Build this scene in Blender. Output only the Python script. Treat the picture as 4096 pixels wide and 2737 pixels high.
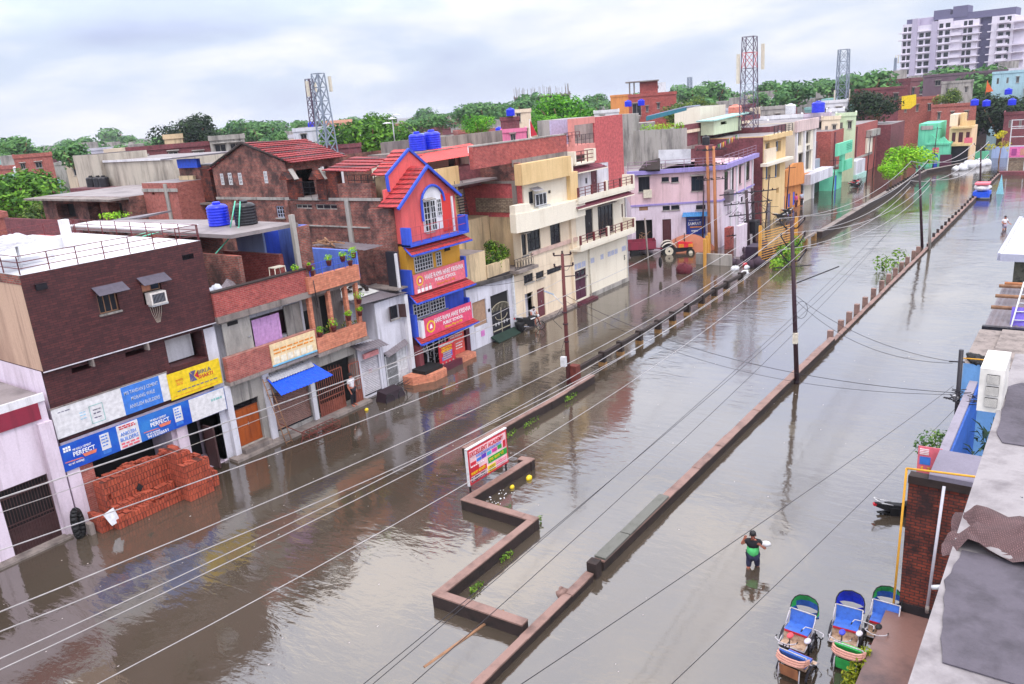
import bpy, bmesh, math, random
from mathutils import Vector, Matrix
R = math.radians
scene = bpy.context.scene
for _o in list(bpy.data.objects): bpy.data.objects.remove(_o)
# ---------------------------------------------------------------- camera, sky, sun, exposure
cam_d = bpy.data.cameras.new('camera'); cam = bpy.data.objects.new('camera', cam_d)
scene.collection.objects.link(cam); scene.camera = cam
AZ, PITCH, ROLL, EYE = R(36.87), R(16.5), R(4.3), 13.5
ca, sa, cp, sp, cr, sr = math.cos(AZ), math.sin(AZ), math.cos(PITCH), math.sin(PITCH), math.cos(ROLL), math.sin(ROLL)
_f = Vector((ca*cp, sa*cp, -sp)); _r0 = Vector((sa, -ca, 0)); _u0 = Vector((ca*sp, sa*sp, cp))
_r = _r0*cr - _u0*sr; _u = _r0*sr + _u0*cr
cam.matrix_world = Matrix(((_r.x, _u.x, -_f.x, 0), (_r.y, _u.y, -_f.y, 0), (_r.z, _u.z, -_f.z, EYE), (0, 0, 0, 1)))
cam_d.sensor_width = 36; cam_d.lens = 3157/4096*36; cam_d.clip_start = 0.05; cam_d.clip_end = 6000

world = bpy.data.worlds.new("World"); scene.world = world; world.use_nodes = True
wn, wl = world.node_tree.nodes, world.node_tree.links
wn.clear()
def _n(t, **k):
    n = wn.new(t)
    for a, b in k.items(): setattr(n, a, b)
    return n
w_out = _n('ShaderNodeOutputWorld'); w_bg = _n('ShaderNodeBackground'); w_bg2 = _n('ShaderNodeBackground'); w_mix = _n('ShaderNodeMixShader')
SUN_EL, SUN_AZ = R(62), R(200)
sky = _n('ShaderNodeTexSky', sky_type='NISHITA', sun_disc=False, sun_elevation=SUN_EL, sun_rotation=SUN_AZ)
wl.new(sky.outputs[0], w_bg.inputs[0]); w_bg.inputs[1].default_value = 0.08
tc = _n('ShaderNodeTexCoord'); sep = _n('ShaderNodeSeparateXYZ'); wl.new(tc.outputs['Generated'], sep.inputs[0])
mp = _n('ShaderNodeMapping'); mp.inputs['Scale'].default_value = (1.0, 1.0, 3.2); wl.new(tc.outputs['Generated'], mp.inputs[0])
nz = _n('ShaderNodeTexNoise'); nz.inputs['Scale'].default_value = 2.9; nz.inputs['Detail'].default_value = 7; nz.inputs['Roughness'].default_value = 0.52; nz.inputs['Distortion'].default_value = 0.25
mp.inputs['Location'].default_value = (0.35, 0.9, 0.2)
wl.new(mp.outputs[0], nz.inputs[0])
cr1 = _n('ShaderNodeValToRGB'); e = cr1.color_ramp.elements
e[0].position = 0.34; e[0].color = (0.35, 0.385, 0.54, 1)
e[1].position = 0.62; e[1].color = (0.64, 0.635, 0.66, 1)
m_ = e.new(0.48); m_.color = (0.43, 0.48, 0.60, 1)
wl.new(nz.outputs['Fac'], cr1.inputs[0])
mr = _n('ShaderNodeMapRange'); mr.inputs[1].default_value = 0.10; mr.inputs[2].default_value = 0.32; mr.inputs[3].default_value = 1.0; mr.inputs[4].default_value = 2.75
wl.new(sep.outputs[2], mr.inputs[0])
mr_b = _n('ShaderNodeMapRange'); mr_b.inputs[1].default_value = 0.32; mr_b.inputs[2].default_value = 0.85; mr_b.inputs[3].default_value = 0.0; mr_b.inputs[4].default_value = 0.3; wl.new(sep.outputs[2], mr_b.inputs[0])
mr_s = _n('ShaderNodeMath', operation='ADD'); wl.new(mr.outputs[0], mr_s.inputs[0]); wl.new(mr_b.outputs[0], mr_s.inputs[1])
sc_ = _n('ShaderNodeVectorMath', operation='SCALE'); wl.new(cr1.outputs[0], sc_.inputs[0]); wl.new(mr_s.outputs[0], sc_.inputs['Scale'])
wmx = _n('ShaderNodeMix', data_type='RGBA', blend_type='MULTIPLY'); wf = _n('ShaderNodeMapRange'); wf.inputs[1].default_value = .22; wf.inputs[2].default_value = .6; wl.new(sep.outputs[2], wf.inputs[0]); wl.new(wf.outputs[0], wmx.inputs[0]); wl.new(sc_.outputs[0], wmx.inputs[6]); wmx.inputs[7].default_value = (1.08, 1.0, .90, 1)
wl.new(wmx.outputs[2], w_bg2.inputs[0]); w_bg2.inputs[1].default_value = 1.0
w_mix.inputs[0].default_value = 0.86
wl.new(w_bg.outputs[0], w_mix.inputs[1]); wl.new(w_bg2.outputs[0], w_mix.inputs[2]); wl.new(w_mix.outputs[0], w_out.inputs[0])

sun_d = bpy.data.lights.new('sun', 'SUN'); sun_d.energy = 0.9; sun_d.angle = R(14); sun_d.color = (1.0, 0.96, 0.9)
sun = bpy.data.objects.new('sun', sun_d); scene.collection.objects.link(sun)
_d = Vector((-0.45, -0.55, 1.15)).normalized()      # light comes over the camera's left shoulder, high
sun.rotation_euler = _d.to_track_quat('Z', 'Y').to_euler()
vs = scene.view_settings; vs.view_transform = 'Standard'; vs.look = 'None'; vs.exposure = 0.75; vs.gamma = 1.0; vs.use_curve_mapping = False
scene.cycles.max_bounces = 5; scene.cycles.transparent_max_bounces = 6

# ---------------------------------------------------------------- materials
def lin(c):
    c = c/255.0
    return c/12.92 if c <= 0.04045 else ((c+0.055)/1.055)**2.4
K = 0.82
def S(r, g, b, k=None):
    k = K if k is None else k
    return (lin(r)*k, lin(g)*k, lin(b)*k, 1)
MATS = {}
def newmat(name):
    m = bpy.data.materials.new(name); m.use_nodes = True
    nt = m.node_tree; nt.nodes.clear()
    out = nt.nodes.new('ShaderNodeOutputMaterial'); p = nt.nodes.new('ShaderNodeBsdfPrincipled')
    nt.links.new(p.outputs[0], out.inputs[0])
    return m, nt, p
def nd(nt, t, **k):
    n = nt.nodes.new(t)
    for a, b in k.items(): setattr(n, a, b)
    return n
def mul(c, f): return (min(1, c[0]*f), min(1, c[1]*f), min(1, c[2]*f), 1)
def paint(name, col, rough=0.75, dirt=0.35, dcol=None, scale=1.3, streak=True, metal=0.0, bump=0.15, lo=0.46, hi=0.7):
    if name in MATS: return MATS[name]
    m, nt, p = newmat(name); L = nt.links.new
    tc = nd(nt, 'ShaderNodeTexCoord')
    mp = nd(nt, 'ShaderNodeMapping'); mp.inputs['Scale'].default_value = (1, 1, 0.28 if streak else 1)
    L(tc.outputs['Object'], mp.inputs[0])
    n1 = nd(nt, 'ShaderNodeTexNoise'); n1.inputs['Scale'].default_value = scale; n1.inputs['Detail'].default_value = 8; n1.inputs['Roughness'].default_value = 0.62
    L(mp.outputs[0], n1.inputs[0])
    r1 = nd(nt, 'ShaderNodeValToRGB'); e = r1.color_ramp.elements
    dcol = dcol or mul(col, 0.45)
    e[0].position = lo; e[0].color = col
    e[1].position = hi; e[1].color = tuple(col[i]*(1-dirt)+dcol[i]*dirt for i in range(3))+(1,)
    L(n1.outputs['Fac'], r1.inputs[0])
    n2 = nd(nt, 'ShaderNodeTexNoise'); n2.inputs['Scale'].default_value = 14; n2.inputs['Detail'].default_value = 4
    L(tc.outputs['Object'], n2.inputs[0])
    mx = nd(nt, 'ShaderNodeMix', data_type='RGBA', blend_type='MULTIPLY'); mx.inputs[0].default_value = 1
    mrr = nd(nt, 'ShaderNodeMapRange'); mrr.inputs[1].default_value = 0.3; mrr.inputs[2].default_value = 0.7; mrr.inputs[3].default_value = 0.93; mrr.inputs[4].default_value = 1.03
    L(n2.outputs['Fac'], mrr.inputs[0]); L(mrr.outputs[0], mx.inputs[7]); L(mx.outputs[2], p.inputs['Base Color'])
    if streak:
        mp3 = nd(nt, 'ShaderNodeMapping'); mp3.inputs['Scale'].default_value = (3.4, 3.4, 0.22); L(tc.outputs['Object'], mp3.inputs[0])
        n3 = nd(nt, 'ShaderNodeTexNoise'); n3.inputs['Scale'].default_value = 1.0; n3.inputs['Detail'].default_value = 7; n3.inputs['Roughness'].default_value = 0.7; L(mp3.outputs[0], n3.inputs[0])
        m3 = nd(nt, 'ShaderNodeMapRange'); m3.inputs[1].default_value = 0.53; m3.inputs[2].default_value = 0.72; m3.inputs[3].default_value = 0; m3.inputs[4].default_value = min(.85, dirt*1.15); L(n3.outputs['Fac'], m3.inputs[0])
        x3 = nd(nt, 'ShaderNodeMix', data_type='RGBA'); L(m3.outputs[0], x3.inputs[0]); L(r1.outputs[0], x3.inputs[6]); x3.inputs[7].default_value = mul(dcol, .8); L(x3.outputs[2], mx.inputs[6])
    else: L(r1.outputs[0], mx.inputs[6])
    p.inputs['Roughness'].default_value = rough; p.inputs['Metallic'].default_value = metal
    if bump:
        b = nd(nt, 'ShaderNodeBump'); b.inputs['Strength'].default_value = bump; b.inputs['Distance'].default_value = 0.02
        L(n2.outputs['Fac'], b.inputs['Height']); L(b.outputs[0], p.inputs['Normal'])
    MATS[name] = m; return m
def brick(name, c1, c2, mortar, bw=0.23, bh=0.078, dirt=0.4, dcol=None, msize=0.012, rough=0.9, dscale=0.55, horiz=False, lo=0.45, hi=0.68):
    if name in MATS: return MATS[name]
    m, nt, p = newmat(name); L = nt.links.new
    tc = nd(nt, 'ShaderNodeTexCoord'); sp_ = nd(nt, 'ShaderNodeSeparateXYZ'); L(tc.outputs['Object'], sp_.inputs[0])
    cb = nd(nt, 'ShaderNodeCombineXYZ')
    if horiz:
        L(sp_.outputs[0], cb.inputs[0]); L(sp_.outputs[1], cb.inputs[1])
    else:
        ad = nd(nt, 'ShaderNodeMath', operation='ADD'); L(sp_.outputs[0], ad.inputs[0]); L(sp_.outputs[1], ad.inputs[1])
        L(ad.outputs[0], cb.inputs[0]); L(sp_.outputs[2], cb.inputs[1])
    bt = nd(nt, 'ShaderNodeTexBrick'); bt.inputs['Scale'].default_value = 1.0
    bt.inputs['Brick Width'].default_value = bw; bt.inputs['Row Height'].default_value = bh; bt.inputs['Mortar Size'].default_value = msize
    bt.inputs['Color1'].default_value = c1; bt.inputs['Color2'].default_value = c2; bt.inputs['Mortar'].default_value = mortar; bt.inputs['Bias'].default_value = -0.1
    L(cb.outputs[0], bt.inputs['Vector'])
    n1 = nd(nt, 'ShaderNodeTexNoise'); n1.inputs['Scale'].default_value = dscale; n1.inputs['Detail'].default_value = 9; n1.inputs['Roughness'].default_value = 0.68
    L(tc.outputs['Object'], n1.inputs[0])
    r1 = nd(nt, 'ShaderNodeMapRange'); r1.inputs[1].default_value = lo; r1.inputs[2].default_value = hi; r1.inputs[3].default_value = 0; r1.inputs[4].default_value = dirt
    L(n1.outputs['Fac'], r1.inputs[0])
    mx = nd(nt, 'ShaderNodeMix', data_type='RGBA'); L(r1.outputs[0], mx.inputs[0]); L(bt.outputs[0], mx.inputs[6]); mx.inputs[7].default_value = dcol or mul(c1, 0.3)
    n2 = nd(nt, 'ShaderNodeTexNoise'); n2.inputs['Scale'].default_value = 5; n2.inputs['Detail'].default_value = 6; L(tc.outputs['Object'], n2.inputs[0])
    mrr = nd(nt, 'ShaderNodeMapRange'); mrr.inputs[1].default_value = 0.3; mrr.inputs[2].default_value = 0.7; mrr.inputs[3].default_value = 0.72; mrr.inputs[4].default_value = 1.25
    L(n2.outputs['Fac'], mrr.inputs[0])
    m2 = nd(nt, 'ShaderNodeMix', data_type='RGBA', blend_type='MULTIPLY'); m2.inputs[0].default_value = 1; L(mx.outputs[2], m2.inputs[6]); L(mrr.outputs[0], m2.inputs[7])
    L(m2.outputs[2], p.inputs['Base Color']); p.inputs['Roughness'].default_value = rough
    b = nd(nt, 'ShaderNodeBump'); b.inputs['Strength'].default_value = 0.5; b.inputs['Distance'].default_value = 0.01; b.invert = True
    L(bt.outputs['Fac'], b.inputs['Height']); L(b.outputs[0], p.inputs['Normal'])
    MATS[name] = m; return m
def plain(name, col, rough=0.6, metal=0.0, emit=0):
    if name in MATS: return MATS[name]
    m, nt, p = newmat(name); L = nt.links.new
    tc = nd(nt, 'ShaderNodeTexCoord'); n2 = nd(nt, 'ShaderNodeTexNoise'); n2.inputs['Scale'].default_value = 6; n2.inputs['Detail'].default_value = 5
    L(tc.outputs['Object'], n2.inputs[0])
    mrr = nd(nt, 'ShaderNodeMapRange'); mrr.inputs[1].default_value = 0.3; mrr.inputs[2].default_value = 0.7; mrr.inputs[3].default_value = 0.78; mrr.inputs[4].default_value = 1.12
    L(n2.outputs['Fac'], mrr.inputs[0])
    mx = nd(nt, 'ShaderNodeMix', data_type='RGBA', blend_type='MULTIPLY'); mx.inputs[0].default_value = 1; mx.inputs[6].default_value = col; L(mrr.outputs[0], mx.inputs[7])
    L(mx.outputs[2], p.inputs['Base Color']); p.inputs['Roughness'].default_value = rough; p.inputs['Metallic'].default_value = metal
    if emit:
        p.inputs['Emission Color'].default_value = col; p.inputs['Emission Strength'].default_value = emit
    MATS[name] = m; return m
def foliage(name, c1, c2, c3=None):
    if name in MATS: return MATS[name]
    m, nt, p = newmat(name); L = nt.links.new
    tc = nd(nt, 'ShaderNodeTexCoord'); oi = nd(nt, 'ShaderNodeObjectInfo'); ge = nd(nt, 'ShaderNodeNewGeometry')
    n1 = nd(nt, 'ShaderNodeTexNoise'); n1.inputs['Scale'].default_value = 0.9; n1.inputs['Detail'].default_value = 4; L(tc.outputs['Object'], n1.inputs[0])
    ad = nd(nt, 'ShaderNodeMath', operation='MULTIPLY_ADD'); L(ge.outputs['Random Per Island'], ad.inputs[0]); ad.inputs[1].default_value = 0.45; L(n1.outputs['Fac'], ad.inputs[2])
    r = nd(nt, 'ShaderNodeValToRGB'); e = r.color_ramp.elements; e[0].position = 0.42; e[0].color = c1; e[1].position = 1.05 if False else 0.98; e[1].color = c3 or c2
    q = e.new(0.72); q.color = c2
    L(ad.outputs[0], r.inputs[0]); L(r.outputs[0], p.inputs['Base Color']); p.inputs['Roughness'].default_value = 0.65
    p.inputs['Specular IOR Level'].default_value = 0.25
    tr = nd(nt, 'ShaderNodeBsdfTranslucent'); L(r.outputs[0], tr.inputs[0]); mxs = nd(nt, 'ShaderNodeMixShader'); mxs.inputs[0].default_value = 0.25
    out = [n for n in nt.nodes if n.type == 'OUTPUT_MATERIAL'][0]
    L(p.outputs[0], mxs.inputs[1]); L(tr.outputs[0], mxs.inputs[2]); L(mxs.outputs[0], out.inputs[0])
    MATS[name] = m; return m

# ---------------------------------------------------------------- mesh building
def V3(*a): return Vector(a)
class Frame:
    """local facade frame: u runs along the facade to the right, v goes into the house, z up"""
    def __init__(s, p0=(0, 0), u=(1, 0)):
        s.p = Vector((p0[0], p0[1], 0)); s.U = Vector((u[0], u[1], 0)).normalized(); s.V = Vector((-s.U.y, s.U.x, 0))
    def __call__(s, u, v, z): return s.p + s.U*u + s.V*v + Vector((0, 0, z))
WORLD = Frame()
OFF = {}
class MB:
    def __init__(s, fr=WORLD): s.v = []; s.f = []; s.mi = []; s.fr = fr; s.cur = 0; s.sm = []
    def pt(s, p): s.v.append(s.fr(*p)); return len(s.v)-1
    def face(s, ids, smooth=False): s.f.append(ids); s.mi.append(s.cur); s.sm.append(smooth)
    def poly(s, pts): s.face([s.pt(p) for p in pts]); return s
    def box(s, x0, x1, y0, y1, z0, z1):
        i = [s.pt((x, y, z)) for z in (z0, z1) for x, y in ((x0, y0), (x1, y0), (x1, y1), (x0, y1))]
        for q in ((0, 3, 2, 1), (4, 5, 6, 7), (0, 1, 5, 4), (1, 2, 6, 5), (2, 3, 7, 6), (3, 0, 4, 7)): s.face([i[k] for k in q])
        return s
    def hexa(s, lo, hi):   # lo, hi: 4 points each, same order (ccw seen from above)
        i = [s.pt(p) for p in lo] + [s.pt(p) for p in hi]
        for q in ((0, 3, 2, 1), (4, 5, 6, 7), (0, 1, 5, 4), (1, 2, 6, 5), (2, 3, 7, 6), (3, 0, 4, 7)): s.face([i[k] for k in q])
        return s
    def prism(s, pts, z0, z1):
        n = len(pts); a = [s.pt((x, y, z0)) for x, y in pts]; b = [s.pt((x, y, z1)) for x, y in pts]
        s.face(a[::-1]); s.face(b)
        for k in range(n): s.face([a[k], a[(k+1) % n], b[(k+1) % n], b[k]])
        return s
    def slab(s, pts, t):   # any polygon given thickness t downwards along its normal
        P = [s.fr(*p) for p in pts]; nrm = (P[1]-P[0]).cross(P[2]-P[1]).normalized()
        a = len(s.v); s.v += P; b = len(s.v); s.v += [p-nrm*t for p in P]; n = len(P)
        s.face([a+k for k in range(n)]); s.face([b+k for k in range(n)][::-1])
        for k in range(n): s.face([a+k, b+k, b+(k+1) % n, a+(k+1) % n])
        return s
    def tube(s, p, q, r, n=6, r2=None, raw=False):
        r2 = r if r2 is None else r2
        P, Q = (Vector(p), Vector(q)) if raw else (s.fr(*p), s.fr(*q)); d = Q-P
        if d.length < 1e-6: return s
        d.normalize(); a = d.orthogonal().normalized(); b = d.cross(a)
        base = len(s.v)
        for c, rr in ((P, r), (Q, r2)):
            for k in range(n):
                t = 2*math.pi*k/n; s.v.append(c + a*math.cos(t)*rr + b*math.sin(t)*rr)
        for k in range(n): s.face([base+k, base+(k+1) % n, base+n+(k+1) % n, base+n+k], n > 5)
        s.face([base+k for k in range(n)][::-1]); s.face([base+n+k for k in range(n)])
        return s
    def path(s, pts, r, n=6):
        for a, b in zip(pts, pts[1:]): s.tube(a, b, r, n)
        return s
    def lathe(s, prof, c=(0, 0, 0), n=14):
        base = len(s.v)
        for rr, z in prof:
            for k in range(n):
                t = 2*math.pi*k/n; s.v.append(s.fr(c[0]+rr*math.cos(t), c[1]+rr*math.sin(t), c[2]+z))
        for j in range(len(prof)-1):
            for k in range(n): s.face([base+j*n+k, base+j*n+(k+1) % n, base+(j+1)*n+(k+1) % n, base+(j+1)*n+k], True)
        s.face([base+k for k in range(n)][::-1]); s.face([base+(len(prof)-1)*n+k for k in range(n)])
        return s
    def ball(s, c, r, nu=8, nv=6, sq=(1, 1, 1), jit=0, rnd=None):
        base = len(s.v)
        C = s.fr(*c)
        for j in range(nv+1):
            ph = math.pi*j/nv
            for k in range(nu):
                t = 2*math.pi*k/nu; jj = 1+(rnd.uniform(-jit, jit) if rnd else 0)
                s.v.append(C+Vector((r*sq[0]*math.sin(ph)*math.cos(t)*jj, r*sq[1]*math.sin(ph)*math.sin(t)*jj, r*sq[2]*math.cos(ph)*jj)))
        for j in range(nv):
            for k in range(nu): s.face([base+j*nu+k, base+(j+1)*nu+k, base+(j+1)*nu+(k+1) % nu, base+j*nu+(k+1) % nu], True)
        return s
    def build(s, name, mat, parent=None, mats=None):
        off = OFF.get(parent.name, Vector((0, 0, 0))) if parent else Vector((0, 0, 0))
        me = bpy.data.meshes.new(name); me.from_pydata([tuple(p-off) for p in s.v], [], s.f)
        for mm in (mats or [mat]): me.materials.append(mm)
        for pl, k, g in zip(me.polygons, s.mi, s.sm): pl.material_index = k; pl.use_smooth = g
        me.validate(); me.update()
        o = bpy.data.objects.new(name, me); scene.collection.objects.link(o)
        if parent: o.parent = parent
        OFF[o.name] = off
        return o
def thing(name, label, cat, loc=(0, 0, 0), group=None, rz=0):
    o = bpy.data.objects.new(name, None); scene.collection.objects.link(o); o.empty_display_size = 0.3
    o.location = loc; o.rotation_euler = (0, 0, rz); o['label'] = label; o['category'] = cat
    if group: o['group'] = group
    OFF[o.name] = Vector(loc); return o
def local(o): OFF[o.name] = Vector((0, 0, 0)); return o
def tag(o, label, cat, group=None, kind=None):
    if kind: o['kind'] = kind
    if label: o['label'] = label
    if cat: o['category'] = cat
    if group: o['group'] = group
    return o
def copy_tree(o, parent=None):
    c = o.copy(); scene.collection.objects.link(c); c.parent = parent
    for ch in list(o.children): copy_tree(ch, c)
    return c
def text(parent, s, mat, fr, u, v, z, h, w=None, name='lettering', bold=True, tilt=0, depth=0.012, center=True):
    """raised lettering on a facade; (u, z) is the centre of the line, h the capital height, w the wanted width"""
    cu = bpy.data.curves.new('t', 'FONT'); cu.body = s; cu.align_x = 'CENTER'; cu.align_y = 'CENTER'; cu.extrude = depth/2; cu.resolution_u = 2
    cu.size = 1.0; cu.offset = 0.012 if bold else 0
    to = bpy.data.objects.new('t', cu); scene.collection.objects.link(to)
    dg = bpy.context.evaluated_depsgraph_get(); dg.update()
    me = bpy.data.meshes.new_from_object(to.evaluated_get(dg)); bpy.data.objects.remove(to)
    xs = [q.co.x for q in me.vertices] or [0, 1]; ww = max(xs)-min(xs)
    sy = h/0.7; sx = (w/ww) if w else sy
    off = OFF.get(parent.name, Vector((0, 0, 0)))
    c, sn = math.cos(tilt), math.sin(tilt)
    for q in me.vertices:
        x, y, d = q.co.x*sx, q.co.y*sy, q.co.z
        x, y = x*c-y*sn, x*sn+y*c
        q.co = fr(u+x, v-d, z+y) - off
    me.materials.clear(); me.materials.append(mat); me.name = name
    o = bpy.data.objects.new(name, me); scene.collection.objects.link(o); o.parent = parent; OFF[o.name] = off
    return o
rnd = random.Random(7)
# palette
M_conc = paint('concrete', S(150, 138, 132), 0.85, 0.7, S(60, 52, 50), 1.4)
M_conc2 = paint('weathered_plaster', S(178, 172, 165), 0.85, 0.75, S(62, 58, 60), 0.9)
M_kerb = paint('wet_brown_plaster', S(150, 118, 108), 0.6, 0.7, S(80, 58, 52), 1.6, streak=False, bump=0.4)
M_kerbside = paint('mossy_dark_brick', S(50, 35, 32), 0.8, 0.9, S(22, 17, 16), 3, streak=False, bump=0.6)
M_slab = paint('grey_stone_slab', S(112, 112, 106), 0.8, 0.5, S(70, 75, 62), 3, streak=False)
M_white = paint('white_wash', S(238, 236, 240), 0.8, 0.45, S(168, 162, 165), 0.9)
M_whitewall = paint('white_wall_stained', S(226, 224, 234), 0.8, 0.6, S(140, 134, 140), 0.7)
M_cream = paint('cream_paint', S(248, 228, 200), 0.8, 0.5, S(186, 160, 132), 0.8)
M_cream2 = paint('cream_paint_pale', S(248, 238, 218), 0.75, 0.3, S(214, 198, 172), 0.8)
M_yel = paint('apricot_paint', S(240, 206, 150), 0.8, 0.6, S(205, 168, 110), 0.8)
M_yplas = paint('old_yellow_plaster', S(226, 200, 160), 0.85, 0.85, S(110, 95, 80), 0.7)
M_pink = paint('pale_pink_paint', S(240, 205, 212), 0.8, 0.6, S(186, 150, 152), 0.6)
M_pinkw = paint('lilac_white_paint', S(236, 220, 234), 0.8, 0.6, S(176, 154, 164), 0.7)
M_beige = paint('stained_beige_plaster', S(206, 172, 148), 0.85, 0.8, S(150, 115, 98), 0.5)
M_lav = paint('lavender_trim', S(165, 150, 215), 0.7, 0.35, S(90, 84, 130), 1.5)
M_purple = plain('maroon_paint', S(88, 34, 62), 0.5)
M_maroon = plain('dark_maroon_wood', S(92, 30, 48), 0.5)
M_blue = paint('cobalt_blue_paint', S(58, 94, 222), 0.75, 0.5, S(30, 40, 130), 1.2)
M_blue2 = paint('sky_blue_paint', S(108, 140, 228), 0.75, 0.65, S(50, 70, 130), 1.2)
M_blue3 = paint('pale_blue_paint', S(176, 196, 238), 0.75, 0.4, S(120, 140, 210), 1.2)
M_bluew = paint('light_blue_wall', S(120, 176, 236), 0.75, 0.35, S(80, 130, 190), 1.0)
M_red = paint('coral_red_paint', S(240, 104, 102), 0.8, 0.6, S(170, 74, 78), 1.0)
M_turq = paint('mint_green_paint', S(120, 222, 182), 0.8, 0.7, S(70, 170, 140), 0.7)
M_orange = paint('orange_paint', S(230, 150, 80), 0.8, 0.7, S(190, 110, 60), 0.8)
M_saff = paint('saffron_paint', S(236, 174, 56), 0.8, 0.5, S(210, 140, 20), 0.8)
M_white_m = plain('white_metal', S(225, 225, 228), 0.4)
M_cream_m = plain('ivory_plastic', S(228, 218, 198), 0.5)
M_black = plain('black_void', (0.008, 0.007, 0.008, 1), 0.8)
M_dark = plain('dark_metal', S(42, 38, 46), 0.45, 0.4)
M_rust = paint('rusty_iron', S(118, 52, 42), 0.8, 0.6, S(60, 30, 28), 4, streak=False)
M_redrail = plain('maroon_rail_paint', S(110, 34, 40), 0.5)
M_grate = plain('brown_gate_paint', S(150, 84, 68), 0.6)
M_darkgate = plain('brown_black_gate', S(72, 44, 44), 0.6)
M_wood = paint('raw_timber', S(168, 126, 96), 0.85, 0.6, S(90, 62, 48), 3, streak=False)
M_door = paint('varnished_orange_door', S(176, 84, 28), 0.45, 0.5, S(110, 48, 18), 2.5)
M_shut = plain('roller_shutter_steel', S(150, 112, 100), 0.5, 0.1)
M_shutw = plain('pale_roller_shutter', S(205, 200, 205), 0.5, 0.1)
M_bsheet = plain('blue_tarpaulin', S(20, 88, 235), 0.5)
M_tin = paint('corrugated_tin', S(196, 196, 204), 0.45, 0.6, S(120, 108, 108), 1.5, metal=0.3, streak=False)
M_tin2 = paint('grey_tin', S(130, 122, 128), 0.5, 0.5, S(90, 70, 72), 1.5, metal=0.2, streak=False)
M_rtin = paint('red_tin', S(226, 70, 66), 0.5, 0.35, S(160, 50, 50), 1.5, streak=False)
M_tank = plain('blue_tank_plastic', S(24, 48, 232), 0.35)
M_tankk = plain('black_tank_plastic', S(24, 22, 30), 0.4)
M_tankw = plain('white_tank_plastic', S(225, 225, 228), 0.4)
M_lt = plain('pale_green_pipe', S(110, 215, 180), 0.5)
M_rub = plain('black_rubber', S(22, 21, 24), 0.7)
M_steel = plain('bright_steel', S(190, 192, 200), 0.3, 0.7)
M_gravel = paint('stone_gravel', S(150, 140, 146), 0.95, 0.9, S(60, 52, 58), 26, streak=False, bump=1.0)
M_sand = paint('orange_sand', S(190, 120, 92), 0.95, 0.4, S(150, 88, 66), 2, streak=False, bump=0.6)
M_roofw = paint('white_roof_coating', S(236, 236, 240), 0.6, 0.6, S(150, 148, 156), 0.6, streak=False)
M_roofg = paint('wet_roof_concrete', S(150, 140, 140), 0.6, 0.7, S(75, 66, 66), 0.7, streak=False)
M_cloth = plain('white_sacking', S(225, 225, 230), 0.9)
BR_dark = brick('brown_glazed_brick', S(96, 44, 44), S(70, 28, 32), S(50, 22, 28), 0.28, 0.085, 0.25, S(52, 24, 28), 0.010, 0.55)
BR_red = brick('red_brick', S(188, 84, 76), S(160, 62, 62), S(176, 120, 112), dirt=0.35, dcol=S(110, 56, 56), msize=0.010)
BR_wash = brick('rose_brick', S(206, 92, 92), S(190, 78, 84), S(206, 118, 118), dirt=0.3, dcol=S(150, 74, 76), msize=0.010)
BR_old = brick('old_mossy_brick', S(186, 92, 76), S(136, 64, 58), S(150, 128, 116), dirt=0.92, dcol=S(62, 46, 46), msize=0.016, dscale=0.8, lo=0.40, hi=0.60)
BR_far = brick('dull_maroon_brick', S(142, 70, 76), S(118, 54, 64), S(128, 88, 92), dirt=0.6, dcol=S(84, 50, 58), dscale=0.4)
BR_mid = brick('plain_terracotta_brick', S(186, 100, 88), S(160, 80, 74), S(176, 124, 112), dirt=0.25, dcol=S(130, 74, 70))
BR_raw = brick('rough_buff_brick', S(188, 168, 142), S(150, 128, 108), S(120, 104, 90), 0.3, 0.1, dirt=0.5, dcol=S(110, 90, 78), msize=0.02)
BR_or = brick('peach_tile_cladding', S(220, 142, 110), S(204, 124, 96), S(190, 120, 96), 0.3, 0.1, dirt=0.2, msize=0.008)
BR_rt = brick('dark_terracotta_brick', S(150, 66, 44), S(112, 48, 38), S(70, 46, 42), 0.22, 0.085, dirt=0.95, dcol=S(44, 30, 32), msize=0.014, dscale=1.4, lo=0.44, hi=0.6)
BR_pile = brick('orange_fresh_brick', S(190, 88, 60), S(158, 68, 48), S(84, 40, 30), 0.118, 0.24, dirt=0.25, dcol=S(120, 52, 34), msize=0.010, dscale=1.6)
T_red = brick('red_roof_tile', S(204, 66, 66), S(172, 50, 56), S(90, 32, 38), 0.30, 0.22, dirt=0.45, dcol=S(120, 36, 40), msize=0.02, rough=0.6)

# glass
def glassmat():
    m, nt, p = newmat('dark_window_glass'); p.inputs['Base Color'].default_value = (0.018, 0.020, 0.026, 1); p.inputs['Roughness'].default_value = 0.12; return m
M_glass = glassmat()
M_frost = plain('frosted_glass', S(196, 200, 224), 0.3)
M_lamp = plain('lit_lamp', (1, 1, 1, 1), 0.3, emit=9)

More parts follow.
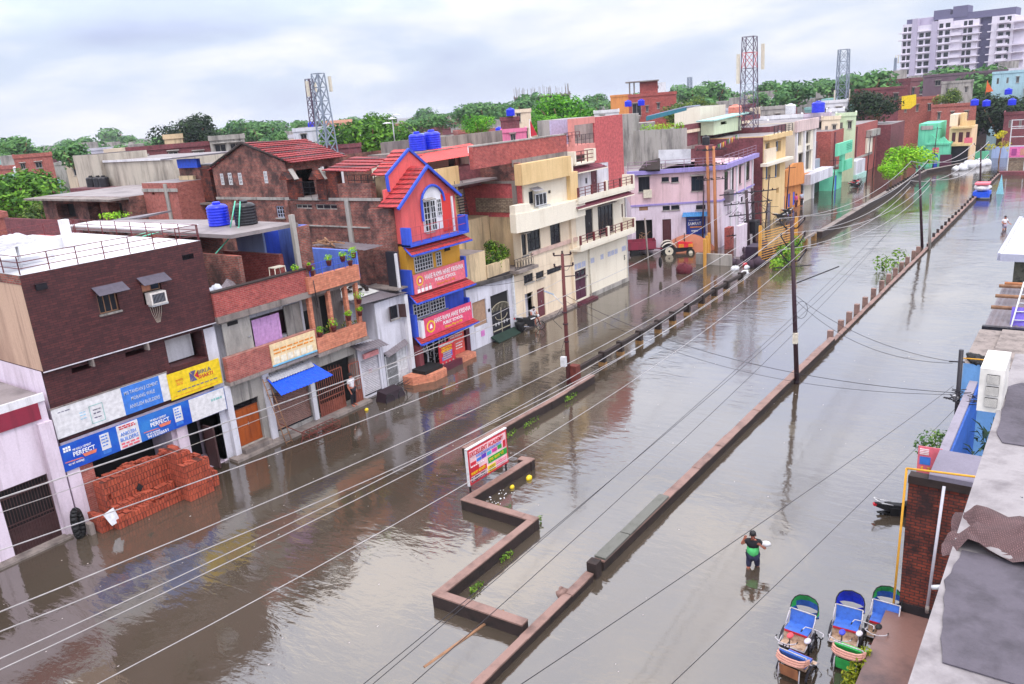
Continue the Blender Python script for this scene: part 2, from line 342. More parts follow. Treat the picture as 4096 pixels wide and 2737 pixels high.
# ---------------------------------------------------------------- ground and water
def water_mat():
    m, nt, p = newmat('muddy_flood_water'); L = nt.links.new
    tc = nd(nt, 'ShaderNodeTexCoord')
    base = nd(nt, 'ShaderNodeTexNoise'); base.inputs['Scale'].default_value = 0.12; base.inputs['Detail'].default_value = 5
    L(tc.outputs['Object'], base.inputs[0])
    r = nd(nt, 'ShaderNodeValToRGB'); e = r.color_ramp.elements; e[0].position = 0.35; e[0].color = (0.050, 0.038, 0.027, 1); e[1].position = 0.65; e[1].color = (0.074, 0.058, 0.043, 1)
    L(base.outputs['Fac'], r.inputs[0]); L(r.outputs[0], p.inputs['Base Color'])
    p.inputs['Roughness'].default_value = 0.07; p.inputs['IOR'].default_value = 2.3
    # ripples: fine chop in drifting patches, long low swell elsewhere
    def wave(scale, sx, sy, det, rot, dist=0.4):
        mp = nd(nt, 'ShaderNodeMapping'); mp.inputs['Scale'].default_value = (sx, sy, 1); mp.inputs['Rotation'].default_value = (0, 0, rot)
        L(tc.outputs['Object'], mp.inputs[0]); n = nd(nt, 'ShaderNodeTexNoise'); n.inputs['Scale'].default_value = scale; n.inputs['Detail'].default_value = det; n.inputs['Distortion'].default_value = dist
        L(mp.outputs[0], n.inputs[0]); return n
    a = wave(3.2, 1.0, 0.30, 4, R(37)); b = wave(0.9, 1, 0.6, 3, R(20)); c = wave(9.0, 1.0, 0.5, 2, R(50))
    mask = wave(0.14, 1, 1, 3, 0, 1.2); mk = nd(nt, 'ShaderNodeMapRange'); mk.inputs[1].default_value = 0.44; mk.inputs[2].default_value = 0.64; mk.inputs[3].default_value = 0.16; mk.inputs[4].default_value = 1.0
    L(mask.outputs['Fac'], mk.inputs[0])
    m1 = nd(nt, 'ShaderNodeMath', operation='MULTIPLY'); L(a.outputs['Fac'], m1.inputs[0]); L(mk.outputs[0], m1.inputs[1])
    m2 = nd(nt, 'ShaderNodeMath', operation='MULTIPLY_ADD'); L(b.outputs['Fac'], m2.inputs[0]); m2.inputs[1].default_value = 0.55; L(m1.outputs[0], m2.inputs[2])
    m3 = nd(nt, 'ShaderNodeMath', operation='MULTIPLY_ADD'); L(c.outputs['Fac'], m3.inputs[0]); m3.inputs[1].default_value = 0.10; L(m2.outputs[0], m3.inputs[2])
    # expanding rings round the wading man
    bp = nd(nt, 'ShaderNodeBump'); bp.inputs['Strength'].default_value = 0.36; bp.inputs['Distance'].default_value = 0.06
    L(m3.outputs[0], bp.inputs['Height']); L(bp.outputs[0], p.inputs['Normal'])
    return m
M_water = water_mat()
g = MB(); g.poly([(-3000, -3000, -0.6), (4000, -3000, -0.6), (4000, 4000, -0.6), (-3000, 4000, -0.6)])
tag(g.build('ground', paint('damp_earth', S(96, 84, 72), 0.9, 0.5, S(60, 66, 44), 0.05, streak=False)), None, None, kind='structure')
g = MB(); g.poly([(-60, -12, 0), (300, -12, 0), (300, 40, 0), (-60, 40, 0)])
tag(g.build('flood_water', M_water), None, None, kind='structure')

# ---------------------------------------------------------------- low median walls in the water
def wallseg(mb, a, b, w, z, zb=-0.5):
    a, b = Vector(a), Vector(b); d = (b-a).normalized(); n = Vector((-d.y, d.x))*w/2
    pts = [a-n, b-n, b+n, a+n]
    mb.prism([(p.x, p.y) for p in pts], zb, z)
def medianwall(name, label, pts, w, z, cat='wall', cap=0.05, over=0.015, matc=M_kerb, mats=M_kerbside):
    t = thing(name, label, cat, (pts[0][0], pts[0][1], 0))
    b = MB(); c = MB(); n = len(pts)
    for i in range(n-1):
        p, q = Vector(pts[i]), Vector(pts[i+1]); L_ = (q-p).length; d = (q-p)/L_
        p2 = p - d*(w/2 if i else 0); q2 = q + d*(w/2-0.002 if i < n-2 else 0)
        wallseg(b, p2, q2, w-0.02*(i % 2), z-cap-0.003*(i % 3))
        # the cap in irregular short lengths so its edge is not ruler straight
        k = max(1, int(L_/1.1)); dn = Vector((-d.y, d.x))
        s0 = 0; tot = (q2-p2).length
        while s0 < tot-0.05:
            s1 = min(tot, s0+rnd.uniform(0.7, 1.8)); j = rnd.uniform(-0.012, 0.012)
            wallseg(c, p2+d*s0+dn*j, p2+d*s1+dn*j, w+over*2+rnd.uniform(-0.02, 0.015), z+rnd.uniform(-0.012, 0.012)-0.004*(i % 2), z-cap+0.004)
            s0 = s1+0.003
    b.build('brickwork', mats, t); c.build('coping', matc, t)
    return t
medianwall('zigzag_wall', 'low brown zigzag wall rising from the flood in front of the red coaching signboard', [(22.6, 17.0), (22.65, 16.55), (18.95, 16.75), (18.9, 13.85), (14.1, 13.85), (14.25, 10.95)], 0.27, 0.42)
medianwall('zigzag_wall', 'low wall with mossy edge running from the rusty power pole towards the signboard', [(32.2, 19.3), (28.4, 19.3), (22.45, 19.55), (22.5, 17.9)], 0.27, 0.42)
medianwall('median_wall', 'long straight low brown wall in the flood ending at a square stump', [(17.9, 10.78), (43.0, 10.58)], 0.30, 0.34)
w_ = medianwall('median_wall', 'thin broken wall with a torn edge at the bottom of the picture', [(9.0, 10.75), (17.3, 10.75)], 0.22, 0.26)
b = MB(); b.box(17.4, 17.72, 10.6, 10.92, -0.4, 0.5); b.build('end_stump', M_kerbside, w_)
b = MB(); b.ball((16.1, 10.97, 0.2), 0.2, 8, 6, (1, .8, .8), 0.25, rnd); b.build('broken_chunk', M_kerb, w_)
tag(MB().box(17.95, 19.5, 10.59, 10.97, 0.35, 0.42).build('stone_slab', M_slab), 'grey slab lying on the near end of the long straight wall', 'slab')
tag(MB().box(19.56, 22.4, 10.6, 10.96, 0.35, 0.41).build('stone_slab', M_slab), 'longer mossy grey slab lying behind the first slab on the straight wall', 'slab')
t = medianwall('median_wall', 'very low wall carrying thirteen square brick posts in the flood', [(43.0, 10.55), (71.5, 10.45)], 0.2, 0.15)
for x in (43.56, 45.77, 47.64, 49.49, 51.6, 53.9, 56.3, 58.5, 60.7, 62.9, 65.1, 67.6, 69.5):
    MB().box(x-0.13, x+0.13, 10.68, 10.96, -0.4, 0.56+rnd.uniform(-0.05, 0.05)).build('post', M_kerb, t)
t = medianwall('median_wall', 'far stretch of the low wall with many small pegs leading to the blue cart', [(72, 10.5), (103, 10.5), (127, 10.5)], 0.24, 0.34)
for k in range(26):
    MB().box(73+k*2.1, 73.2+k*2.1, 10.5, 10.7, 0.34, 0.62+rnd.uniform(-0.06, 0.06)).build('peg', M_kerbside, t)
t = thing('beam_fence', 'dark concrete rail on yellow footed posts running through the water beside the median', 'fence', (31.9, 20.1, 0))
b = MB()
for k in range(10): b.box(31.9+k*2.42, 31.9+(k+1)*2.42-0.03, 20.02, 20.22, 0.52+rnd.uniform(-.02, .02), 0.72)
b.build('rail', M_kerbside, t)
for x in (34.74, 36.72, 38.99, 41.45, 43.49, 45.67, 47.99, 50.2, 52.4, 55.2):
    p = MB().box(x-0.12, x+0.12, 19.95, 20.32, -0.4, 0.8).build('post', M_kerbside, t)
    MB().box(x-0.13, x+0.13, 19.94, 20.33, -0.4, 0.22).build('yellow_foot', paint('worn_yellow', S(160, 120, 70), .8, .8, S(80, 60, 46), 4), p)
MB().box(31.6, 32.0, 19.85, 20.3, -0.4, 0.95).build('post', M_rust, t)
t = medianwall('median_wall', 'far raised median wall of stone beyond the yellow gantry', [(74.7, 19.9), (104.5, 20.1), (128.6, 19.9), (144, 14.6)], 0.5, 0.62, matc=M_conc, mats=M_kerbside)
for k in range(16): MB().box(104+k*1.6, 104.3+k*1.6, 19.9, 20.2, 0.62, 0.9).build('peg', M_kerbside, t)
t = thing('beam_fence', 'short dark rail on posts behind the leafy bush by the yellow gantry', 'fence', (62, 20, 0))
MB().box(62, 74, 19.95, 20.15, 0.5, 0.7).build('rail', M_conc, t)
for k in range(5): MB().box(62.5+k*2.7, 62.8+k*2.7, 19.85, 20.25, -0.4, 0.6).build('post', paint('worn_yellow', (1, 1, 1, 1)), t)

# ---------------------------------------------------------------- building helpers
def facade(mb, u0, u1, z0, z1, v, holes=(), reveal=0.14):
    us = sorted({u0, u1, *[h[0] for h in holes], *[h[1] for h in holes]}); zs = sorted({z0, z1, *[h[2] for h in holes], *[h[3] for h in holes]})
    us = [u for u in us if u0 <= u <= u1]; zs = [z for z in zs if z0 <= z <= z1]
    for a, b_ in zip(us, us[1:]):
        for c, d in zip(zs, zs[1:]):
            mu, mz = (a+b_)/2, (c+d)/2
            if any(h[0] < mu < h[1] and h[2] < mz < h[3] for h in holes): continue
            mb.poly([(a, v, c), (b_, v, c), (b_, v, d), (a, v, d)])
    for h in holes:
        a, b_, c, d = h[:4]; e = v+reveal
        mb.poly([(a, v, c), (a, v, d), (a, e, d), (a, e, c)][::-1]); mb.poly([(b_, v, c), (b_, e, c), (b_, e, d), (b_, v, d)][::-1])
        mb.poly([(a, v, d), (b_, v, d), (b_, e, d), (a, e, d)][::-1]); mb.poly([(a, v, c), (a, e, c), (b_, e, c), (b_, v, c)][::-1])
def shell(parent, fr, u0, u1, v0, v1, z0, z1, mat, holes=(), name='wall', reveal=0.14, roof=None, back=True):
    mb = MB(fr); facade(mb, u0, u1, z0, z1, v0, holes, reveal)
    mb.poly([(u0, v1, z0), (u0, v0, z0), (u0, v0, z1), (u0, v1, z1)]); mb.poly([(u1, v0, z0), (u1, v1, z0), (u1, v1, z1), (u1, v0, z1)])
    mb.poly([(u1, v1, z0), (u0, v1, z0), (u0, v1, z1), (u1, v1, z1)])
    mats = [mat]
    if roof: mb.cur = 1; mats.append(roof)
    mb.poly([(u0, v0, z1), (u1, v0, z1), (u1, v1, z1), (u0, v1, z1)]); mb.cur = 0
    mb.poly([(u0, v0, z0), (u0, v1, z0), (u1, v1, z0), (u1, v0, z0)])
    return mb.build(name, mat, parent, mats)
def window(parent, fr, u0, u1, z0, z1, v, nx=2, nz=1, fm=None, bar=0.045, glass=None, d=0.05, name='window', grill=0):
    fm = fm or M_white_m; mb = MB(fr); vv = v+0.06
    mb.box(u0, u1, vv, vv+d, z0, z0+bar); mb.box(u0, u1, vv, vv+d, z1-bar, z1)
    mb.box(u0, u0+bar, vv, vv+d, z0+bar, z1-bar); mb.box(u1-bar, u1, vv, vv+d, z0+bar, z1-bar)
    for k in range(1, nx):
        x = u0+(u1-u0)*k/nx; mb.box(x-bar*.4, x+bar*.4, vv+.004, vv+d-.004, z0+bar, z1-bar)
    for k in range(1, nz):
        z = z0+(z1-z0)*k/nz; mb.box(u0+bar, u1-bar, vv+.008, vv+d-.008, z-bar*.4, z+bar*.4)
    f = mb.build(name, fm, parent)
    MB(fr).box(u0+.003, u1-.003, vv+d*.5, v+0.135, z0+.003, z1-.003).build('pane', glass or M_glass, f)
    if (glass is None or glass is M_glass) and u1-u0 > .45 and z1-z0 > .35:
        MB(fr).box(u0-.07, u1+.07, v-.09, v-.003, z0-.07, z0-.005).build('sill', M_conc2, f)
        if z1-z0 > .8: MB(fr).slab([(u0-.12, v-.004, z1+.12), (u1+.12, v-.004, z1+.12), (u1+.12, v-.3, z1+.06), (u0-.12, v-.3, z1+.06)], .05).build('rain_hood', M_conc2, f)
    if grill:
        g_ = MB(fr)
        for k in range(1, grill): x = u0+(u1-u0)*k/grill; g_.tube((x, v+.03, z0), (x, v+.03, z1), .008, 4)
        g_.build('grill', M_dark, f)
    return f
def opening(parent, fr, u0, u1, z0, z1, v, mat, name='door', depth=0.12, panels=0, handle=True, fm=None):
    mb = MB(fr); vv = v+depth-0.06; mb.box(u0+.003, u1-.003, vv, v+0.138, z0+.003, z1-.003)
    if panels:
        w = (u1-u0)/panels
        for k in range(panels):
            for (a, b_) in ((0.08, 0.46), (0.54, 0.92)):
                mb.box(u0+w*k+w*.14, u0+w*(k+1)-w*.14, vv-.025, vv-.002, z0+(z1-z0)*a, z0+(z1-z0)*b_)
    o = mb.build(name, mat, parent)
    if handle: MB(fr).tube((u0+(u1-u0)*.5+.03, vv-.05, (z0+z1)/2), (u0+(u1-u0)*.5+.03, vv-.05, (z0+z1)/2+.14), .014, 5).build('handle', M_steel, o)
    return o
def shutter(parent, fr, u0, u1, z0, z1, v, mat, name='roller_shutter'):
    mb = MB(fr); n = int((z1-z0)/0.085)
    for k in range(n):
        z = z0+(z1-z0)*k/n; zz = z0+(z1-z0)*(k+1)/n
        mb.poly([(u0, v+.10, z), (u1, v+.10, z), (u1, v+.06, (z+zz)/2), (u0, v+.06, (z+zz)/2)]); mb.poly([(u0, v+.06, (z+zz)/2), (u1, v+.06, (z+zz)/2), (u1, v+.10, zz), (u0, v+.10, zz)])
    o = mb.build(name, mat, parent)
    MB(fr).box(u0, u1, v+.03, v+.1, z0-.001, z0+.05).build('bottom_bar', M_dark, o); return o
def bars(parent, fr, u0, u1, z0, z1, v, mat, n=8, rails=(0, .5, 1), r=.012, name='gate', frame=.03, plate=None):
    mb = MB(fr)
    for k in range(n+1): u = u0+(u1-u0)*k/n; mb.tube((u, v, z0), (u, v, z1), r if 0 < k < n else frame, 5)
    for q in rails: z = z0+(z1-z0)*q; mb.box(u0, u1, v-.015, v+.015, z-frame*.7, z+frame*.7)
    o = mb.build(name, mat, parent)
    if plate: MB(fr).box(u0+.02, u1-.02, v+.016, v+.024, z0+.02, z0+(z1-z0)*plate).build('plate', mat, o)
    return o
def railing(parent, fr, pts, z, h, mat, nr=3, step=1.0, r=.018, name='railing', raw=False, vr=0):
    mb = MB(fr)
    for (a, b_) in zip(pts, pts[1:]):
        A, B = Vector(a), Vector(b_); L_ = (B-A).length; n = max(1, round(L_/step))
        for k in range(n+1):
            p = A.lerp(B, k/n); mb.tube((p.x, p.y, z), (p.x, p.y, z+h), r*1.3, 5)
        for q in range(nr):
            zz = z+h*(q+1)/nr; mb.tube((A.x, A.y, zz), (B.x, B.y, zz), r, 5)
        if vr:
            m_ = max(1, round(L_/vr))
            for k in range(m_): p = A.lerp(B, k/m_); mb.tube((p.x, p.y, z+h/nr), (p.x, p.y, z+h), r*.6, 4)
    return mb.build(name, mat, parent)
def tank(x, y, z, label, mat=None, r=.48, h=1.1, ribs=True, group=None):
    t = thing('water_tank', label, 'water tank', (x, y, z), group)
    prof = [(r*.94, 0), (r, .03)]
    for k in range(6):
        zz = .06+k*(h*.78)/6
        prof += [(r, zz), (r*(0.965 if ribs else 1), zz+.03), (r*(0.965 if ribs else 1), zz+.07), (r, zz+.1)]
    prof += [(r, h*.84), (r*.78, h*.95), (r*.36, h)]
    MB().lathe(prof, (x, y, z), 16).build('body', mat or M_tank, t)
    MB().lathe([(r*.36, h-.01), (r*.38, h+.06), (r*.3, h+.10)], (x, y, z), 12).build('lid', mat or M_tank, t)
    return t
def sheetroof(mb, a, b_, c, d, n=24, amp=.03, t=.01):
    """corrugated sheet, a-b is the high edge and d-c the low edge; corrugations run from high to low"""
    A, B, C_, D = [Vector(q) for q in (a, b_, c, d)]
    base = len(mb.v); 
    for k in range(n*2+1):
        s = k/(n*2); up = Vector((0, 0, amp if k % 2 else 0)); mb.pt(tuple(A.lerp(B, s)+up)); mb.pt(tuple(D.lerp(C_, s)+up))
    for k in range(n*2): i = base+k*2; mb.face([i, i+1, i+3, i+2])
    base2 = len(mb.v)
    for k in range(n*2+1):
        s = k/(n*2); up = Vector((0, 0, (amp if k % 2 else 0)-t)); mb.pt(tuple(A.lerp(B, s)+up)); mb.pt(tuple(D.lerp(C_, s)+up))
    for k in range(n*2): i = base2+k*2; mb.face([i+2, i+3, i+1, i])
    for k in range(n*2): mb.face([base+k*2+1, base2+k*2+1, base2+k*2+3, base+k*2+3])
    return mb
def tileroof(parent, a, b_, c, d, mat=None, rows=8, fr=WORLD, name='roof', t=.05, lip=.05):
    """pitched roof of overlapping courses: a-b ridge, d-c eave"""
    mb = MB(fr); A, B, C_, D = [Vector(q) for q in (a, b_, c, d)]
    nrm = (D-A).cross(B-A).normalized()
    if nrm.z < 0: nrm = -nrm
    for k in range(rows):
        s0, s1 = k/rows, min(1, (k+1)/rows+.01)
        p = [A.lerp(D, s0), B.lerp(C_, s0), B.lerp(C_, s1)+nrm*lip, A.lerp(D, s1)+nrm*lip]
        lo = [q-nrm*t for q in p]
        mb.hexa([tuple(q) for q in lo], [tuple(q) for q in p])
    return mb.build(name, mat or T_red, parent)
F = WORLD
# =============== lilac house with the barred garage, bottom left
t = thing('house', 'lilac white house with barred brown garage gate at the left edge of the picture', 'house', (8, 28.5, 0))
shell(t, F, 4.0, 10.95, 28.5, 38, -0.5, 5.2, M_pinkw, [(8.85, 10.45, 0.02, 2.46), (4.6, 8.2, 0.02, 2.46)], roof=M_roofg)
MB().box(4.0, 10.95, 28.44, 28.52, 5.02, 5.3).build('parapet', M_white, t)
MB().box(5.0, 10.7, 28.43, 28.497, 4.42, 5.02).build('red_band', paint('faded_red_paint', S(150, 34, 62), .7, .5, S(110, 30, 50), 1.5), t)
MB().box(10.5, 10.95, 28.3, 28.497, -0.4, 4.3).build('pillar', M_pinkw, t)
for a, b_ in ((8.85, 10.45), (4.6, 8.2)):
    g_ = bars(t, F, a+.02, b_-.02, .05, 2.1, 28.58, M_darkgate, 16 if b_ > 9 else 24, (0, .45, .52, 1), .014, plate=.45)
    bars(g_, F, a+.02, b_-.02, 2.16, 2.42, 28.58, M_darkgate, 16, (0, 1), .01, name='top_grill')
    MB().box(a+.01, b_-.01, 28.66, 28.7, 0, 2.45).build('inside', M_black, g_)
MB().box(4.0, 10.6, 28.05, 28.495, -0.5, 0.07).build('doorstep', M_conc, t)

# =============== brown brick building with cement signs
t = thing('brown_building', 'tall dark brown brick building with railed white roof and cement signboards', 'building', (11.1, 28.4, 0))
X0, X1 = 11.12, 17.88
shell(t, F, X0, X1, 28.4, 38.6, 6.0, 9.36, BR_dark, [(13.42, 14.16, 7.43, 8.18), (15.12, 15.9, 7.38, 8.18), (16.97, 17.47, 8.72, 8.93)], name='upper_wall', roof=M_roofw)
shell(t, F, X0+.02, X1-.02, 28.62, 38.4, 3.3, 5.99, BR_dark, [(15.7, 17.33, 4.66, 5.8), (12.1, 12.78, 5.6, 5.78), (14.1, 14.86, 5.6, 5.78)], name='middle_wall', reveal=.7)
shell(t, F, X0+.02, X1-.02, 28.62, 38.4, -.5, 3.29, M_pinkw, [(11.98, 15.2, .02, 2.9), (15.9, 17.25, .02, 2.9)], name='lower_wall', reveal=1.6)
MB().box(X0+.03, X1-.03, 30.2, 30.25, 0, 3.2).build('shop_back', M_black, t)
MB().box(16.0, 17.2, 29.28, 29.3, 4.7, 5.78).build('balcony_back', M_white, t)
MB().poly([(X0-.01, 28.42, 6.02), (X0-.01, 28.42, 9.3), (X0-.01, 38.5, 9.3), (X0-.01, 38.5, 6.02)]).build('side_wall', M_beige, t)
MB().box(X0-.03, X0-.005, 28.4, 38.5, 9.05, 9.37).build('side_parapet', BR_old, t)
MB().poly([(X0, 28.62, 2), (X0, 28.62, 5.98), (X0, 38.5, 5.98), (X0, 38.5, 2)]).build('side_wall', M_pinkw, t)
MB().box(X0-.02, X1+.01, 28.36, 28.4, 5.97, 6.0).build('edge_trim', M_whitewall, t)
w_ = window(t, F, 13.44, 14.14, 7.45, 8.16, 28.42, 3, 1, M_wood, .035)
w_ = window(t, F, 15.14, 15.88, 7.86, 8.16, 28.42, 2, 1, M_wood, .035)
MB().box(15.14, 15.5, 28.5, 28.53, 7.88, 8.15).build('curtain', paint('peach_cloth', S(220, 150, 120), .9), w_)
for (a, b_) in ((13.31, 14.45), (15.0, 16.12)):
    m = MB(); m.slab([(a, 28.4, 8.44), (b_, 28.4, 8.44), (b_+.04, 28.02, 8.16), (a-.04+.08, 28.02, 8.16)], .02)
    m.tube((a+.1, 28.38, 8.2), (a+.1, 28.06, 8.17), .012); m.tube((b_-.1, 28.38, 8.2), (b_-.1, 28.06, 8.17), .012)
    m.build('awning', plain('grey_corrugated_awning', S(96, 90, 104), .5, .2), t)
m = bars(t, F, 16.98, 17.46, 8.73, 8.92, 28.42, M_dark, 7, (0, 1), .012, name='vent', frame=.012)
m = MB().box(11.5, 11.86, 28.3, 28.39, 8.78, 8.98).build('flood_lamp', M_dark, t)
MB().lathe([(.045, 0), (.03, .02)], (0, 0, 0)).build('lens', M_lamp, m).location = (11.68-11.1, 28.28-28.4, 8.88)
for k, x in enumerate((12.76, 14.87)): MB().box(x-.03, x+.03, 28.3, 28.62, 5.7, 5.97).build('bracket', M_conc, t)
MB().box(17.25, 17.82, 28.62, 30, .1, 3.2).build('side_pier', paint('peeling_cream', S(225, 190, 150), .85, .6, S(240, 236, 236), 2), t)
m = MB().box(16.6, 16.68, 28.0, 28.75, .1, 1.9).build('open_gate_leaf', M_darkgate, t)
# pillars, left brick panel
MB().box(11.05, 11.5, 28.42, 28.6, -.4, 2.7).build('pillar', M_pinkw, t)
MB().box(15.35, 15.7, 28.45, 28.6, -.4, 2.9).build('pillar', M_pinkw, t)
MB().box(11.5, 12.0, 28.5, 28.61, -.4, 2.3).build('brick_panel', BR_mid, t)
# roof railing
m = railing(t, F, [(X0+.05, 28.45), (X1-.02, 28.45)], 9.37, .62, M_redrail, 3, .94, .016)
railing(t, F, [(X0+.05, 28.45), (X0+.05, 38.3)], 9.37, .62, M_redrail, 3, 1.3, .016)
railing(t, F, [(X1-.04, 28.5), (X1-.04, 38.3)], 9.37, .62, M_redrail, 3, 1.3, .016)
railing(t, F, [(X0+.1, 38.3), (X1-.1, 38.3)], 9.37, .62, M_redrail, 3, 1.3, .016)
MB().box(13.3, 15.2, 33.6, 36.5, 9.37, 9.78).build('raised_roof_slab', M_roofw, t)
MB().box(11.9, 13.4, 30.8, 32.8, 9.37, 9.6).build('raised_roof_slab', M_roofw, t)
MB().box(15.0, 15.3, 33.2, 33.5, 9.37, 10.5).build('roof_post', M_white, t)
for p in ((11.8, 29.8), (12.3, 31.0)): MB().tube((*p, 9.37), (*p, 10.35), .04).build('pipe_post', M_tankw, t)
m = MB(); sheetroof(m, (10.6, 31.6, 10.35), (12.6, 31.3, 10.45), (12.4, 29.3, 10.3), (10.9, 29.2, 10.12), 10, .025)
m = m.build('roof_canopy', M_tin, t)

AC_BODY = plain('ivory_ac_case', S(236, 228, 222), .5)
t = thing('window_air_conditioner', 'white window air conditioner on the dark brown wall with drip stains', 'air conditioner', (15.5, 28.2, 7.4))
MB().box(15.2, 15.84, 28.05, 28.42, 7.38, 7.83).build('case', AC_BODY, t)
m = MB().box(15.27, 15.77, 28.04, 28.06, 7.44, 7.77).build('grille', M_dark, t)
g_ = MB()
for k in range(9): g_.box(15.29+k*.055, 15.305+k*.055, 28.03, 28.045, 7.45, 7.76)
g_.build('fins', M_steel, m)
m = MB()
for k in range(6):
    a = .9+k*.0; x = 15.26+k*.1
    m.path([(x, 28.38, 7.36), (x+(15.5-x)*.25, 28.39, 7.0), (x+(15.5-x)*.75, 28.39, 6.62)], .006, 4)
m.build('hanging_wires', M_cream_m, t)
MB().box(15.24, 15.9, 28.12, 28.4, 7.3, 7.37).build('bracket', M_white_m, t)

# =============== signboards of the brown building (each is a board of its own)
SW = plain('sign_white', S(226, 224, 226, .9), .45); SBL = plain('sign_azure', S(66, 132, 226), .45); SDB = paint('sign_deep_blue', S(10, 78, 196), .4, .6, S(70, 160, 230), .5, streak=False, bump=0)
SY = plain('sign_yellow', S(250, 214, 34), .45); SR = plain('sign_red', S(214, 40, 60), .5); SK = plain('sign_ink', S(40, 40, 60), .5); SGR = plain('sign_grey_ink', S(110, 108, 130), .5)
SPK = plain('sign_pink', S(236, 82, 122), .5); SPK2 = plain('sign_salmon', S(240, 118, 134), .5); SO = plain('sign_orange', S(240, 150, 50), .5); SGN = plain('sign_green', S(40, 160, 70), .5); SLT = plain('sign_light_blue_ink', S(170, 214, 236), .5)
WH = plain('white_letter', (.85, .85, .85, 1), .5)
def board(name, label, cat, x0, x1, z0, z1, y, mat, th=.05, fm=None, group=None):
    t = thing(name, label, cat, (x0, y, z0), group)
    MB().box(x0, x1, y, y+th, z0, z1).build('panel', mat, t)
    if fm:
        MB().box(x0-.03, x1+.03, y-.01, y+th+.005, z1, z1+.04).build('frame', fm, t)
    return t
def patch(t, x0, x1, z0, z1, y, mat, name='patch'): return MB().box(x0, x1, y-.006, y+.01, z0, z1).build(name, mat, t)
def lines(t, x0, x1, zs, y, mat, h=.03, dash=.13, name='small_print'):
    m = MB()
    for z in zs:
        x = x0
        while x < x1-.05:
            w = rnd.uniform(dash*.5, dash*1.4); m.box(x, min(x1, x+w), y-.008, y+.005, z, z+h*rnd.uniform(.7, 1.1)); x += w+dash*.25
    return m.build(name, mat, t)
t = board('signboard', 'faded white signboard with a blue panel naming the builders, above the long blue board', 'signboard', 11.05, 15.42, 3.5, 4.6, 28.46, SW, fm=M_conc)
patch(t, 13.55, 15.08, 3.5, 4.58, 28.46, SBL, 'blue_panel')
GL = plain('silver_letter', S(196, 206, 226), .4)
text(t, 'M/S TANDAN JI CEMENT', GL, F, 14.32, 28.452, 4.32, .13, 1.36); text(t, 'MORANG WALE', GL, F, 14.34, 28.452, 4.05, .14, .95); text(t, 'ANKUSH BUILDERS', GL, F, 14.36, 28.452, 3.76, .14, 1.22)
m = MB()
for a, b_, c, d in ((12.3, 12.8, 3.62, 3.64), (12.3, 12.8, 4.28, 4.3), (12.3, 12.32, 3.62, 4.3), (12.78, 12.8, 3.62, 4.3)): m.box(a, b_, 28.452, 28.462, c, d)
m.build('faded_frame', plain('faded_teal', S(150, 205, 200), .5), t)
lines(t, 11.25, 11.7, (4.42,), 28.458, SGR, .03); lines(t, 11.95, 12.15, (4.15, 4.05, 3.92), 28.458, SLT, .04); lines(t, 12.42, 12.7, (4.1, 3.96, 3.8), 28.458, SGR, .04)
t = board('signboard', 'bright yellow cement signboard at the right end of the brown building', 'signboard', 15.4, 17.72, 3.44, 4.5, 28.42, SY)
text(t, 'BIRLA', SGR, F, 16.98, 28.415, 4.2, .16, .62); text(t, 'SHAKTI', SR, F, 17.02, 28.415, 4.0, .15, .66)
m = MB(); m.slab([(16.32, 28.41, 3.92), (16.5, 28.41, 4.13), (16.32, 28.41, 4.34)], .01); m.slab([(16.36, 28.412, 3.92), (16.62, 28.412, 3.92), (16.5, 28.412, 4.13)], .01); m.slab([(16.36, 28.412, 4.34), (16.5, 28.412, 4.13), (16.62, 28.412, 4.34)], .01)
m.build('emblem', plain('slate_violet', S(96, 90, 140), .5), t); MB().slab([(16.53, 28.409, 4.12), (16.7, 28.409, 3.98), (16.7, 28.409, 4.27)], .01).build('emblem', SR, t)
text(t, 'हमारा', SO, F, 15.86, 28.415, 4.15, .1, .32); lines(t, 15.72, 16.02, (3.96, 4.03), 28.42, SO, .04); lines(t, 15.7, 17.5, (3.7,), 28.42, SGR, .05, .2); lines(t, 15.5, 17.5, (3.54,), 28.42, SO, .03, .1)
t = board('signboard', 'long blue and white cement signboard just above the brick stack', 'signboard', 10.92, 17.66, 2.3, 3.27, 28.36, SDB)
patch(t, 13.03, 13.86, 2.31, 3.26, 28.36, SW); patch(t, 16.03, 17.64, 2.31, 3.26, 28.36, SW)
for x0 in (11.0, 13.95):
    text(t, 'MP BIRLA CEMENT', WH, F, x0+.72, 28.352, 2.98, .08, .66, bold=False); text(t, 'PERFECT', WH, F, x0+.76, 28.352, 2.81, .16, .78)
    m = MB(); m.slab([(x0+.05, 28.35, 2.64), (x0+.62, 28.35, 2.62), (x0+.7, 28.35, 2.58), (x0+.05, 28.35, 2.61)], .006); m.slab([(x0+.68, 28.35, 2.72), (x0+1.2, 28.35, 2.72), (x0+1.14, 28.35, 2.6), (x0+.74, 28.35, 2.6)], .006)
    m.build('orange_stripe', plain('sign_coral', S(240, 130, 100), .5), t)
    text(t, 'घर को परफेक्ट', WH, F, x0+.42, 28.352, 2.5, .07, .56, bold=False)
    b = patch(t, x0+1.38, x0+1.72, 2.56, 3.16, 28.355, SW, 'pictured_bag'); lines(b, x0+1.42, x0+1.66, (2.7, 2.82, 2.94, 3.05), 28.348, SBL, .05, .1)
    patch(t, x0+1.4, x0+1.7, 2.4, 2.53, 28.356, SBL, 'reflection_panel')
m = MB()
for i in range(3):
    for j in range(2): m.lathe([(.035, 0), (.035, .012)], (0, 0, 0), 8); 
for i in range(6):
    for k in range(len(m.v)//6): pass
m = MB()
for i in range(3):
    for j in range(2): m.box(11.08+i*.09, 11.15+i*.09, 28.348, 28.356, 3.0+j*.1, 3.08+j*.1)
m.build('emblem', WH, t)
text(t, '9415202551', WH, F, 14.56, 28.352, 2.39, .11, .86)
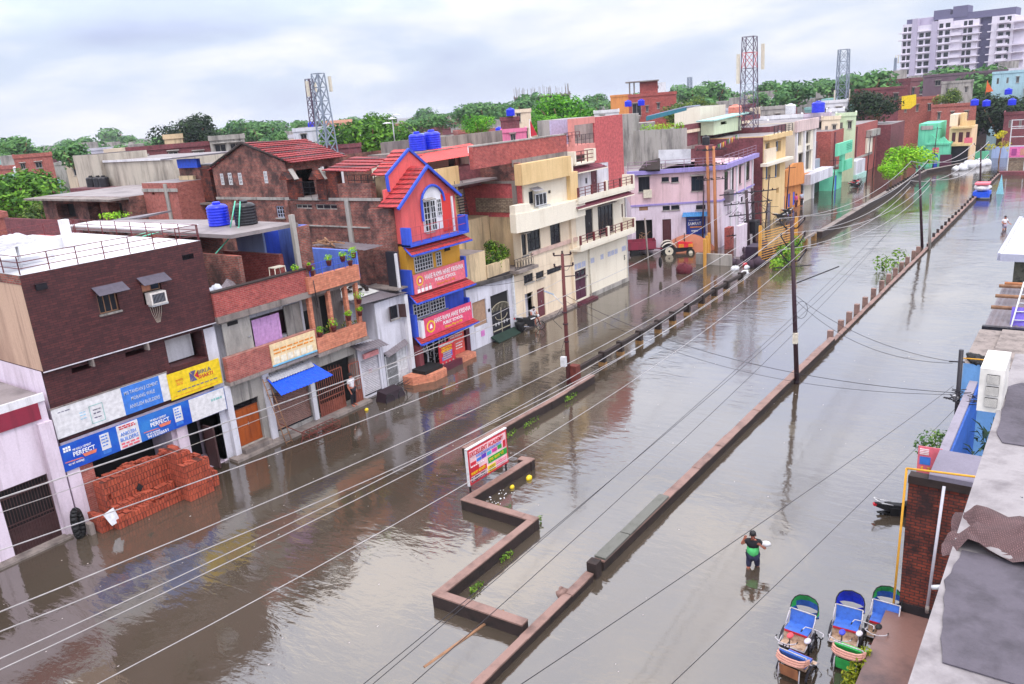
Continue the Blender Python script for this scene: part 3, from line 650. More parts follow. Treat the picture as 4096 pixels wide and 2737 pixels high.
text(t, 'ANKUSH', SBL, F, 13.44, 28.35, 2.87, .14, .6); text(t, 'BUILDERS', SBL, F, 13.44, 28.35, 2.67, .14, .7); lines(t, 13.12, 13.76, (3.08, 3.16), 28.35, SR, .05); lines(t, 13.1, 13.78, (2.36, 2.48), 28.35, SPK2, .08, .2)
lines(t, 17.0, 17.5, (2.85,), 28.355, plain('faded_teal', S(150, 205, 200)), .1, .14)

# =============== stack of new bricks
t = thing('brick_stack', 'huge stack of new orange bricks standing in the water in front of the shop', 'brick stack', (13.4, 27.5, 0))
def pile(m, x0, x1, y0, y1, z0, z1, ragged=0.0):
    """stacked bricks: a solid core, with courses of separate bricks on the faces seen and a slightly uneven top"""
    m.box(x0+.1, x1-.1, y0+.1, y1-.1, z0, z1-ragged-.08)
    ph = rnd.random()*6
    def top(x): return z1-ragged*(.35+.3*math.sin(x*3.1+ph)+.2*math.sin(x*7.7))
    x = x0
    while x < x1-.04:
        w = .115; h = top(x); y = y0
        while y < y1-.04:
            d = min(.235, y1-y); hh = h-rnd.choice((0, 0, 0, .04, .075))*(1 if ragged else 0)
            if y > y0+.3 and x > x0+.3 and x < x1-.4 and y < y1-.5: m.box(x, x+w-.006, y, y+d-.006, z1-ragged-.2, hh)
            else:
                z = z0; o = 0
                while z < hh-.02:
                    z2 = min(hh, z+.235 if z > -.1 else 0.0); o = rnd.uniform(-.007, .007)
                    if rnd.random() > .006: m.box(x+o*.5, x+w-.006+o*.5, y+o, y+d-.006+o, z, z2-.006)
                    z = z2
            y += .24
        x += .118
m = MB(); pile(m, 11.75, 14.35, 27.6, 28.3, -.4, 1.8, .16); m.build('main_block', BR_pile, t)
m = MB(); pile(m, 11.7, 14.25, 27.0, 27.58, -.4, .52, .1); pile(m, 11.85, 14.25, 27.3, 27.6, .45, .82, .1); m.build('front_step', BR_pile, t)
m = MB(); pile(m, 14.3, 15.3, 26.55, 28.2, -.4, 1.5, .1); pile(m, 14.3, 14.9, 26.95, 28.15, 1.45, 1.95, .12); pile(m, 15.33, 15.75, 26.85, 28.0, -.4, .85, .2); m.build('right_block', BR_pile, t)
m = MB(); pile(m, 11.25, 11.75, 27.3, 28.1, -.4, .6, .4); m.build('left_rubble', BR_pile, t)
MB().slab([(13.0, 27.54, 1.16), (13.14, 27.54, .98), (13.0, 27.54, .8), (12.87, 27.54, .98)], .03).build('diamond_gap', M_black, t)
m = MB()
for k in range(26): 
    x, y = rnd.uniform(11.9, 15.6), 26.9+rnd.random()*.15 if k % 2 else rnd.uniform(27.6, 28.2); z = .5 if k % 2 else 1.78
    if x > 14.2: continue
    m.box(x, x+.22, y, y+.11, z, z+.07)
m.build('loose_bricks', BR_pile, t)
tag(MB().slab([(11.35, 27.15, .75), (11.75, 27.15, .85), (11.85, 27.05, .3), (11.5, 27.0, .28)], .02).build('plastic_sack', M_cloth), 'torn white plastic sack caught on the left end of the brick stack', 'sack')
t = thing('tyre', 'worn lorry tyre leaning upright beside the brick stack', 'tyre', (10.75, 27.75, .45))
m = MB()
n = 18
for k in range(n):
    a, b_ = 2*math.pi*k/n, 2*math.pi*(k+1)/n
    m.tube((10.75+.16*math.cos(a), 27.8+.1*math.cos(a)+.02*k/n, .52+.52*math.sin(a)), (10.75+.16*math.cos(b_), 27.8+.1*math.cos(b_)+.02*k/n, .52+.52*math.sin(b_)), .12, 7)
m.build('tread', M_rub, t)
tag(MB().box(10.98, 11.16, 27.55, 27.85, -.3, .42).build('broken_post', M_conc), 'short broken grey concrete post leaning by the tyre', 'post')

# =============== peach and brick building with orange door and blue awning
t = thing('brick_building', 'two storey brick and peach tiled building with potted balcony and blue awning', 'building', (18, 28.5, 0))
shell(t, F, 17.9, 25.15, 28.5, 36.5, -.5, 3.25, M_conc2, [(17.98, 19.3, .3, 2.28), (20.0, 22.05, .3, 2.1), (22.45, 25.05, .1, 2.5)], name='lower_wall', roof=M_roofg, reveal=.5)
shell(t, F, 17.92, 22.7, 28.9, 36.4, 3.26, 5.9, M_whitewall, [(19.6, 22.5, 4.4, 5.6)], name='upper_wall', roof=M_roofg, reveal=.4)
MB().box(17.9, 22.72, 28.2, 28.45, 3.4, 4.45).build('balcony_parapet', BR_mid, t)
MB().box(17.88, 22.74, 28.15, 28.9, 3.24, 3.39).build('balcony_slab', M_conc, t)
MB().box(17.9, 22.72, 28.3, 28.55, 6.2, 7.2).build('roof_parapet', BR_red, t)
MB().box(17.88, 22.74, 28.25, 28.6, 7.2, 7.25).build('parapet_cap', M_kerbside, t)
MB().box(17.88, 22.76, 28.22, 29.0, 5.93, 6.19).build('roof_beam', M_conc, t)
MB().box(17.4, 17.9, 28.6, 28.8, -.4, 5.8).build('edge_pier', M_whitewall, t)
m = MB().box(18.14, 19.5, 28.42, 28.46, 4.46, 5.86).build('door_panel', M_conc2, t)
MB().box(18.4, 18.9, 28.40, 28.43, 5.68, 5.84).build('slot', M_black, m); MB().tube((19.25, 28.39, 5.0), (19.4, 28.39, 5.0), .02).build('handle', M_steel, m)
m = MB()
for k in range(16):
    a = 19.62+k*.09; m.slab([(a, 28.5+.03*(k % 2), 4.42), (a+.09, 28.5+.03*((k+1) % 2), 4.42), (a+.09, 28.5+.03*((k+1) % 2), 5.6), (a, 28.5+.03*(k % 2), 5.6)], .006)
m.build('curtain', plain('lilac_curtain', S(196, 150, 200), .9), t)
MB().box(21.1, 22.4, 29.25, 29.3, 4.4, 5.6).build('dark_opening', plain('maroon_dark', S(70, 38, 48)), t)
MB().box(21.6, 22.5, 28.82, 28.89, 4.0, 5.7).build('grey_wall_panel', M_conc2, t)
# peach part
MB().box(22.6, 25.7, 28.1, 28.35, 3.3, 4.0).build('lower_parapet', BR_or, t)
MB().box(22.6, 25.72, 28.1, 28.35, 6.1, 6.85).build('upper_parapet', BR_or, t)
MB().box(22.55, 25.74, 28.05, 33, 3.12, 3.28).build('lower_slab', M_conc, t)
MB().box(22.6, 25.7, 28.36, 36, 5.9, 6.08).build('upper_slab', M_conc, t)
shell(t, F, 22.75, 25.6, 29.5, 36.3, 3.29, 5.89, M_conc, [(23.0, 23.7, 3.4, 5.4), (24.2, 24.8, 3.4, 5.5)], name='back_wall', reveal=.3)
MB().box(23.0, 24.8, 29.76, 29.8, 3.4, 5.5).build('dark_opening', M_black, t)
for x in (22.62, 23.75, 24.8, 25.5): MB().box(x, x+.18, 28.3, 28.5, 3.9, 5.95).build('pilaster', BR_or, t)
MB().box(22.6, 25.6, 28.4, 29.5, 3.27, 3.32).build('balcony_floor', M_roofg, t)
railing(t, F, [(22.8, 28.15), (25.65, 28.15)], 6.85, .55, M_blue, 2, .7, .014, vr=.14)
MB().box(18.9, 22.7, 33.5, 33.7, 5.9, 7.6).build('back_parapet', BR_red, t)
m = MB(); m.tube((22.85, 28.05, 6.7), (22.9, 28.05, 5.4), .02); m.build('drain_pipe', M_dark, t)
# ground floor
opening(t, F, 17.99, 19.29, .32, 2.0, 28.5, M_door, 'door', .2, 2)
bars(t, F, 18.0, 19.28, 2.02, 2.26, 28.6, M_dark, 14, (0, .33, .66, 1), .006, name='fanlight_grill', frame=.012)
shutter(t, F, 20.02, 22.03, .32, 2.08, 28.5, M_shut)
MB().box(22.08, 22.32, 28.38, 28.6, -.3, 3.0).build('pillar', M_white, t); MB().box(19.62, 19.95, 28.4, 28.6, -.3, 3.22).build('pillar', M_whitewall, t)
MB().box(17.7, 17.98, 28.38, 28.6, -.3, 3.22).build('pillar', M_whitewall, t)
for a, b_, y in ((22.5, 24.05, 28.44), (24.42, 25.06, 28.3)):
    g_ = bars(t, F, a, b_, .12, 2.15, y, M_grate, 12 if b_ < 24.2 else 5, (0, .4, .55, 1), .016, plate=.3)
    m = MB()
    for k in range(9):
        u = a+(b_-a)*(k+.5)/9; m.tube((u, y, 2.15), (u, y, 2.15+.14+.12*math.sin(math.pi*(k+.5)/9)), .012, 4, .004)
    m.build('spikes', M_grate, g_)
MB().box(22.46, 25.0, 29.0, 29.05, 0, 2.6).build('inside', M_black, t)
MB().box(17.4, 25.3, 27.9, 28.5, -.5, .12).build('front_step', M_conc, t); MB().box(18.0, 19.4, 28.1, 28.49, .12, .3).build('door_step', M_conc, t)
m = MB(); sheetroof(m, (19.8, 28.42, 2.95), (22.3, 28.42, 2.95), (22.4, 27.05, 2.45), (19.5, 27.1, 2.45), 16, .03)
m = m.build('blue_awning', M_bsheet, t)
m2 = MB(); sheetroof(m2, (19.82, 28.43, 3.02), (22.3, 28.43, 3.02), (22.15, 27.95, 2.84), (19.75, 27.95, 2.84), 16, .03); m2.build('tin_upper_sheet', M_tin, t)
MB().tube((19.6, 27.15, 2.4), (19.7, 28.45, 2.2), .02).tube((22.3, 27.15, 2.4), (22.25, 28.45, 2.2), .02).build('awning_strut', M_dark, t)
t = board('signboard', 'sun bleached yellow shop signboard on the balcony above the blue awning', 'signboard', 20.05, 22.55, 3.42, 4.42, 28.12, plain('bleached_yellow', S(246, 218, 170), .6), fm=None)
patch(t, 20.05, 22.55, 3.42, 3.5, 28.12, plain('sky_strip', S(130, 200, 230))); 
for k in range(6): patch(t, 20.15+k*.37, 20.45+k*.37, 3.55, 3.82, 28.12, plain('pale_cream_patch', S(250, 240, 214)), 'square')
lines(t, 20.2, 22.4, (4.1, 3.95), 28.12, SO, .07, .3)
# the pots on the balcony
FG1 = foliage('bright_pot_leaves', S(96, 150, 30), S(150, 205, 40), S(186, 226, 70))
def leafblob(m, c, rx, ry, rz, n, size, rd, shell_=0.5, droop=0):
    for k in range(n):
        while True:
            x, y, z = rd.uniform(-1, 1), rd.uniform(-1, 1), rd.uniform(-1, 1); d = math.sqrt(x*x+y*y+z*z)
            if shell_ < d < 1: break
        p = Vector((c[0]+x*rx, c[1]+y*ry, c[2]+z*rz)); s = size*rd.uniform(.6, 1.3)
        nrm = Vector((x+rd.uniform(-.8, .8), y+rd.uniform(-.8, .8), z+.35+rd.uniform(-.8, .8))).normalized(); a = nrm.orthogonal().normalized(); a.rotate(Matrix.Rotation(rd.uniform(0, 6.28), 3, nrm)); b_ = nrm.cross(a)
        i = len(m.v); m.v += [p-a*s, p+b_*s*.5, p+a*s, p-b_*s*.5]; m.face([i, i+1, i+2, i+3])
    return m
POT = plain('terracotta_pot', S(110, 44, 44), .7)
def pot(x, y, z, label, r=.13, leaves=.2, mat=POT):
    t = thing('potted_plant', label, 'potted plant', (x, y, z), 'potted plants on the peach balconies')
    MB().lathe([(r*.7, 0), (r, .2), (r*1.08, .22), (r*1.08, .25)], (x, y, z), 10).build('pot', mat, t)
    m = MB(); leafblob(m, (x, y, z+.25+leaves*.6), leaves, leaves, leaves*.8, 90, .05, rnd, .2); m.build('leaves', FG1, t)
for x, z, l, d in ((22.25, 7.26, .2, 'fluffy lime plant in a maroon pot at the left corner of the brick parapet'), (22.78, 7.4, .08, 'small maroon pot at the left end of the blue rail'), (23.95, 7.4, .2, 'lime plant in a pot hooked on the middle of the blue rail'), (24.8, 7.42, .18, 'lime plant in a hanging maroon pot right of the middle of the blue rail'), (25.5, 7.45, .25, 'largest leafy pot at the right end of the blue rail')):
    pot(x, 28.12 if x > 22.5 else 28.45, z-.25, 'potted plant: '+d if False else d, leaves=l)
for x, z, l, d in ((22.95, 6.87, .14, 'small plant in a white trough behind the blue rail'), (25.3, 6.88, .3, 'bushy yellow green plant behind the right end of the blue rail'), (22.9, 3.98, .22, 'pot with drooping green leaves at the left end of the lower balcony'), (23.75, 4.05, .28, 'round lime plant on the lower balcony wall'), (24.75, 4.3, .2, 'white bowl of lime leaves right of the lower balcony centre'), (25.55, 4.95, .3, 'highest lime plant on the right post of the lower balcony'), (25.5, 4.35, .18, 'small plant under the highest plant of the lower balcony')):
    pot(x, 28.2, z, d, leaves=l)
t = thing('potted_shrub', 'dark tangled shrub with pale flowers filling the lower balcony', 'shrub', (24.2, 28.7, 3.4))
m = MB()
for x in (23.6, 24.0, 24.9, 25.3): leafblob(m, (x, 28.6, 3.95), .35, .25, .4, 160, .05, rnd, .1)
m.build('leaves', foliage('dark_pot_leaves', S(30, 52, 26), S(70, 96, 36), S(190, 190, 90)), t)

# things on the roof of that building
t = thing('gravel_heap', 'heap of grey stone gravel behind the brick roof parapet', 'gravel heap', (19.6, 29.5, 6.0))
m = MB(); nx, ny = 16, 8
idx = {}
for i in range(nx+1):
    for j in range(ny+1):
        x = i/nx*2-1; y = j/ny*2-1; h = max(0, 1-math.sqrt(x*x+y*y))*1.25+rnd.uniform(-.03, .03)
        idx[i, j] = m.pt((19.6+x*1.9, 29.7+y*1.1, 6.1+h))
for i in range(nx):
    for j in range(ny): m.face([idx[i, j], idx[i+1, j], idx[i+1, j+1], idx[i, j+1]])
m.build('stones', M_gravel, t)
SK1 = paint('white_plastic_sack', S(225, 228, 236), .6, .4, S(150, 160, 190), 3, streak=False)
for k in range(14):
    c_ = (18.15+rnd.uniform(-.15, .6), 29.6+rnd.uniform(-.5, .9), 6.3+k*.07); tag(MB().ball(c_, .26, 8, 5, (1, .8, .8), .18, rnd).build('cement_sack', SK1), 'crumpled white sack in the pile against the brown building on the brick roof', 'sack', 'crumpled white sacks on the brick roof')
MB_ = MB(); 
for a in ((0, 0), (.55, 0), (.55, .4), (0, .4)): MB_.tube((21.6+a[0]+(a[0]-.27)*.3, 29+a[1], 6.2), (21.6+a[0], 29+a[1], 7.45), .018)
MB_.box(21.58, 22.17, 28.98, 29.42, 7.42, 7.46)
tag(MB_.build('metal_stool', M_cream_m), 'bare pale metal stool frame on the brick roof', 'stool')
tag(MB().box(21.0, 21.3, 33.42, 33.47, 6.6, 7.65).build('hanging_cloth', plain('navy_cloth', S(44, 48, 72), .95)), 'dark blue cloth hanging over the inner brick wall', 'cloth')

# things in front of it
t = thing('ladder', 'old bamboo ladder leaning on the pillar beside the roller shutter', 'ladder', (19.7, 28, 0))
m = MB(); m.tube((19.55, 28.32, 3.0), (19.72, 27.6, -.1), .025); m.tube((19.8, 28.32, 3.0), (20.05, 27.6, -.1), .025)
for k in range(9):
    s = (k+.5)/9; m.tube((19.55+.17*s, 28.32-.72*s, 3-3.1*s), (19.8+.25*s, 28.32-.72*s, 3-3.1*s), .018)
m.build('rails_and_rungs', M_wood, t)
t = thing('welded_rack', 'rusty red welded rack lying in front of the roller shutter', 'metal rack', (21, 27, .1))
m = MB()
for z in (.05, .35):
    for y in (26.85, 27.35): m.tube((20.4, y, z), (22.2, y, z), .02)
    for k in range(9): m.tube((20.4+k*.225, 26.85, z), (20.4+k*.225, 27.35, z), .014)
for k in range(5): m.tube((20.4+k*.45, 26.85, .05), (20.4+k*.45, 26.85, .35), .016); m.tube((20.4+k*.45, 27.35, .05), (20.4+k*.45, 27.35, .35), .016)
m.tube((20.4, 27.1, .3), (19.8, 28.1, .9), .02); m.tube((20.0, 27.0, .0), (20.4, 27.1, .5), .02)
m.build('bars', M_rust, t)

# =============== little white annex with tin roofs
t = thing('white_annex', 'small white two storey annex with an open window and tin roofs', 'house', (26, 28.5, 0))
shell(t, F, 25.25, 26.75, 28.5, 31, -.5, 2.7, M_whitewall, [(25.4, 26.62, .1, 2.0)], name='shop_wall', reveal=.12)
shutter(t, F, 25.42, 26.6, .12, 1.98, 28.5, M_shutw)
shell(t, F, 26.78, 28.98, 28.5, 32.5, -.5, 4.62, M_whitewall, [(27.0, 28.62, .02, 1.98), (27.78, 28.4, 3.5, 4.2)], name='main_wall')
shell(t, F, 25.3, 26.77, 29.6, 32.4, 2.71, 4.7, M_whitewall, name='side_wall')
window(t, F, 27.8, 28.38, 3.52, 4.18, 28.5, 2, 1, M_dark)
for x0, x1, y in ((27.5, 27.78, 28.18), (28.42, 28.6, 28.15)): MB().slab([(x0, y, 3.5), (x1, 28.48, 3.5), (x1, 28.48, 4.2), (x0, y, 4.2)] if x0 < 28 else [(x0, 28.48, 3.5), (x1, y, 3.5), (x1, y, 4.2), (x0, 28.48, 4.2)], .03).build('window_leaf', M_darkgate, t)
g_ = bars(t, F, 27.02, 27.85, .05, 1.75, 28.45, M_white_m, 10, (0, .3, .6, 1), .012); bars(t, F, 27.9, 28.58, .05, 1.9, 28.48, M_white_m, 3, (0, .35, .7, 1), .015, plate=.98)
MB().box(27.0, 28.6, 28.62, 28.66, 0, 1.98).build('inside', M_black, t)
m = MB(); sheetroof(m, (27.0, 28.55, 1.95), (28.65, 28.55, 2.3), (28.6, 28.2, 2.05), (27.05, 28.2, 1.75), 10, .02); m.build('door_awning', M_tin2, t)
m = MB(); sheetroof(m, (25.3, 31.2, 5.2), (28.4, 31.2, 5.1), (28.95, 28.2, 4.72), (25.6, 28.25, 4.85), 18, .025); m.build('roof', M_tin2, t)
m = MB(); m.slab([(25.7, 29.0, 5.0), (27.9, 29.2, 4.97), (28.0, 31.0, 5.16), (25.9, 31.0, 5.22)], .02); m.build('white_roof_sheet', plain('white_plastic_sheet', S(235, 235, 230), .5), t)
for k in range(17): x, y = 26+rnd.random()*1.9, 29.3+rnd.random()*1.5; MB().box(x, x+.16, y, y+.12, 5.1+(y-29.2)*.07, 5.26).build('roof_stone', M_kerbside, t)
MB().box(28.2, 29.1, 28.3, 30.6, 4.95, 5.02).build('flat_slab', M_conc, t)
m = MB(); sheetroof(m, (24.85, 28.5, 2.95), (26.85, 28.5, 2.75), (26.9, 27.9, 2.5), (24.95, 27.9, 2.72), 10, .03); m.build('shop_awning', M_tin2, t)
MB().box(25.5, 26.5, 28.3, 28.42, 2.1, 2.35).build('shutter_box', plain('pale_pink_box', S(230, 150, 150)), t)
MB().box(28.75, 29.0, 28.3, 28.5, -.4, 4.6).build('corner_pier', M_white, t)
text(t, '35', plain('faint_pink_ink', S(214, 170, 180)), F, 26.0, 28.545, 1.3, .2)
t = thing('hand_cart', 'dark overturned hand cart lying in the water in front of the white annex', 'cart', (26.2, 27.4, 0))
m = MB(); m.hexa([(25.35, 27.0, -.1), (26.8, 27.0, -.1), (26.8, 27.75, -.1), (25.35, 27.75, -.1)], [(25.5, 27.1, .42), (26.7, 27.15, .38), (26.7, 27.7, .5), (25.5, 27.7, .52)])
m.build('tray', plain('blackish_maroon', S(44, 26, 36), .6), t)
m = MB()
for k in range(7): m.tube((26.7, 27.1+k*.1, .4), (27.2+rnd.random()*.2, 27.0+k*.12, .1+rnd.random()*.5), .015)
m.build('handles', M_dark, t)
for x in (25.6, 26.5):
    m = MB(); n = 14
    for k in range(n): a, b_ = 6.283*k/n, 6.283*(k+1)/n; m.tube((x+.3*math.cos(a), 26.96, .1+.3*math.sin(a)), (x+.3*math.cos(b_), 26.96, .1+.3*math.sin(b_)), .025, 5)
    m.build('wheel', M_rub, t)
# =============== the school
t = thing('school', 'narrow red, yellow and blue school building with steep red gable and tiled canopies', 'school', (29.4, 28.5, 0))
XA, XB = 29.42, 33.75
shell(t, F, XA, XB, 28.5, 29.6, -.5, 2.1, paint('maroon_plaster', S(140, 66, 72), .7, .4), [(29.6, 31.7, .1, 1.75), (31.9, 33.2, .1, 1.6)], name='ground_floor_wall', reveal=.3)
shell(t, F, XA, XB, 28.5, 29.6, 2.11, 4.4, M_blue, [(29.5, 32.1, 3.08, 3.92), (32.7, 33.1, 3.95, 4.1)], name='blue_floor_wall')
shell(t, F, XA, XB, 28.5, 29.6, 4.41, 7.0, M_saff, [(29.95, 31.45, 5.5, 6.38), (31.68, 32.16, 5.48, 6.3), (32.45, 32.95, 6.2, 6.45)], name='yellow_floor_wall')
for a, b_, c, d, nx, nz in ((29.52, 30.75, 3.1, 3.9, 5, 4), (30.85, 32.08, 3.1, 3.9, 5, 4), (29.97, 31.43, 5.52, 6.36, 7, 4), (31.7, 32.14, 5.5, 6.28, 2, 4)): window(t, F, a, b_, c, d, 28.42, nx, nz, M_white_m, .05)
m = MB(); m.lathe([(0.25, 0), (.25, .02)], (0, 0, 0)); 
MB().slab([(32.45, 28.48, 6.2), (32.95, 28.48, 6.2), (32.9, 28.48, 6.4), (32.7, 28.48, 6.5), (32.5, 28.48, 6.4)], .02).build('half_round_window', M_black, t)
MB().box(32.72, 33.08, 28.52, 28.56, 3.97, 4.08).build('vent', M_black, t)
for z0, z1 in ((2.2, 3.2), (4.5, 5.6)):
    MB().box(29.26, 29.42, 28.2, 29.3, z0, z1+.2).build('blue_fin', M_blue, t); MB().box(33.72, 33.88, 28.2, 28.6, z0, z1+.1).build('blue_fin', M_blue, t)
# canopies
def canopy(zt, zb, x0=29.2, x1=33.85):
    c = tileroof(t, (x0+.1, 28.45, zt), (x1, 28.45, zt), (x1-.1, 27.55, zb), (x0-.3, 27.6, zb), T_red, 5, name='tiled_canopy', lip=.03)
    m = MB(); m.box(x0-.3, x1-.1, 27.5, 27.58, zb-.08, zb+.0); m.tube((x0+.1, 28.45, zt-.05), (x0-.32, 27.56, zb-.05), .05)
    m.build('blue_edge', M_blue, c)
canopy(7.02, 6.7); canopy(4.5, 4.2); canopy(2.24, 1.98)
# gable storey
Z0, ZE, ZA = 7.15, 9.2, 10.85; xm = (XA+XB)/2-.05
m = MB(); pts = [(XA-.02, Z0), (XB, Z0), (XB, ZE+.05), (xm, ZA), (XA-.02, ZE)]
a = [m.pt((x, 28.5, z)) for x, z in pts]; b_ = [m.pt((x, 29.63, z)) for x, z in pts]; m.face(a); m.face(b_[::-1])
for k in range(5): m.face([a[k], b_[k], b_[(k+1) % 5], a[(k+1) % 5]])
m.build('gable_wall', M_red, t)
tileroof(t, (xm, 28.35, ZA+.06), (xm, 29.64, ZA+.06), (XA-.5, 29.64, ZE-.12), (XA-.35, 28.35, ZE-.12), T_red, 9, lip=.05)
tileroof(t, (xm, 28.35, ZA+.06), (xm, 31, ZA+.06), (XB+.3, 31, ZE-.1), (XB+.3, 28.35, ZE-.1), T_red, 9, lip=.05)
tileroof(t, (xm, 29.55, ZA+.95), (xm, 30.6, ZA+.95), (29.6, 30.6, 10.62), (29.65, 29.55, 10.62), T_red, 7, lip=.05)
MB().slab([(29.4, 29.65, 8.9), (33.2, 29.65, 8.9), (33.2, 29.65, 10.6), (xm, 29.65, ZA+.85), (29.75, 29.65, 10.62), (29.75, 29.65, 9.95), (29.4, 29.65, 9.9)], -.12).build('rear_gable', M_red, t)
def verge(p, q, r_=.09): return MB().tube(p, q, r_, 4)
for p, q in (((xm, 28.3, ZA+.05), (XA-.4, 28.3, ZE-.2)), ((xm, 28.3, ZA+.05), (XB+.3, 28.3, ZE-.15)), ((xm, 29.5, ZA+.95), (29.65, 29.5, 10.6)), ((29.68, 29.5, 10.6), (29.72, 29.5, 9.8)), ((xm, 29.5, ZA+.95), (XB-.6, 29.5, ZE+1.4))):
    verge(p, q).build('blue_verge', M_blue, t)
# arched balcony window
m = MB(); n = 14; cx, cz, r0 = 31.85, 8.95, .92
for k in range(n):
    a0, a1 = math.pi*k/n, math.pi*(k+1)/n; m.tube((cx+r0*math.cos(a0), 28.42, cz+r0*math.sin(a0)), (cx+r0*math.cos(a1), 28.42, cz+r0*math.sin(a1)), .07, 5)
m.tube((cx-r0, 28.42, cz), (cx-r0, 28.42, 8.1), .07, 5); m.build('blue_arch', M_blue, t)
m = MB(); pts = [(cx+r0*.93*math.cos(math.pi*k/n), 28.48, cz+r0*.93*math.sin(math.pi*k/n)) for k in range(n+1)]; m.slab([(cx-r0*.93, 28.48, 7.5), (cx+r0*.93, 28.48, 7.5)]+pts, .03)
m.build('white_arch_panel', M_white, t)
for a_, b2 in ((31.05, 31.55), (31.6, 32.0)): window(t, F, a_, b2, 7.5, 9.1, 28.36, 2, 5, M_white_m, .04, name='balcony_door')
window(t, F, 32.15, 32.5, 8.2, 9.1, 28.36, 2, 4, M_white_m, .04)
MB().box(32.55, 33.3, 28.45, 28.49, 7.3, 9.3).build('red_panel', paint('deep_red_paint', S(226, 56, 50), .7, .2), t)
MB().box(33.32, 33.45, 28.4, 28.5, 7.2, 9.1).build('white_pilaster', M_white, t)
MB().box(29.2, 34.0, 27.9, 28.5, 7.03, 7.14).build('balcony_floor', M_blue, t)
g_ = railing(t, F, [(29.4, 27.95), (33.85, 27.95)], 7.14, .85, plain('pinkish_red_rail', S(190, 70, 76)), 2, .75, .016)
MB().box(33.8, 33.98, 27.88, 28.5, 7.05, 8.02).build('blue_end_post', M_blue, t); MB().box(29.2, 29.35, 27.88, 28.5, 7.05, 8.02).build('blue_end_post', M_blue, t)
# ground floor grille, pillar, planters
m = MB()
for k in range(5): m.box(29.65+k*.5, 29.71+k*.5, 28.4, 28.44, .1, 1.72)
for k in range(60):
    x, z = 29.65+rnd.random()*1.9, .15+rnd.random()*1.45; a_ = rnd.random()*3.14; m.tube((x, 28.43, z), (x+.22*math.cos(a_), 28.43, z+.22*math.sin(a_)), .012, 4)
m.build('scroll_grille', M_white_m, t)
MB().box(29.6, 33.2, 28.78, 28.8, .1, 1.75).build('inside', M_black, t)
MB().box(33.3, 33.62, 28.2, 28.5, -.4, 1.9).build('maroon_pillar', M_maroon, t)
MB().box(29.2, 29.5, 28.1, 28.5, -.4, 1.7).build('maroon_pillar', paint('maroon_plaster', (0, 0, 0, 1)), t)
m = MB(); m.prism([(27.95, 28.3), (27.95, 27.6), (29.0, 26.95), (30.0, 27.0), (30.2, 27.5), (30.2, 28.3)], -.5, .42); m.build('stone_planter', BR_or, t)
MB().box(28.6, 30.0, 27.25, 28.2, .4, .62).build('black_basin', M_rub, t)
MB().box(30.25, 31.95, 27.5, 27.7, -.4, .35).build('maroon_planter', M_maroon, t); MB().box(31.96, 33.3, 27.6, 28.3, -.4, .3).build('stone_planter', BR_or, t)
# signs
def emblem(t, x, z, y, r):
    m = MB(); n = 16
    m.slab([(x+r*math.cos(6.283*k/n), y, z+r*math.sin(6.283*k/n)) for k in range(n)], .01); o = m.build('emblem_disc', SY, t)
    m = MB(); m.slab([(x+r*.72*math.cos(6.283*k/n), y-.006, z+r*.72*math.sin(6.283*k/n)) for k in range(n)], .008); o2 = m.build('emblem_centre', SPK, o)
    m = MB(); m.slab([(x-r*.3, y-.012, z-r*.3), (x+r*.3, y-.012, z-r*.3), (x+r*.2, y-.012, z+r*.2), (x, y-.012, z+r*.45), (x-r*.2, y-.012, z+r*.2)], .008); m.build('emblem_motif', WH, o)
t = board('school_sign', 'upper salmon pink school signboard with children along the bottom', 'signboard', 29.4, 33.6, 4.5, 5.53, 28.12, SPK2)
text(t, 'HARE RAMA HARE KRISHNA', WH, F, 31.85, 28.11, 5.22, .27, 3.2, bold=False); text(t, 'PUBLIC SCHOOL', WH, F, 31.9, 28.11, 4.93, .17, 1.75); text(t, 'Classes Play to VIII', SO, F, 31.9, 28.11, 4.68, .12, 1.5)
emblem(t, 29.85, 5.15, 28.11, .26)
for k in range(4): m = patch(t, 29.6+k*.3, 29.82+k*.3, 4.53, 4.72, 28.118, WH, 'child_picture'); MB().ball((29.71+k*.3, 28.11, 4.8), .075, 8, 5, (1, .15, 1)).build('face', plain('picture_skin', S(200, 170, 160)), m)
t = board('school_sign', 'lower bright pink school signboard with a yellow ringed emblem', 'signboard', 29.65, 33.68, 2.12, 3.12, 27.95, SPK)
MB().box(29.42, 29.645, 27.95, 28.45, 2.1, 3.05).build('white_side', M_white, t)
text(t, 'HARE RAMA HARE KRISHNA', WH, F, 32.0, 27.94, 2.80, .27, 3.1, bold=False); text(t, 'PUBLIC SCHOOL', WH, F, 32.0, 27.94, 2.50, .17, 1.7); text(t, 'Classes Play to VIII', SY, F, 32.0, 27.94, 2.27, .12, 1.5); emblem(t, 30.15, 2.6, 27.94, .34)
t = board('school_banner', 'upright red school banner standing at the entrance between the planters', 'banner', 30.4, 31.72, .02, 1.5, 27.8, SR, .03)
text(t, 'HARE RAMA HARE KRISHNA', WH, F, 31.06, 27.79, 1.36, .1, 1.2); text(t, 'PUBLIC SCHOOL', SY, F, 31.06, 27.79, 1.2, .1, .9); lines(t, 30.6, 31.5, (1.06, .98), 27.79, SY, .05)
for z in (.5, .62, .74, .86): patch(t, 30.62+.1*(z > .7), 31.5-.1*(z < .6), z, z+.09, 27.8, SBL, 'text_band')
lines(t, 30.7, 31.4, (.53, .65, .77, .89), 27.79, SY, .03, .1)
for k in range(4): m = patch(t, 30.5+k*.3, 30.72+k*.3, .1, .28, 27.8, WH, 'child_picture'); MB().ball((30.61+k*.3, 27.79, .34), .07, 8, 5, (1, .15, 1)).build('face', plain('picture_skin', (1, 1, 1, 1)), m)
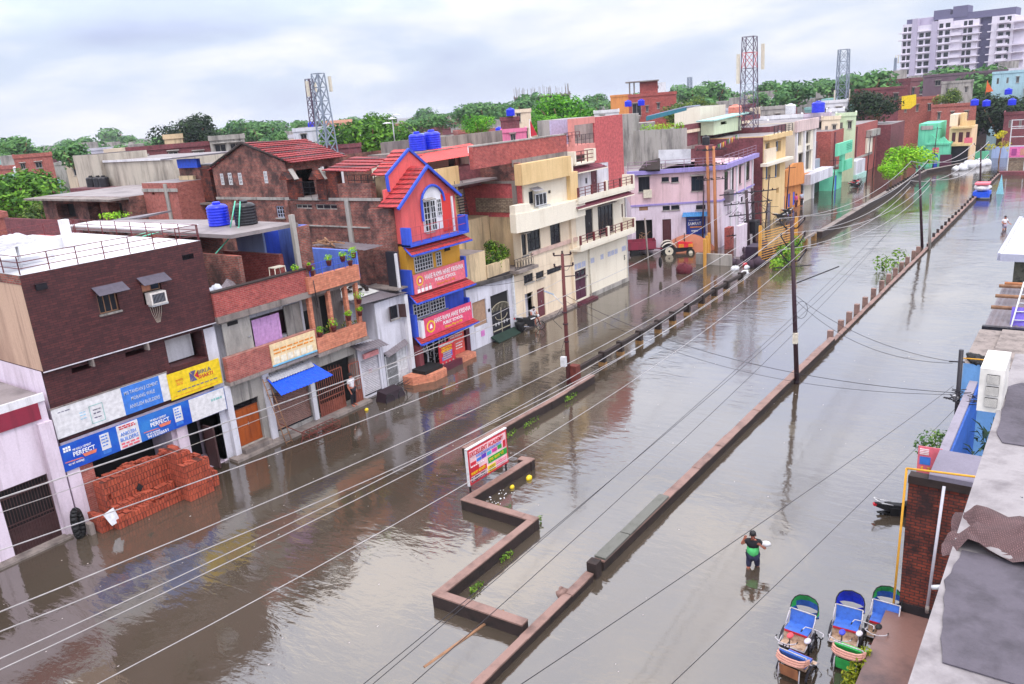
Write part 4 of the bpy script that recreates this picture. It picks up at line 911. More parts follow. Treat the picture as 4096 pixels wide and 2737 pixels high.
t = board('school_banner', 'coral school banner fixed behind the red one beside the maroon pillar', 'banner', 31.85, 33.2, .2, 1.5, 28.3, plain('sign_coral2', S(236, 96, 84), .5), .03)
text(t, 'HARE KRISHNA', WH, F, 32.5, 28.29, 1.36, .1, 1.1); emblem(t, 32.1, .85, 28.29, .16); lines(t, 32.4, 33.0, (.6, .75, .9), 28.29, WH, .06)

# =============== white wall with the black gate
MB().box(29.87, 33.7, 29.72, 33, 0, 8.9).build('rear_wall', M_yplas, [o for o in scene.objects if o.name == 'school'][0])
t = thing('gatehouse', 'low white street front with a tall black and gold gate and brown panel', 'house', (34, 28.5, 0))
shell(t, F, 33.95, 38.35, 28.5, 31.5, -.5, 3.72, M_whitewall, [(34.42, 35.7, 1.28, 2.8), (36.17, 38.0, .3, 2.8)], roof=M_roofg)
MB().box(34.44, 35.68, 28.56, 28.6, 1.3, 2.78).build('brown_panel', plain('tan_board', S(176, 140, 112), .7), t)
m = MB(); m.slab([(33.95, 28.35, 3.95), (38.4, 28.35, 3.72), (38.4, 29.0, 3.72), (33.95, 29.0, 3.95)], .22); m.build('mossy_ledge', paint('mossy_black_concrete', S(84, 78, 76), .9, .8, S(30, 28, 30), 2), t)
g_ = MB().box(36.19, 37.98, 28.5, 28.54, .32, 1.75).build('gate', plain('black_gate', S(28, 26, 36), .4), t)
m = MB()
for k in range(13): u = 36.25+k*.14; m.tube((u, 28.52, 1.7), (u, 28.52, 2.05+.2*math.sin(math.pi*k/12)), .012, 4)
for k in range(12): a0, a1 = math.pi*k/12, math.pi*(k+1)/12; m.tube((37.08-.88*math.cos(a0), 28.5, 1.8+.42*math.sin(a0)), (37.08-.88*math.cos(a1), 28.5, 1.8+.42*math.sin(a1)), .022, 4); m.tube((37.08-.6*math.cos(a0), 28.47, 1.45-.3*math.sin(a0)), (37.08-.6*math.cos(a1), 28.47, 1.45-.3*math.sin(a1)), .022, 4)
m.box(37.06, 37.1, 28.46, 28.5, .35, 1.9); m.box(36.2, 37.97, 28.46, 28.5, .55, .6)
for k in range(4): m.lathe([(.07, 0), (.07, .02)], (0, 0, 0), 8)
m.build('gold_trim', plain('pale_gold', S(206, 196, 170), .4, .3), g_)
for x in (36.5, 36.8, 37.35, 37.65): MB().ball((x, 28.49, .95), .09, 8, 5, (.7, .2, 1.3)).build('medallion', M_white_m, g_)
MB().box(36.19, 37.98, 28.6, 28.63, .3, 2.78).build('inside', M_black, t)
MB().box(38.36, 38.5, 28.35, 28.55, 0, 3.6).build('drain_pipe', M_tankw, t)
patch(t, 35.0, 35.35, .6, .95, 28.49, plain('pink_poster', S(220, 130, 200)), 'poster'); patch(t, 35.85, 36.05, 1.9, 2.1, 28.49, M_dark, 'house_plate')
m = MB(); m.slab([(35.9, 28.5, .28), (38.3, 28.5, .28), (38.2, 27.95, -.03), (35.9, 27.9, -.03)], .1); m.build('green_ramp', paint('green_mat', S(34, 56, 46), .95, .5), t)
shell(t, F, 33.95, 36.15, 28.62, 34, 3.73, 5.58, M_yplas, name='terrace_wall', roof=M_roofg)
MB().box(36.16, 38.4, 28.55, 28.75, 3.9, 4.65).build('terrace_parapet', M_yplas, t)
MB().box(33.95, 40.5, 28.76, 34, 3.74, 3.85).build('terrace_floor', M_roofg, t)
m = MB()
for k in range(7): 
    a = 38.48+k*.3
    for q in range(8): a0, a1 = 6.283*q/8, 6.283*(q+1)/8; m.tube((a+.15+.1*math.cos(a0), 28.2, 4.2+.25*math.sin(a0)), (a+.15+.1*math.cos(a1), 28.2, 4.2+.25*math.sin(a1)), .012, 4)
    m.tube((a, 28.2, 3.92), (a, 28.2, 4.55), .014, 4)
m.tube((38.45, 28.2, 4.56), (40.55, 28.2, 4.56), .022, 5); m.tube((38.45, 28.2, 3.92), (40.55, 28.2, 3.92), .022, 5); m.build('wrought_railing', M_dark, t)
MB().box(38.4, 40.6, 27.9, 28.6, 3.72, 3.9).build('railing_ledge', M_conc, t)
t = thing('bush', 'large green bush growing on the yellow terrace left of the cream building', 'bush', (37.6, 29.2, 4.2))
m = MB()
for c in ((37.2, 29.3, 4.9, .8), (38.2, 29.3, 5.1, .85), (38.9, 29.4, 4.9, .6), (37.7, 29.0, 4.5, .7), (36.9, 29.1, 4.45, .5), (37.9, 29.5, 5.5, .5)): leafblob(m, c[:3], c[3], c[3]*.8, c[3]*.75, 330, .085, rnd, .35)
m.build('foliage', foliage('bush_leaves', S(34, 62, 26), S(74, 110, 34), S(150, 190, 50)), t)
m = MB()
for k in range(5): m.tube((37.6, 29.2, 3.85), (37+k*.4, 29.2, 4.8), .03, 5, .01)
m.build('stem', M_wood, t)

# =============== cream buildings
t = thing('cream_building', 'tall cream and apricot apartment house with projecting bay and unfinished brick storey', 'building', (39, 28.5, 0))
shell(t, F, 38.4, 45.4, 28.5, 38, -.5, 3.45, M_cream, [(39.72, 40.62, .2, 2.1), (41.1, 41.98, .18, 2.08), (39.74, 40.78, 2.75, 3.3), (41.1, 42.05, 2.75, 3.2), (42.4, 44.2, 2.75, 3.12)], name='ground_wall')
shell(t, F, 39.7, 40.34, 28.5, 29.1, 3.46, 6.2, M_cream, [(39.78, 40.3, 4.55, 5.9)], name='corner_wall')
shell(t, F, 40.35, 46.3, 28.5, 38, 3.46, 6.2, M_cream, [(40.4, 41.88, 4.66, 6.05), (43.06, 44.3, 4.6, 6.0)], name='first_floor_wall')
shell(t, F, 40.35, 46.3, 28.5, 38, 6.22, 10.0, M_cream2, [(40.88, 41.42, 7.62, 8.4), (43.1, 43.42, 8.0, 8.2)], name='second_floor_wall')
m = MB(); m.prism([(38.85, 28.6), (38.85, 28.15), (40.0, 27.75), (46.4, 27.75), (46.4, 28.6)], 6.15, 7.3); m.build('bay_balcony', M_cream2, t)
MB().prism([(38.9, 28.6), (38.9, 28.2), (40.0, 27.8), (40.05, 28.6)], 7.3, 7.8).build('bay_corner', M_cream2, t)
MB().box(39.5, 45.2, 27.95, 28.49, 8.95, 10.2).build('apricot_band', M_yel, t)
MB().box(45.35, 46.35, 28.2, 28.49, 7.0, 9.1).build('apricot_panel', M_yel, t)
MB().box(40.7, 46.3, 28.4, 28.49, 4.4, 4.66).build('tile_band', paint('rose_tile_band', S(220, 186, 172), .7, .4), t)
MB().box(45.42, 45.56, 28.32, 28.5, 0, 6.1).build('pilaster', M_cream, t)
window(t, F, 40.42, 41.86, 4.68, 6.03, 28.5, 3, 2, M_dark, .05); window(t, F, 43.08, 44.28, 4.62, 5.98, 28.5, 2, 3, M_dark, .05); window(t, F, 39.8, 40.28, 4.57, 5.88, 28.5, 1, 1, M_dark, .04)
w_ = MB().box(41.35, 42.72, 28.1, 28.49, 7.2, 7.4).build('window_box', paint('grey_metal_box', S(196, 200, 200), .5), t)
window(t, F, 41.4, 42.68, 7.42, 8.18, 28.3, 3, 1, M_white_m, .05); window(t, F, 40.9, 41.4, 7.64, 8.38, 28.5, 1, 1, M_dark)
m = MB(); sheetroof(m, (41.0, 28.5, 8.6), (42.0, 28.5, 8.6), (42.0, 28.05, 8.4), (41.0, 28.05, 8.4), 6); m.build('window_awning', M_tin, t)
opening(t, F, 43.12, 43.4, 8.02, 8.18, 28.5, M_dark, 'vent', handle=False)
opening(t, F, 41.12, 41.96, .2, 2.06, 28.5, plain('maroon_panel_door', S(110, 52, 60), .5), 'door', .12, 1); opening(t, F, 39.74, 40.6, .2, 2.08, 28.9, M_whitewall, 'open_doorway', .1, handle=False)
for a, b_, c, d in ((39.76, 40.76, 2.77, 3.28), (41.12, 42.03, 2.77, 3.18), (42.42, 44.18, 2.77, 3.1)): window(t, F, a, b_, c, d, 28.5, 3, 1, M_dark, .03)
MB().box(38.2, 45.4, 28.1, 28.49, -.5, .17).build('plinth', M_conc, t)
# unfinished brick storey and side wall (faces the camera)
FS = Frame((40.3, 34.4), (0, -1))       # side wall, u runs towards the street
shell(t, F, 36.3, 46.45, 29.0, 29.3, 10.25, 11.5, BR_red, name='brick_storey', roof=M_conc)
MB().box(36.2, 41.3, 35.9, 36.2, 7, 12.0).box(41.31, 48.6, 35.9, 36.15, 7, 11.95).build('rear_grey_wall', M_conc, t)
MB().box(40.0, 46.4, 28.95, 28.99, 10.0, 10.42).build('bare_render_band', M_conc, t)
MB().box(36.3, 46.5, 28.96, 29.34, 11.5, 11.58).build('storey_cap', M_conc2, t)
m = MB(); m.box(40.2, 40.33, 28.6, 33.5, 6.9, 10.24); m.build('side_brick_wall', BR_wash, t)
MB().box(36.3, 40.27, 31.6, 35.9, 8.9, 10.24).build('rear_brick_wall', BR_far, t)
MB().box(40.1, 40.34, 28.55, 33.6, 9.0, 9.16).build('floor_band', M_conc, t); MB().box(40.1, 40.36, 28.9, 29.2, 6.9, 9.0).build('grey_column', M_conc, t)
MB().box(40.14, 40.19, 29.2, 32.2, 7.2, 8.1).build('rough_brick_panel', BR_raw, t)
MB().box(40.12, 40.19, 28.62, 33.5, 9.17, 10.24).build('old_brick_course', BR_old, t)
MB().box(40.16, 40.34, 29.15, 38, 3.5, 6.89).build('side_plaster', M_yplas, t)
railing(t, F, [(46.5, 29.2), (48.5, 29.2)], 11.2, .4, M_redrail, 2, .5, .02)

t = thing('cream_building', 'cream house with two brown railed balconies under maroon tiled canopies', 'house', (46.4, 28.5, 0))
shell(t, F, 45.42, 53.6, 28.5, 40, -.5, 3.45, M_cream2, [(45.56, 47.36, .2, 2.3)], name='ground_wall')
shell(t, F, 46.32, 53.4, 28.5, 40, 3.46, 6.85, M_cream2, [(47.53, 48.62, 4.2, 6.3), (49.34, 51.6, 4.2, 6.28), (52.9, 53.15, 5.0, 6.0)], name='first_floor_wall')
shell(t, F, 46.32, 52.9, 29.5, 40, 6.86, 9.1, M_whitewall, [(46.9, 47.3, 8.4, 8.9), (49.5, 49.8, 7.9, 8.3), (50.3, 51.2, 6.95, 8.9)], name='second_floor_wall', roof=M_roofg)
opening(t, F, 45.58, 47.34, .22, 1.75, 28.5, M_purple, 'door', .14, 2); window(t, F, 45.58, 47.34, 1.77, 2.28, 28.5, 3, 1, M_purple, .05)
opening(t, F, 47.55, 48.6, 4.22, 6.28, 28.5, M_dark, 'balcony_door', .12, 1); window(t, F, 49.36, 51.58, 4.22, 6.26, 28.5, 4, 1, M_dark, .05); window(t, F, 52.92, 53.13, 5.02, 5.98, 28.5, 1, 1, M_maroon)
opening(t, F, 50.32, 51.18, 6.97, 8.88, 29.5, M_maroon, 'door', .12, 1); opening(t, F, 46.92, 47.28, 8.42, 8.88, 29.5, M_dark, 'vent', handle=False); opening(t, F, 49.52, 49.78, 7.92, 8.28, 29.5, M_dark, 'vent', handle=False)
for z in (3.95, 7.15):
    MB().box(45.3, 53.3, 27.6, 28.49, z-.12, z).build('balcony_slab', M_cream2, t)
    MB().box(45.3, 53.3, 27.58, 27.7, z, z+.32).build('balcony_kerb', M_cream2, t)
    for (a, b_) in ((45.4, 49.0), (49.35, 53.1)): 
        g_ = railing(t, F, [(a, 27.64), (b_, 27.64)], z+.3, .62, M_redrail, 3, (b_-a)/4, .025)
        for k in range(3): x = a+(b_-a)*k/2; MB().box(x-.1, x+.1, 27.6, 27.68, z+.3, z+.95).build('panel', M_redrail, g_)
    MB().box(49.05, 49.3, 27.56, 27.72, z, z+1.0).build('pier', M_cream2, t); MB().box(53.12, 53.32, 27.56, 28.49, z, z+1.0).build('pier', M_cream2, t)
def mcan(x0, x1, y, zt, zb, dep=.9):
    TM = brick('maroon_tile', S(150, 70, 88), S(124, 54, 74), S(84, 40, 52), .3, .2, dirt=.2, rough=.6)
    c = tileroof(t, (x0, y, zt), (x1, y, zt), (x1+.15, y-dep, zb), (x0-.1, y-dep, zb), TM, 4, name='tiled_canopy', lip=.03)
    MB().box(x0-.12, x1+.17, y-dep-.04, y-dep+.04, zb-.1, zb-.03).build('eave_board', M_cream2, c)
mcan(45.3, 53.0, 28.45, 7.15, 6.75); mcan(47.2, 51.0, 29.4, 9.25, 8.95, .8)
MB().box(46.9, 49.6, 28.7, 29.48, 9.4, 9.52).build('top_balcony', M_cream2, t); g_ = railing(t, F, [(47.0, 28.75), (49.5, 28.75)], 9.5, .8, M_redrail, 3, .8, .03); MB().box(49.45, 49.7, 28.65, 29.45, 9.5, 10.35).build('pier', M_cream2, t); MB().box(46.8, 47.0, 28.65, 29.45, 9.5, 10.35).build('pier', M_cream2, t)
for x0, x1, n in ((45.6, 47.36, 3), (48.0, 48.6, 1), (49.43, 49.95, 1), (50.5, 52.1, 3), (52.7, 53.4, 1)):
    w = (x1-x0)/n
    for k in range(n): patch(t, x0+k*w+.05, x0+(k+1)*w-.05, 2.42 if n == 3 and x0 < 46 else 2.44, 2.8, 28.49, M_frost, 'glass_block')
MB().box(47.7, 53.55, 28.38, 28.49, -.4, .3).build('grey_plinth', M_conc2, t); MB().box(45.3, 47.9, 27.9, 28.37, -.4, .15).build('red_doorstep', M_maroon, t)
text(t, 'S', M_dark, F, 53.1, 28.48, 1.9, .35)
MB().tube((47.75, 28.4, 0), (47.75, 28.4, 3.9), .05).build('drain_pipe', M_cream_m, t); MB().tube((53.5, 28.4, 0), (53.4, 28.4, 7.0), .04).build('drain_pipe', M_tankw, t)
# stair tower behind it
t = thing('stair_tower', 'tall plain rose red brick stair tower behind the cream balcony house', 'tower', (52, 30, 0))
MB().box(51.9, 56.3, 30.0, 30.1, 6.8, 12.4).build('brick_face', BR_wash, t)
MB().box(51.95, 56.35, 30.11, 35, 0, 12.38).build('body', M_conc2, t)
MB().box(48.6, 51.89, 29.9, 30.2, 12.0, 12.45).build('lintel', paint('salmon_render', S(230, 150, 140), .8, .3), t); MB().box(48.6, 49.0, 29.9, 30.2, 10.6, 12.0).build('post', paint('salmon_render', (0,)*4), t)
MB().box(48.6, 51.89, 29.95, 33, 9.95, 10.6).build('salmon_parapet', paint('salmon_render', (0,)*4), t)
MB().box(49.2, 51.8, 32, 32.1, 10.6, 12.4).build('lilac_back_wall', plain('lilac_grey_wall', S(190, 180, 210)), t)
g_ = railing(t, F, [(46.6, 30), (51.8, 30)], 10.6, .7, M_dark, 2, .6, .015, vr=.15)
# =============== old brick house with the red tiled roof (its long side faces the camera)
FB = Frame((29.5, 44.2), (0, -1))     # u: towards the street, v: along the street, z up
def ub(y): return 44.2-y
t = thing('gabled_house', 'old mossy brick house with red tiled gable roof and four narrow white windows', 'house', (29.5, 38, 0))
hol = [(ub(43.55), ub(43.2), 10.22, 10.92), (ub(42.75), ub(42.35), 10.22, 10.95), (ub(41.75), ub(41.38), 10.22, 10.94), (ub(39.3), ub(38.95), 10.3, 11.0), (ub(38.6), ub(37.9), 8.3, 9.0), (ub(36.78), ub(35.4), 8.86, 9.12), (ub(35.1), ub(33.35), 8.84, 9.14)]
shell(t, FB, 0, 14.3, 0, .3, 0, 9.42, BR_old, [h for h in hol if h[3] < 9.4], name='lower_wall')
MB().box(29.8, 40, 30.2, 44.1, 9.3, 9.42).build('terrace', M_roofg, t)
MB().box(29.42, 29.5, 29.9, 44.2, 9.35, 9.5).box(29.4, 29.5, 30, 44.2, 7.9, 7.97).build('stone_course', M_conc2, t)
for y in (37.3, 32.3, 42.0): MB().box(29.38, 29.5, y, y+.3, 3, 9.35).build('buttress', M_conc2 if y < 35 else BR_old, t)
m = MB(FB); facade(m, 0, ub(37.2), 9.43, 11.3, .02, [h for h in hol if h[2] > 9.4], .14)
m.poly([(0, .02, 11.3), (ub(37.2), .02, 11.3), (ub(37.2), .02, 11.6), (ub(40.7), .02, 12.6), (0, .02, 11.3)])
m.poly([(ub(37.2), .02, 9.43), (ub(37.2), 8, 9.43), (ub(37.2), 8, 11.5), (ub(37.2), .02, 11.5)]); m.build('gable_wall', BR_old, t)
for h in hol[:4]: window(t, FB, h[0]+.01, h[1]-.01, h[2]+.01, h[3]-.01, -.03, 2, 3, M_white_m, .07)
window(t, FB, hol[4][0], hol[4][1], 8.32, 8.98, 0, 3, 3, M_frost, .04)
for h in hol[5:]: window(t, FB, h[0]+.01, h[1]-.01, h[2]+.01, h[3]-.01, 0, 3, 1, M_conc2, .05)
MB().tube((29.45, 44.2, 11.36), (29.45, 40.7, 12.66), .09).tube((29.45, 40.7, 12.66), (29.45, 37.1, 11.55), .09).build('dark_coping', M_kerbside, t)
RT = brick('old_red_roof_tile', S(184, 62, 64), S(156, 48, 54), S(70, 24, 30), .26, .3, dirt=.35, dcol=S(96, 40, 44), msize=.03, rough=.7)
tileroof(t, (29.4, 40.7, 12.68), (34.1, 40.7, 12.55), (33.5, 36.4, 11.4), (29.4, 36.4, 11.4), RT, 12, lip=.07)
tileroof(t, (29.4, 40.7, 12.68), (34.1, 40.7, 12.55), (34.1, 44.6, 11.1), (29.4, 44.6, 11.1), RT, 9, lip=.07)
m = MB(); m.box(29.9, 33.9, 37.3, 37.45, 9.43, 11.4); m.build('porch_wall', M_yplas, t)
for a, b_ in ((30.2, 31.4), (31.9, 32.6), (33.0, 33.6)): MB().box(a, b_, 37.2, 37.29, 9.45, 10.95).build('dark_doorway', M_black, t)
for x in (31.55, 33.0): MB().box(x, x+.15, 36.5, 36.65, 9.43, 11.0).build('porch_post', M_white, t)
g_ = railing(t, F, [(29.55, 36.6), (29.55, 34.2)], 9.45, .9, M_dark, 3, .6, .015, vr=.13)
for y, w in ((36.4, .7), (33.85, .75)):
    m = MB(); m.hexa([(29.35, y, 9.4), (29.35, y+w, 9.4), (29.9, y+w, 9.4), (29.9, y, 9.4)], [(29.35, y, 10.55), (29.35, y+w, 10.55), (29.9, y+w, 10.55), (29.9, y, 10.55)])
    m.slab([(29.35, y, 10.55), (29.35, y+w, 10.55), (29.35, y+w/2, 11.0)], .5); m.build('brick_pier', BR_rt, t); MB().slab([(29.3, y-.08, 10.5), (29.3, y+w/2, 11.08), (29.6, y+w/2, 11.08), (29.6, y-.08, 10.5)], .05).build('pier_cap', M_conc2, t)
MB().box(29.45, 29.8, 33.0, 33.84, 9.43, 10.9).build('brick_lean_to_wall', BR_rt, t); MB().box(29.45, 29.8, 30.5, 33.0, 9.43, 10.25).build('brick_lean_to_wall', BR_old, t)
tileroof(t, (31.8, 33.95, 11.5), (31.8, 30.9, 11.4), (29.3, 30.6, 10.85), (29.3, 33.95, 10.95), RT, 5, lip=.06)
m = MB(); m.lathe([(.9, 0), (.95, .5), (.8, 1.0), (.3, 1.2)], (31.2, 30.9, 9.4), 14); m.build('plaster_dome_room', M_yplas, t)
tileroof(t, (34.2, 33.2, 11.35), (34.2, 31.0, 11.3), (32.2, 30.9, 10.9), (32.2, 33.2, 10.95), RT, 5, lip=.06)
g_ = railing(t, F, [(29.5, 32.2), (29.5, 30.2)], 10.1, .6, M_dark, 2, .5, .015, vr=.13)
shell(t, FB, -4.4, -.01, .5, 6, 0, 11.4, BR_old, name='rear_wing', roof=M_roofg)
MB().box(29.4, 29.95, 44.2, 48.6, 9.0, 9.12).build('stone_course', M_conc, t)
MB().slab([(29.2, 42.6, 12.1), (29.2, 49.2, 11.85), (31.5, 49.2, 11.9), (31.5, 42.6, 12.15)], .08).build('flat_tin_roof', M_tin2, t)
m = MB(); m.box(29.7, 29.95, 46.0, 48.2, 11.3, 11.85); m.build('blue_sheet_panel', M_bsheet, t)
MB().box(29.75, 29.98, 44.9, 45.9, 9.2, 11.2).build('tall_brick_panel', BR_rt, t); MB().box(29.7, 29.9, 46.7, 48.3, 9.3, 10.8).build('shuttered_window', M_yplas, t)

# lower terrace walls between the gabled house and the brick building
t = thing('back_terrace', 'rough brick yard walls with a blue shed under a concrete slab behind the brick building', 'building', (22, 33, 0))
MB().box(18.3, 24.0, 29.6, 44, 5.0, 6.1).build('terrace_floor', M_roofg, t)
MB().box(19.9, 20.1, 29.1, 34.0, 6.0, 8.3).build('low_brick_wall', BR_old, t)
MB().box(22.7, 22.9, 30.0, 34.6, 6.1, 7.8).build('red_brick_wall', BR_red, t); MB().box(19.9, 22.8, 34.3, 34.5, 6.1, 9.1).build('old_brick_wall', BR_old, t)
MB().box(20.02, 22.7, 33.0, 33.2, 6.1, 6.9).build('inner_wall', BR_old, t)
m = MB(); m.prism([(20.0, 29.5), (23.4, 29.2), (23.5, 35.6), (22.6, 42.5), (20.0, 44.5)], 9.02, 9.18); m.build('concrete_slab', M_roofg, t)
MB().box(20.2, 22.0, 34.8, 44.3, 9.18, 9.2).build('white_roof_patch', M_roofw, t)
MB().box(23.0, 23.1, 31.4, 33.5, 7.6, 9.0).build('pale_blue_wall', M_blue3, t); MB().box(23.9, 24.0, 29.3, 31.5, 6.6, 9.0).build('blue_back_wall', M_blue2, t); MB().box(23.11, 23.89, 31.38, 31.48, 7.6, 9.0).build('blue_side_wall', M_blue, t)
MB().box(23.2, 23.89, 29.3, 29.4, 6.6, 9.0).build('blue_side_wall', M_blue2, t); MB().box(23.1, 24.0, 29.2, 29.29, 6.2, 9.0).build('side_brick_wall', BR_old, t); MB().box(22.95, 23.15, 29.05, 29.25, 6.2, 9.6).build('slab_post', M_conc2, t)
MB().box(25.9, 26.1, 28.5, 33.6, 6.1, 7.45).build('blue_parapet_wall', M_blue2, t)
MB().box(20.0, 20.2, 36, 47.6, 5.5, 8.6).build('brick_rear_wall', BR_red, t)
for y in (41.0, 41.6): pass
MB().box(19.94, 20.0, 39.0, 40.2, 7.9, 8.3).build('louvre_window', M_blue, t)
m = MB(); sheetroof(m, (27.2, 29.2, 7.2), (27.2, 33.2, 7.3), (28.6, 33.2, 7.3), (28.6, 29.2, 7.2), 14); m.build('asbestos_shed', M_tin2, t)
m = MB()
for k in range(12): m.tube((26.8+rnd.random()*1.2, 31+rnd.random()*1.6, 7.35+rnd.random()*.3), (26.8+rnd.random()*1.2, 31+rnd.random()*1.6, 7.4+rnd.random()*.3), .05, 4)
tag(m.build('scrap_timber', M_wood), 'scrap timber and rags on the shed roof under the old brick wall', 'scrap')
MB().box(28.75, 28.95, 28.6, 29.3, 5.0, 6.85).build('tarred_wall', plain('tarred_black', S(48, 46, 56), .5), t)
MB().box(28.6, 28.74, 28.45, 28.55, 4.8, 6.8).build('white_post', M_white, t)
MB().box(28.96, 29.38, 28.95, 30.4, 0, 9.0).build('filler_brick_wall', BR_old, t)
tank(21.95, 33.05, 9.2, 'bright blue water tank on the concrete slab beside the black tank', r=.5, h=1.0)
tt = tank(22.5, 31.75, 9.2, 'black ribbed water tank with pale green pipes on the concrete slab', M_tankk, r=.52, h=1.0)
m = MB(); m.tube((22.1, 31.4, 10.3), (21.7, 31.25, 9.2), .03).tube((21.95, 31.55, 10.35), (21.5, 31.6, 9.2), .03).tube((21.7, 31.25, 9.2), (20.0, 31.0, 8.2), .03); m.build('pipe', M_lt, tt)
m = MB(); m.tube((18.2, 33.2, 9.3), (20.4, 35.4, 9.1), .035).tube((17.9, 33.7, 9.3), (20.2, 36, 9.1), .035)
tag(m.build('green_pipes', M_lt), 'pair of pale green pipes crossing between the white roof and the slab', 'pipes')

# maroon brick block with dark yard, left of the gabled house
t = thing('brick_house', 'plain brick block with grey pillar left of the old gabled house', 'house', (28, 47, 0))
shell(t, Frame((28, 49.9), (0, -1)), 0, 3.9, 0, 6, 0, 10.55, BR_mid, [(1.0, 1.3, 9.8, 9.95)], roof=M_roofg)
MB().box(27.9, 27.99, 47.0, 47.3, 0, 10.5).box(27.92, 27.99, 45.9, 49.9, 10.0, 10.2).build('grey_band', M_conc2, t)
t = thing('brick_house', 'low dark brick house with shadowy yard right of the left hand trees', 'house', (27, 53, 0))
FH = Frame((27, 62), (0, -1))
shell(t, FH, 0, 12, 0, 7, 0, 9.8, BR_old, [(2.0, 4.6, 8.3, 9.3), (6.5, 8.2, 7.2, 9.4), (9.2, 11, 7.2, 9.4)], roof=M_roofg, reveal=.8)
for a, b_ in ((2.0, 4.6), (6.5, 8.2), (9.2, 11)): MB(FH).box(a, b_, .78, .8, 7.2, 9.4).build('dark_opening', M_black, t)
MB(FH).box(0, 12, -1.2, 0, 9.65, 9.78).build('eave_slab', M_conc, t); MB(FH).box(-3, 8, -1.6, -1.4, 0, 8.4).build('front_brick_wall', BR_far, t)
t = thing('plaster_house', 'long weathered cream plaster house wall behind the yards, left', 'house', (35, 62, 0))
FH = Frame((35, 72), (0, -1))
M_opl = paint('old_grey_white_plaster', S(206, 196, 180), .85, .9, S(110, 100, 92), .6)
shell(t, FH, 0, 14.6, 0, 8, 0, 11.65, M_opl, roof=M_roofg); shell(t, FH, 0, 4.4, -.3, 4, 0, 12.25, M_opl, name='corner_block', roof=M_kerbside)
MB(FH).box(4.5, 14.7, -.12, 0, 11.55, 11.72).build('coping', M_white, t)
for y in (67, 67.9, 69.1): tank(34.4, y, 9.6, 'black water tank in front of the weathered cream wall', M_tankk, r=.42, h=.85, group='black tanks below the cream wall')
t = thing('brick_ledge', 'dark brick ledge carrying three black tanks', 'wall', (34, 68, 0)); MB().box(33.4, 35.0, 64, 71, 0, 9.6).build('brickwork', BR_far, t)
t = thing('tin_roofed_shed', 'narrow grey slab roof with a green creeper above the white roof edge', 'shed', (24, 44, 0))
MB().slab([(22.5, 47.2, 8.7), (22.8, 41.5, 9.3), (25, 42, 9.35), (25, 48, 8.75)], .1).build('roof', M_tin2, t)
m = MB(); leafblob(m, (23.2, 44.8, 9.3), .8, 1.2, .2, 160, .09, rnd, 0); m.build('creeper', FG1, t)

# pale house with red tin awning and the two blue tanks behind the school
t = thing('pale_house', 'pale cream house with a red corrugated awning and two blue tanks on its roof', 'house', (36, 31, 0))
shell(t, F, 35.0, 41.3, 33.2, 36, 0, 10.9, M_cream2, [(36.0, 37.0, 9.7, 10.6), (39.0, 39.7, 9.3, 10.8)], roof=M_conc)
opening(t, F, 39.02, 39.68, 9.3, 10.78, 33.2, M_dark, 'door', handle=False); window(t, F, 36.02, 36.98, 9.72, 10.58, 33.2, 2, 1, M_dark)
MB().box(34.9, 41.5, 32.9, 36.1, 10.92, 11.35).build('roof_slab', M_conc, t)
m = MB(); sheetroof(m, (35.4, 33.3, 11.3), (41.5, 33.3, 11.45), (41.3, 31.5, 10.85), (35.0, 31.4, 10.8), 26, .04); m.build('red_tin_awning', M_rtin, t)
MB().box(40.0, 41.5, 33.0, 33.18, 9.0, 10.9).build('grey_panel', M_conc2, t); MB().tube((39.5, 31.9, 8.9), (39.5, 31.9, 11.4), .04).build('white_pipe', M_white_m, t)
shell(t, F, 34.0, 36.6, 30.6, 33, 0, 9.4, M_yel, name='apricot_balcony_block', roof=M_roofg); MB().box(34.0, 36.7, 30.5, 30.6, 9.41, 10.45).build('balcony_wall', M_yel, t)
shell(t, F, 33.9, 40.1, 31.2, 33, 0, 7.0, M_yplas, name='lower_block')
opening(t, F, 35.5, 36.1, 7.7, 9.3, 30.55, M_darkgate, 'door', handle=False)
m = MB()
for k in range(9): m.box(36.2, 36.9, 30.2+k*.02, 30.35+k*.02, 7.5+k*.16, 7.54+k*.16)
m.tube((36.2, 30.2, 7.5), (36.2, 30.5, 9.6), .02); m.tube((36.9, 30.2, 7.5), (36.9, 30.5, 9.6), .02); m.build('iron_stair', M_dark, t)
tank(37.3, 34.1, 11.36, 'left blue tank of the pair on the pale house behind the school', r=.52, h=1.05)
tank(38.55, 34.0, 11.36, 'right blue tank of the pair with a white pipe on the pale house', r=.56, h=1.08)
t = thing('dish_antennas', 'cluster of white dish antennas on a mast behind the two blue tanks', 'antenna', (37.5, 36.2, 12))
for k, (dx, dz) in enumerate(((-.5, .1), (0, .35), (.4, .55))): MB().lathe([(.32, 0), (.2, .06), (.02, .09)], (37.5+dx, 36.2, 13.0+dz), 10).build('dish', M_white_m, t)
MB().tube((37.5, 36.2, 11.9), (37.5, 36.2, 13.5), .04).build('mast', M_white_m, t)

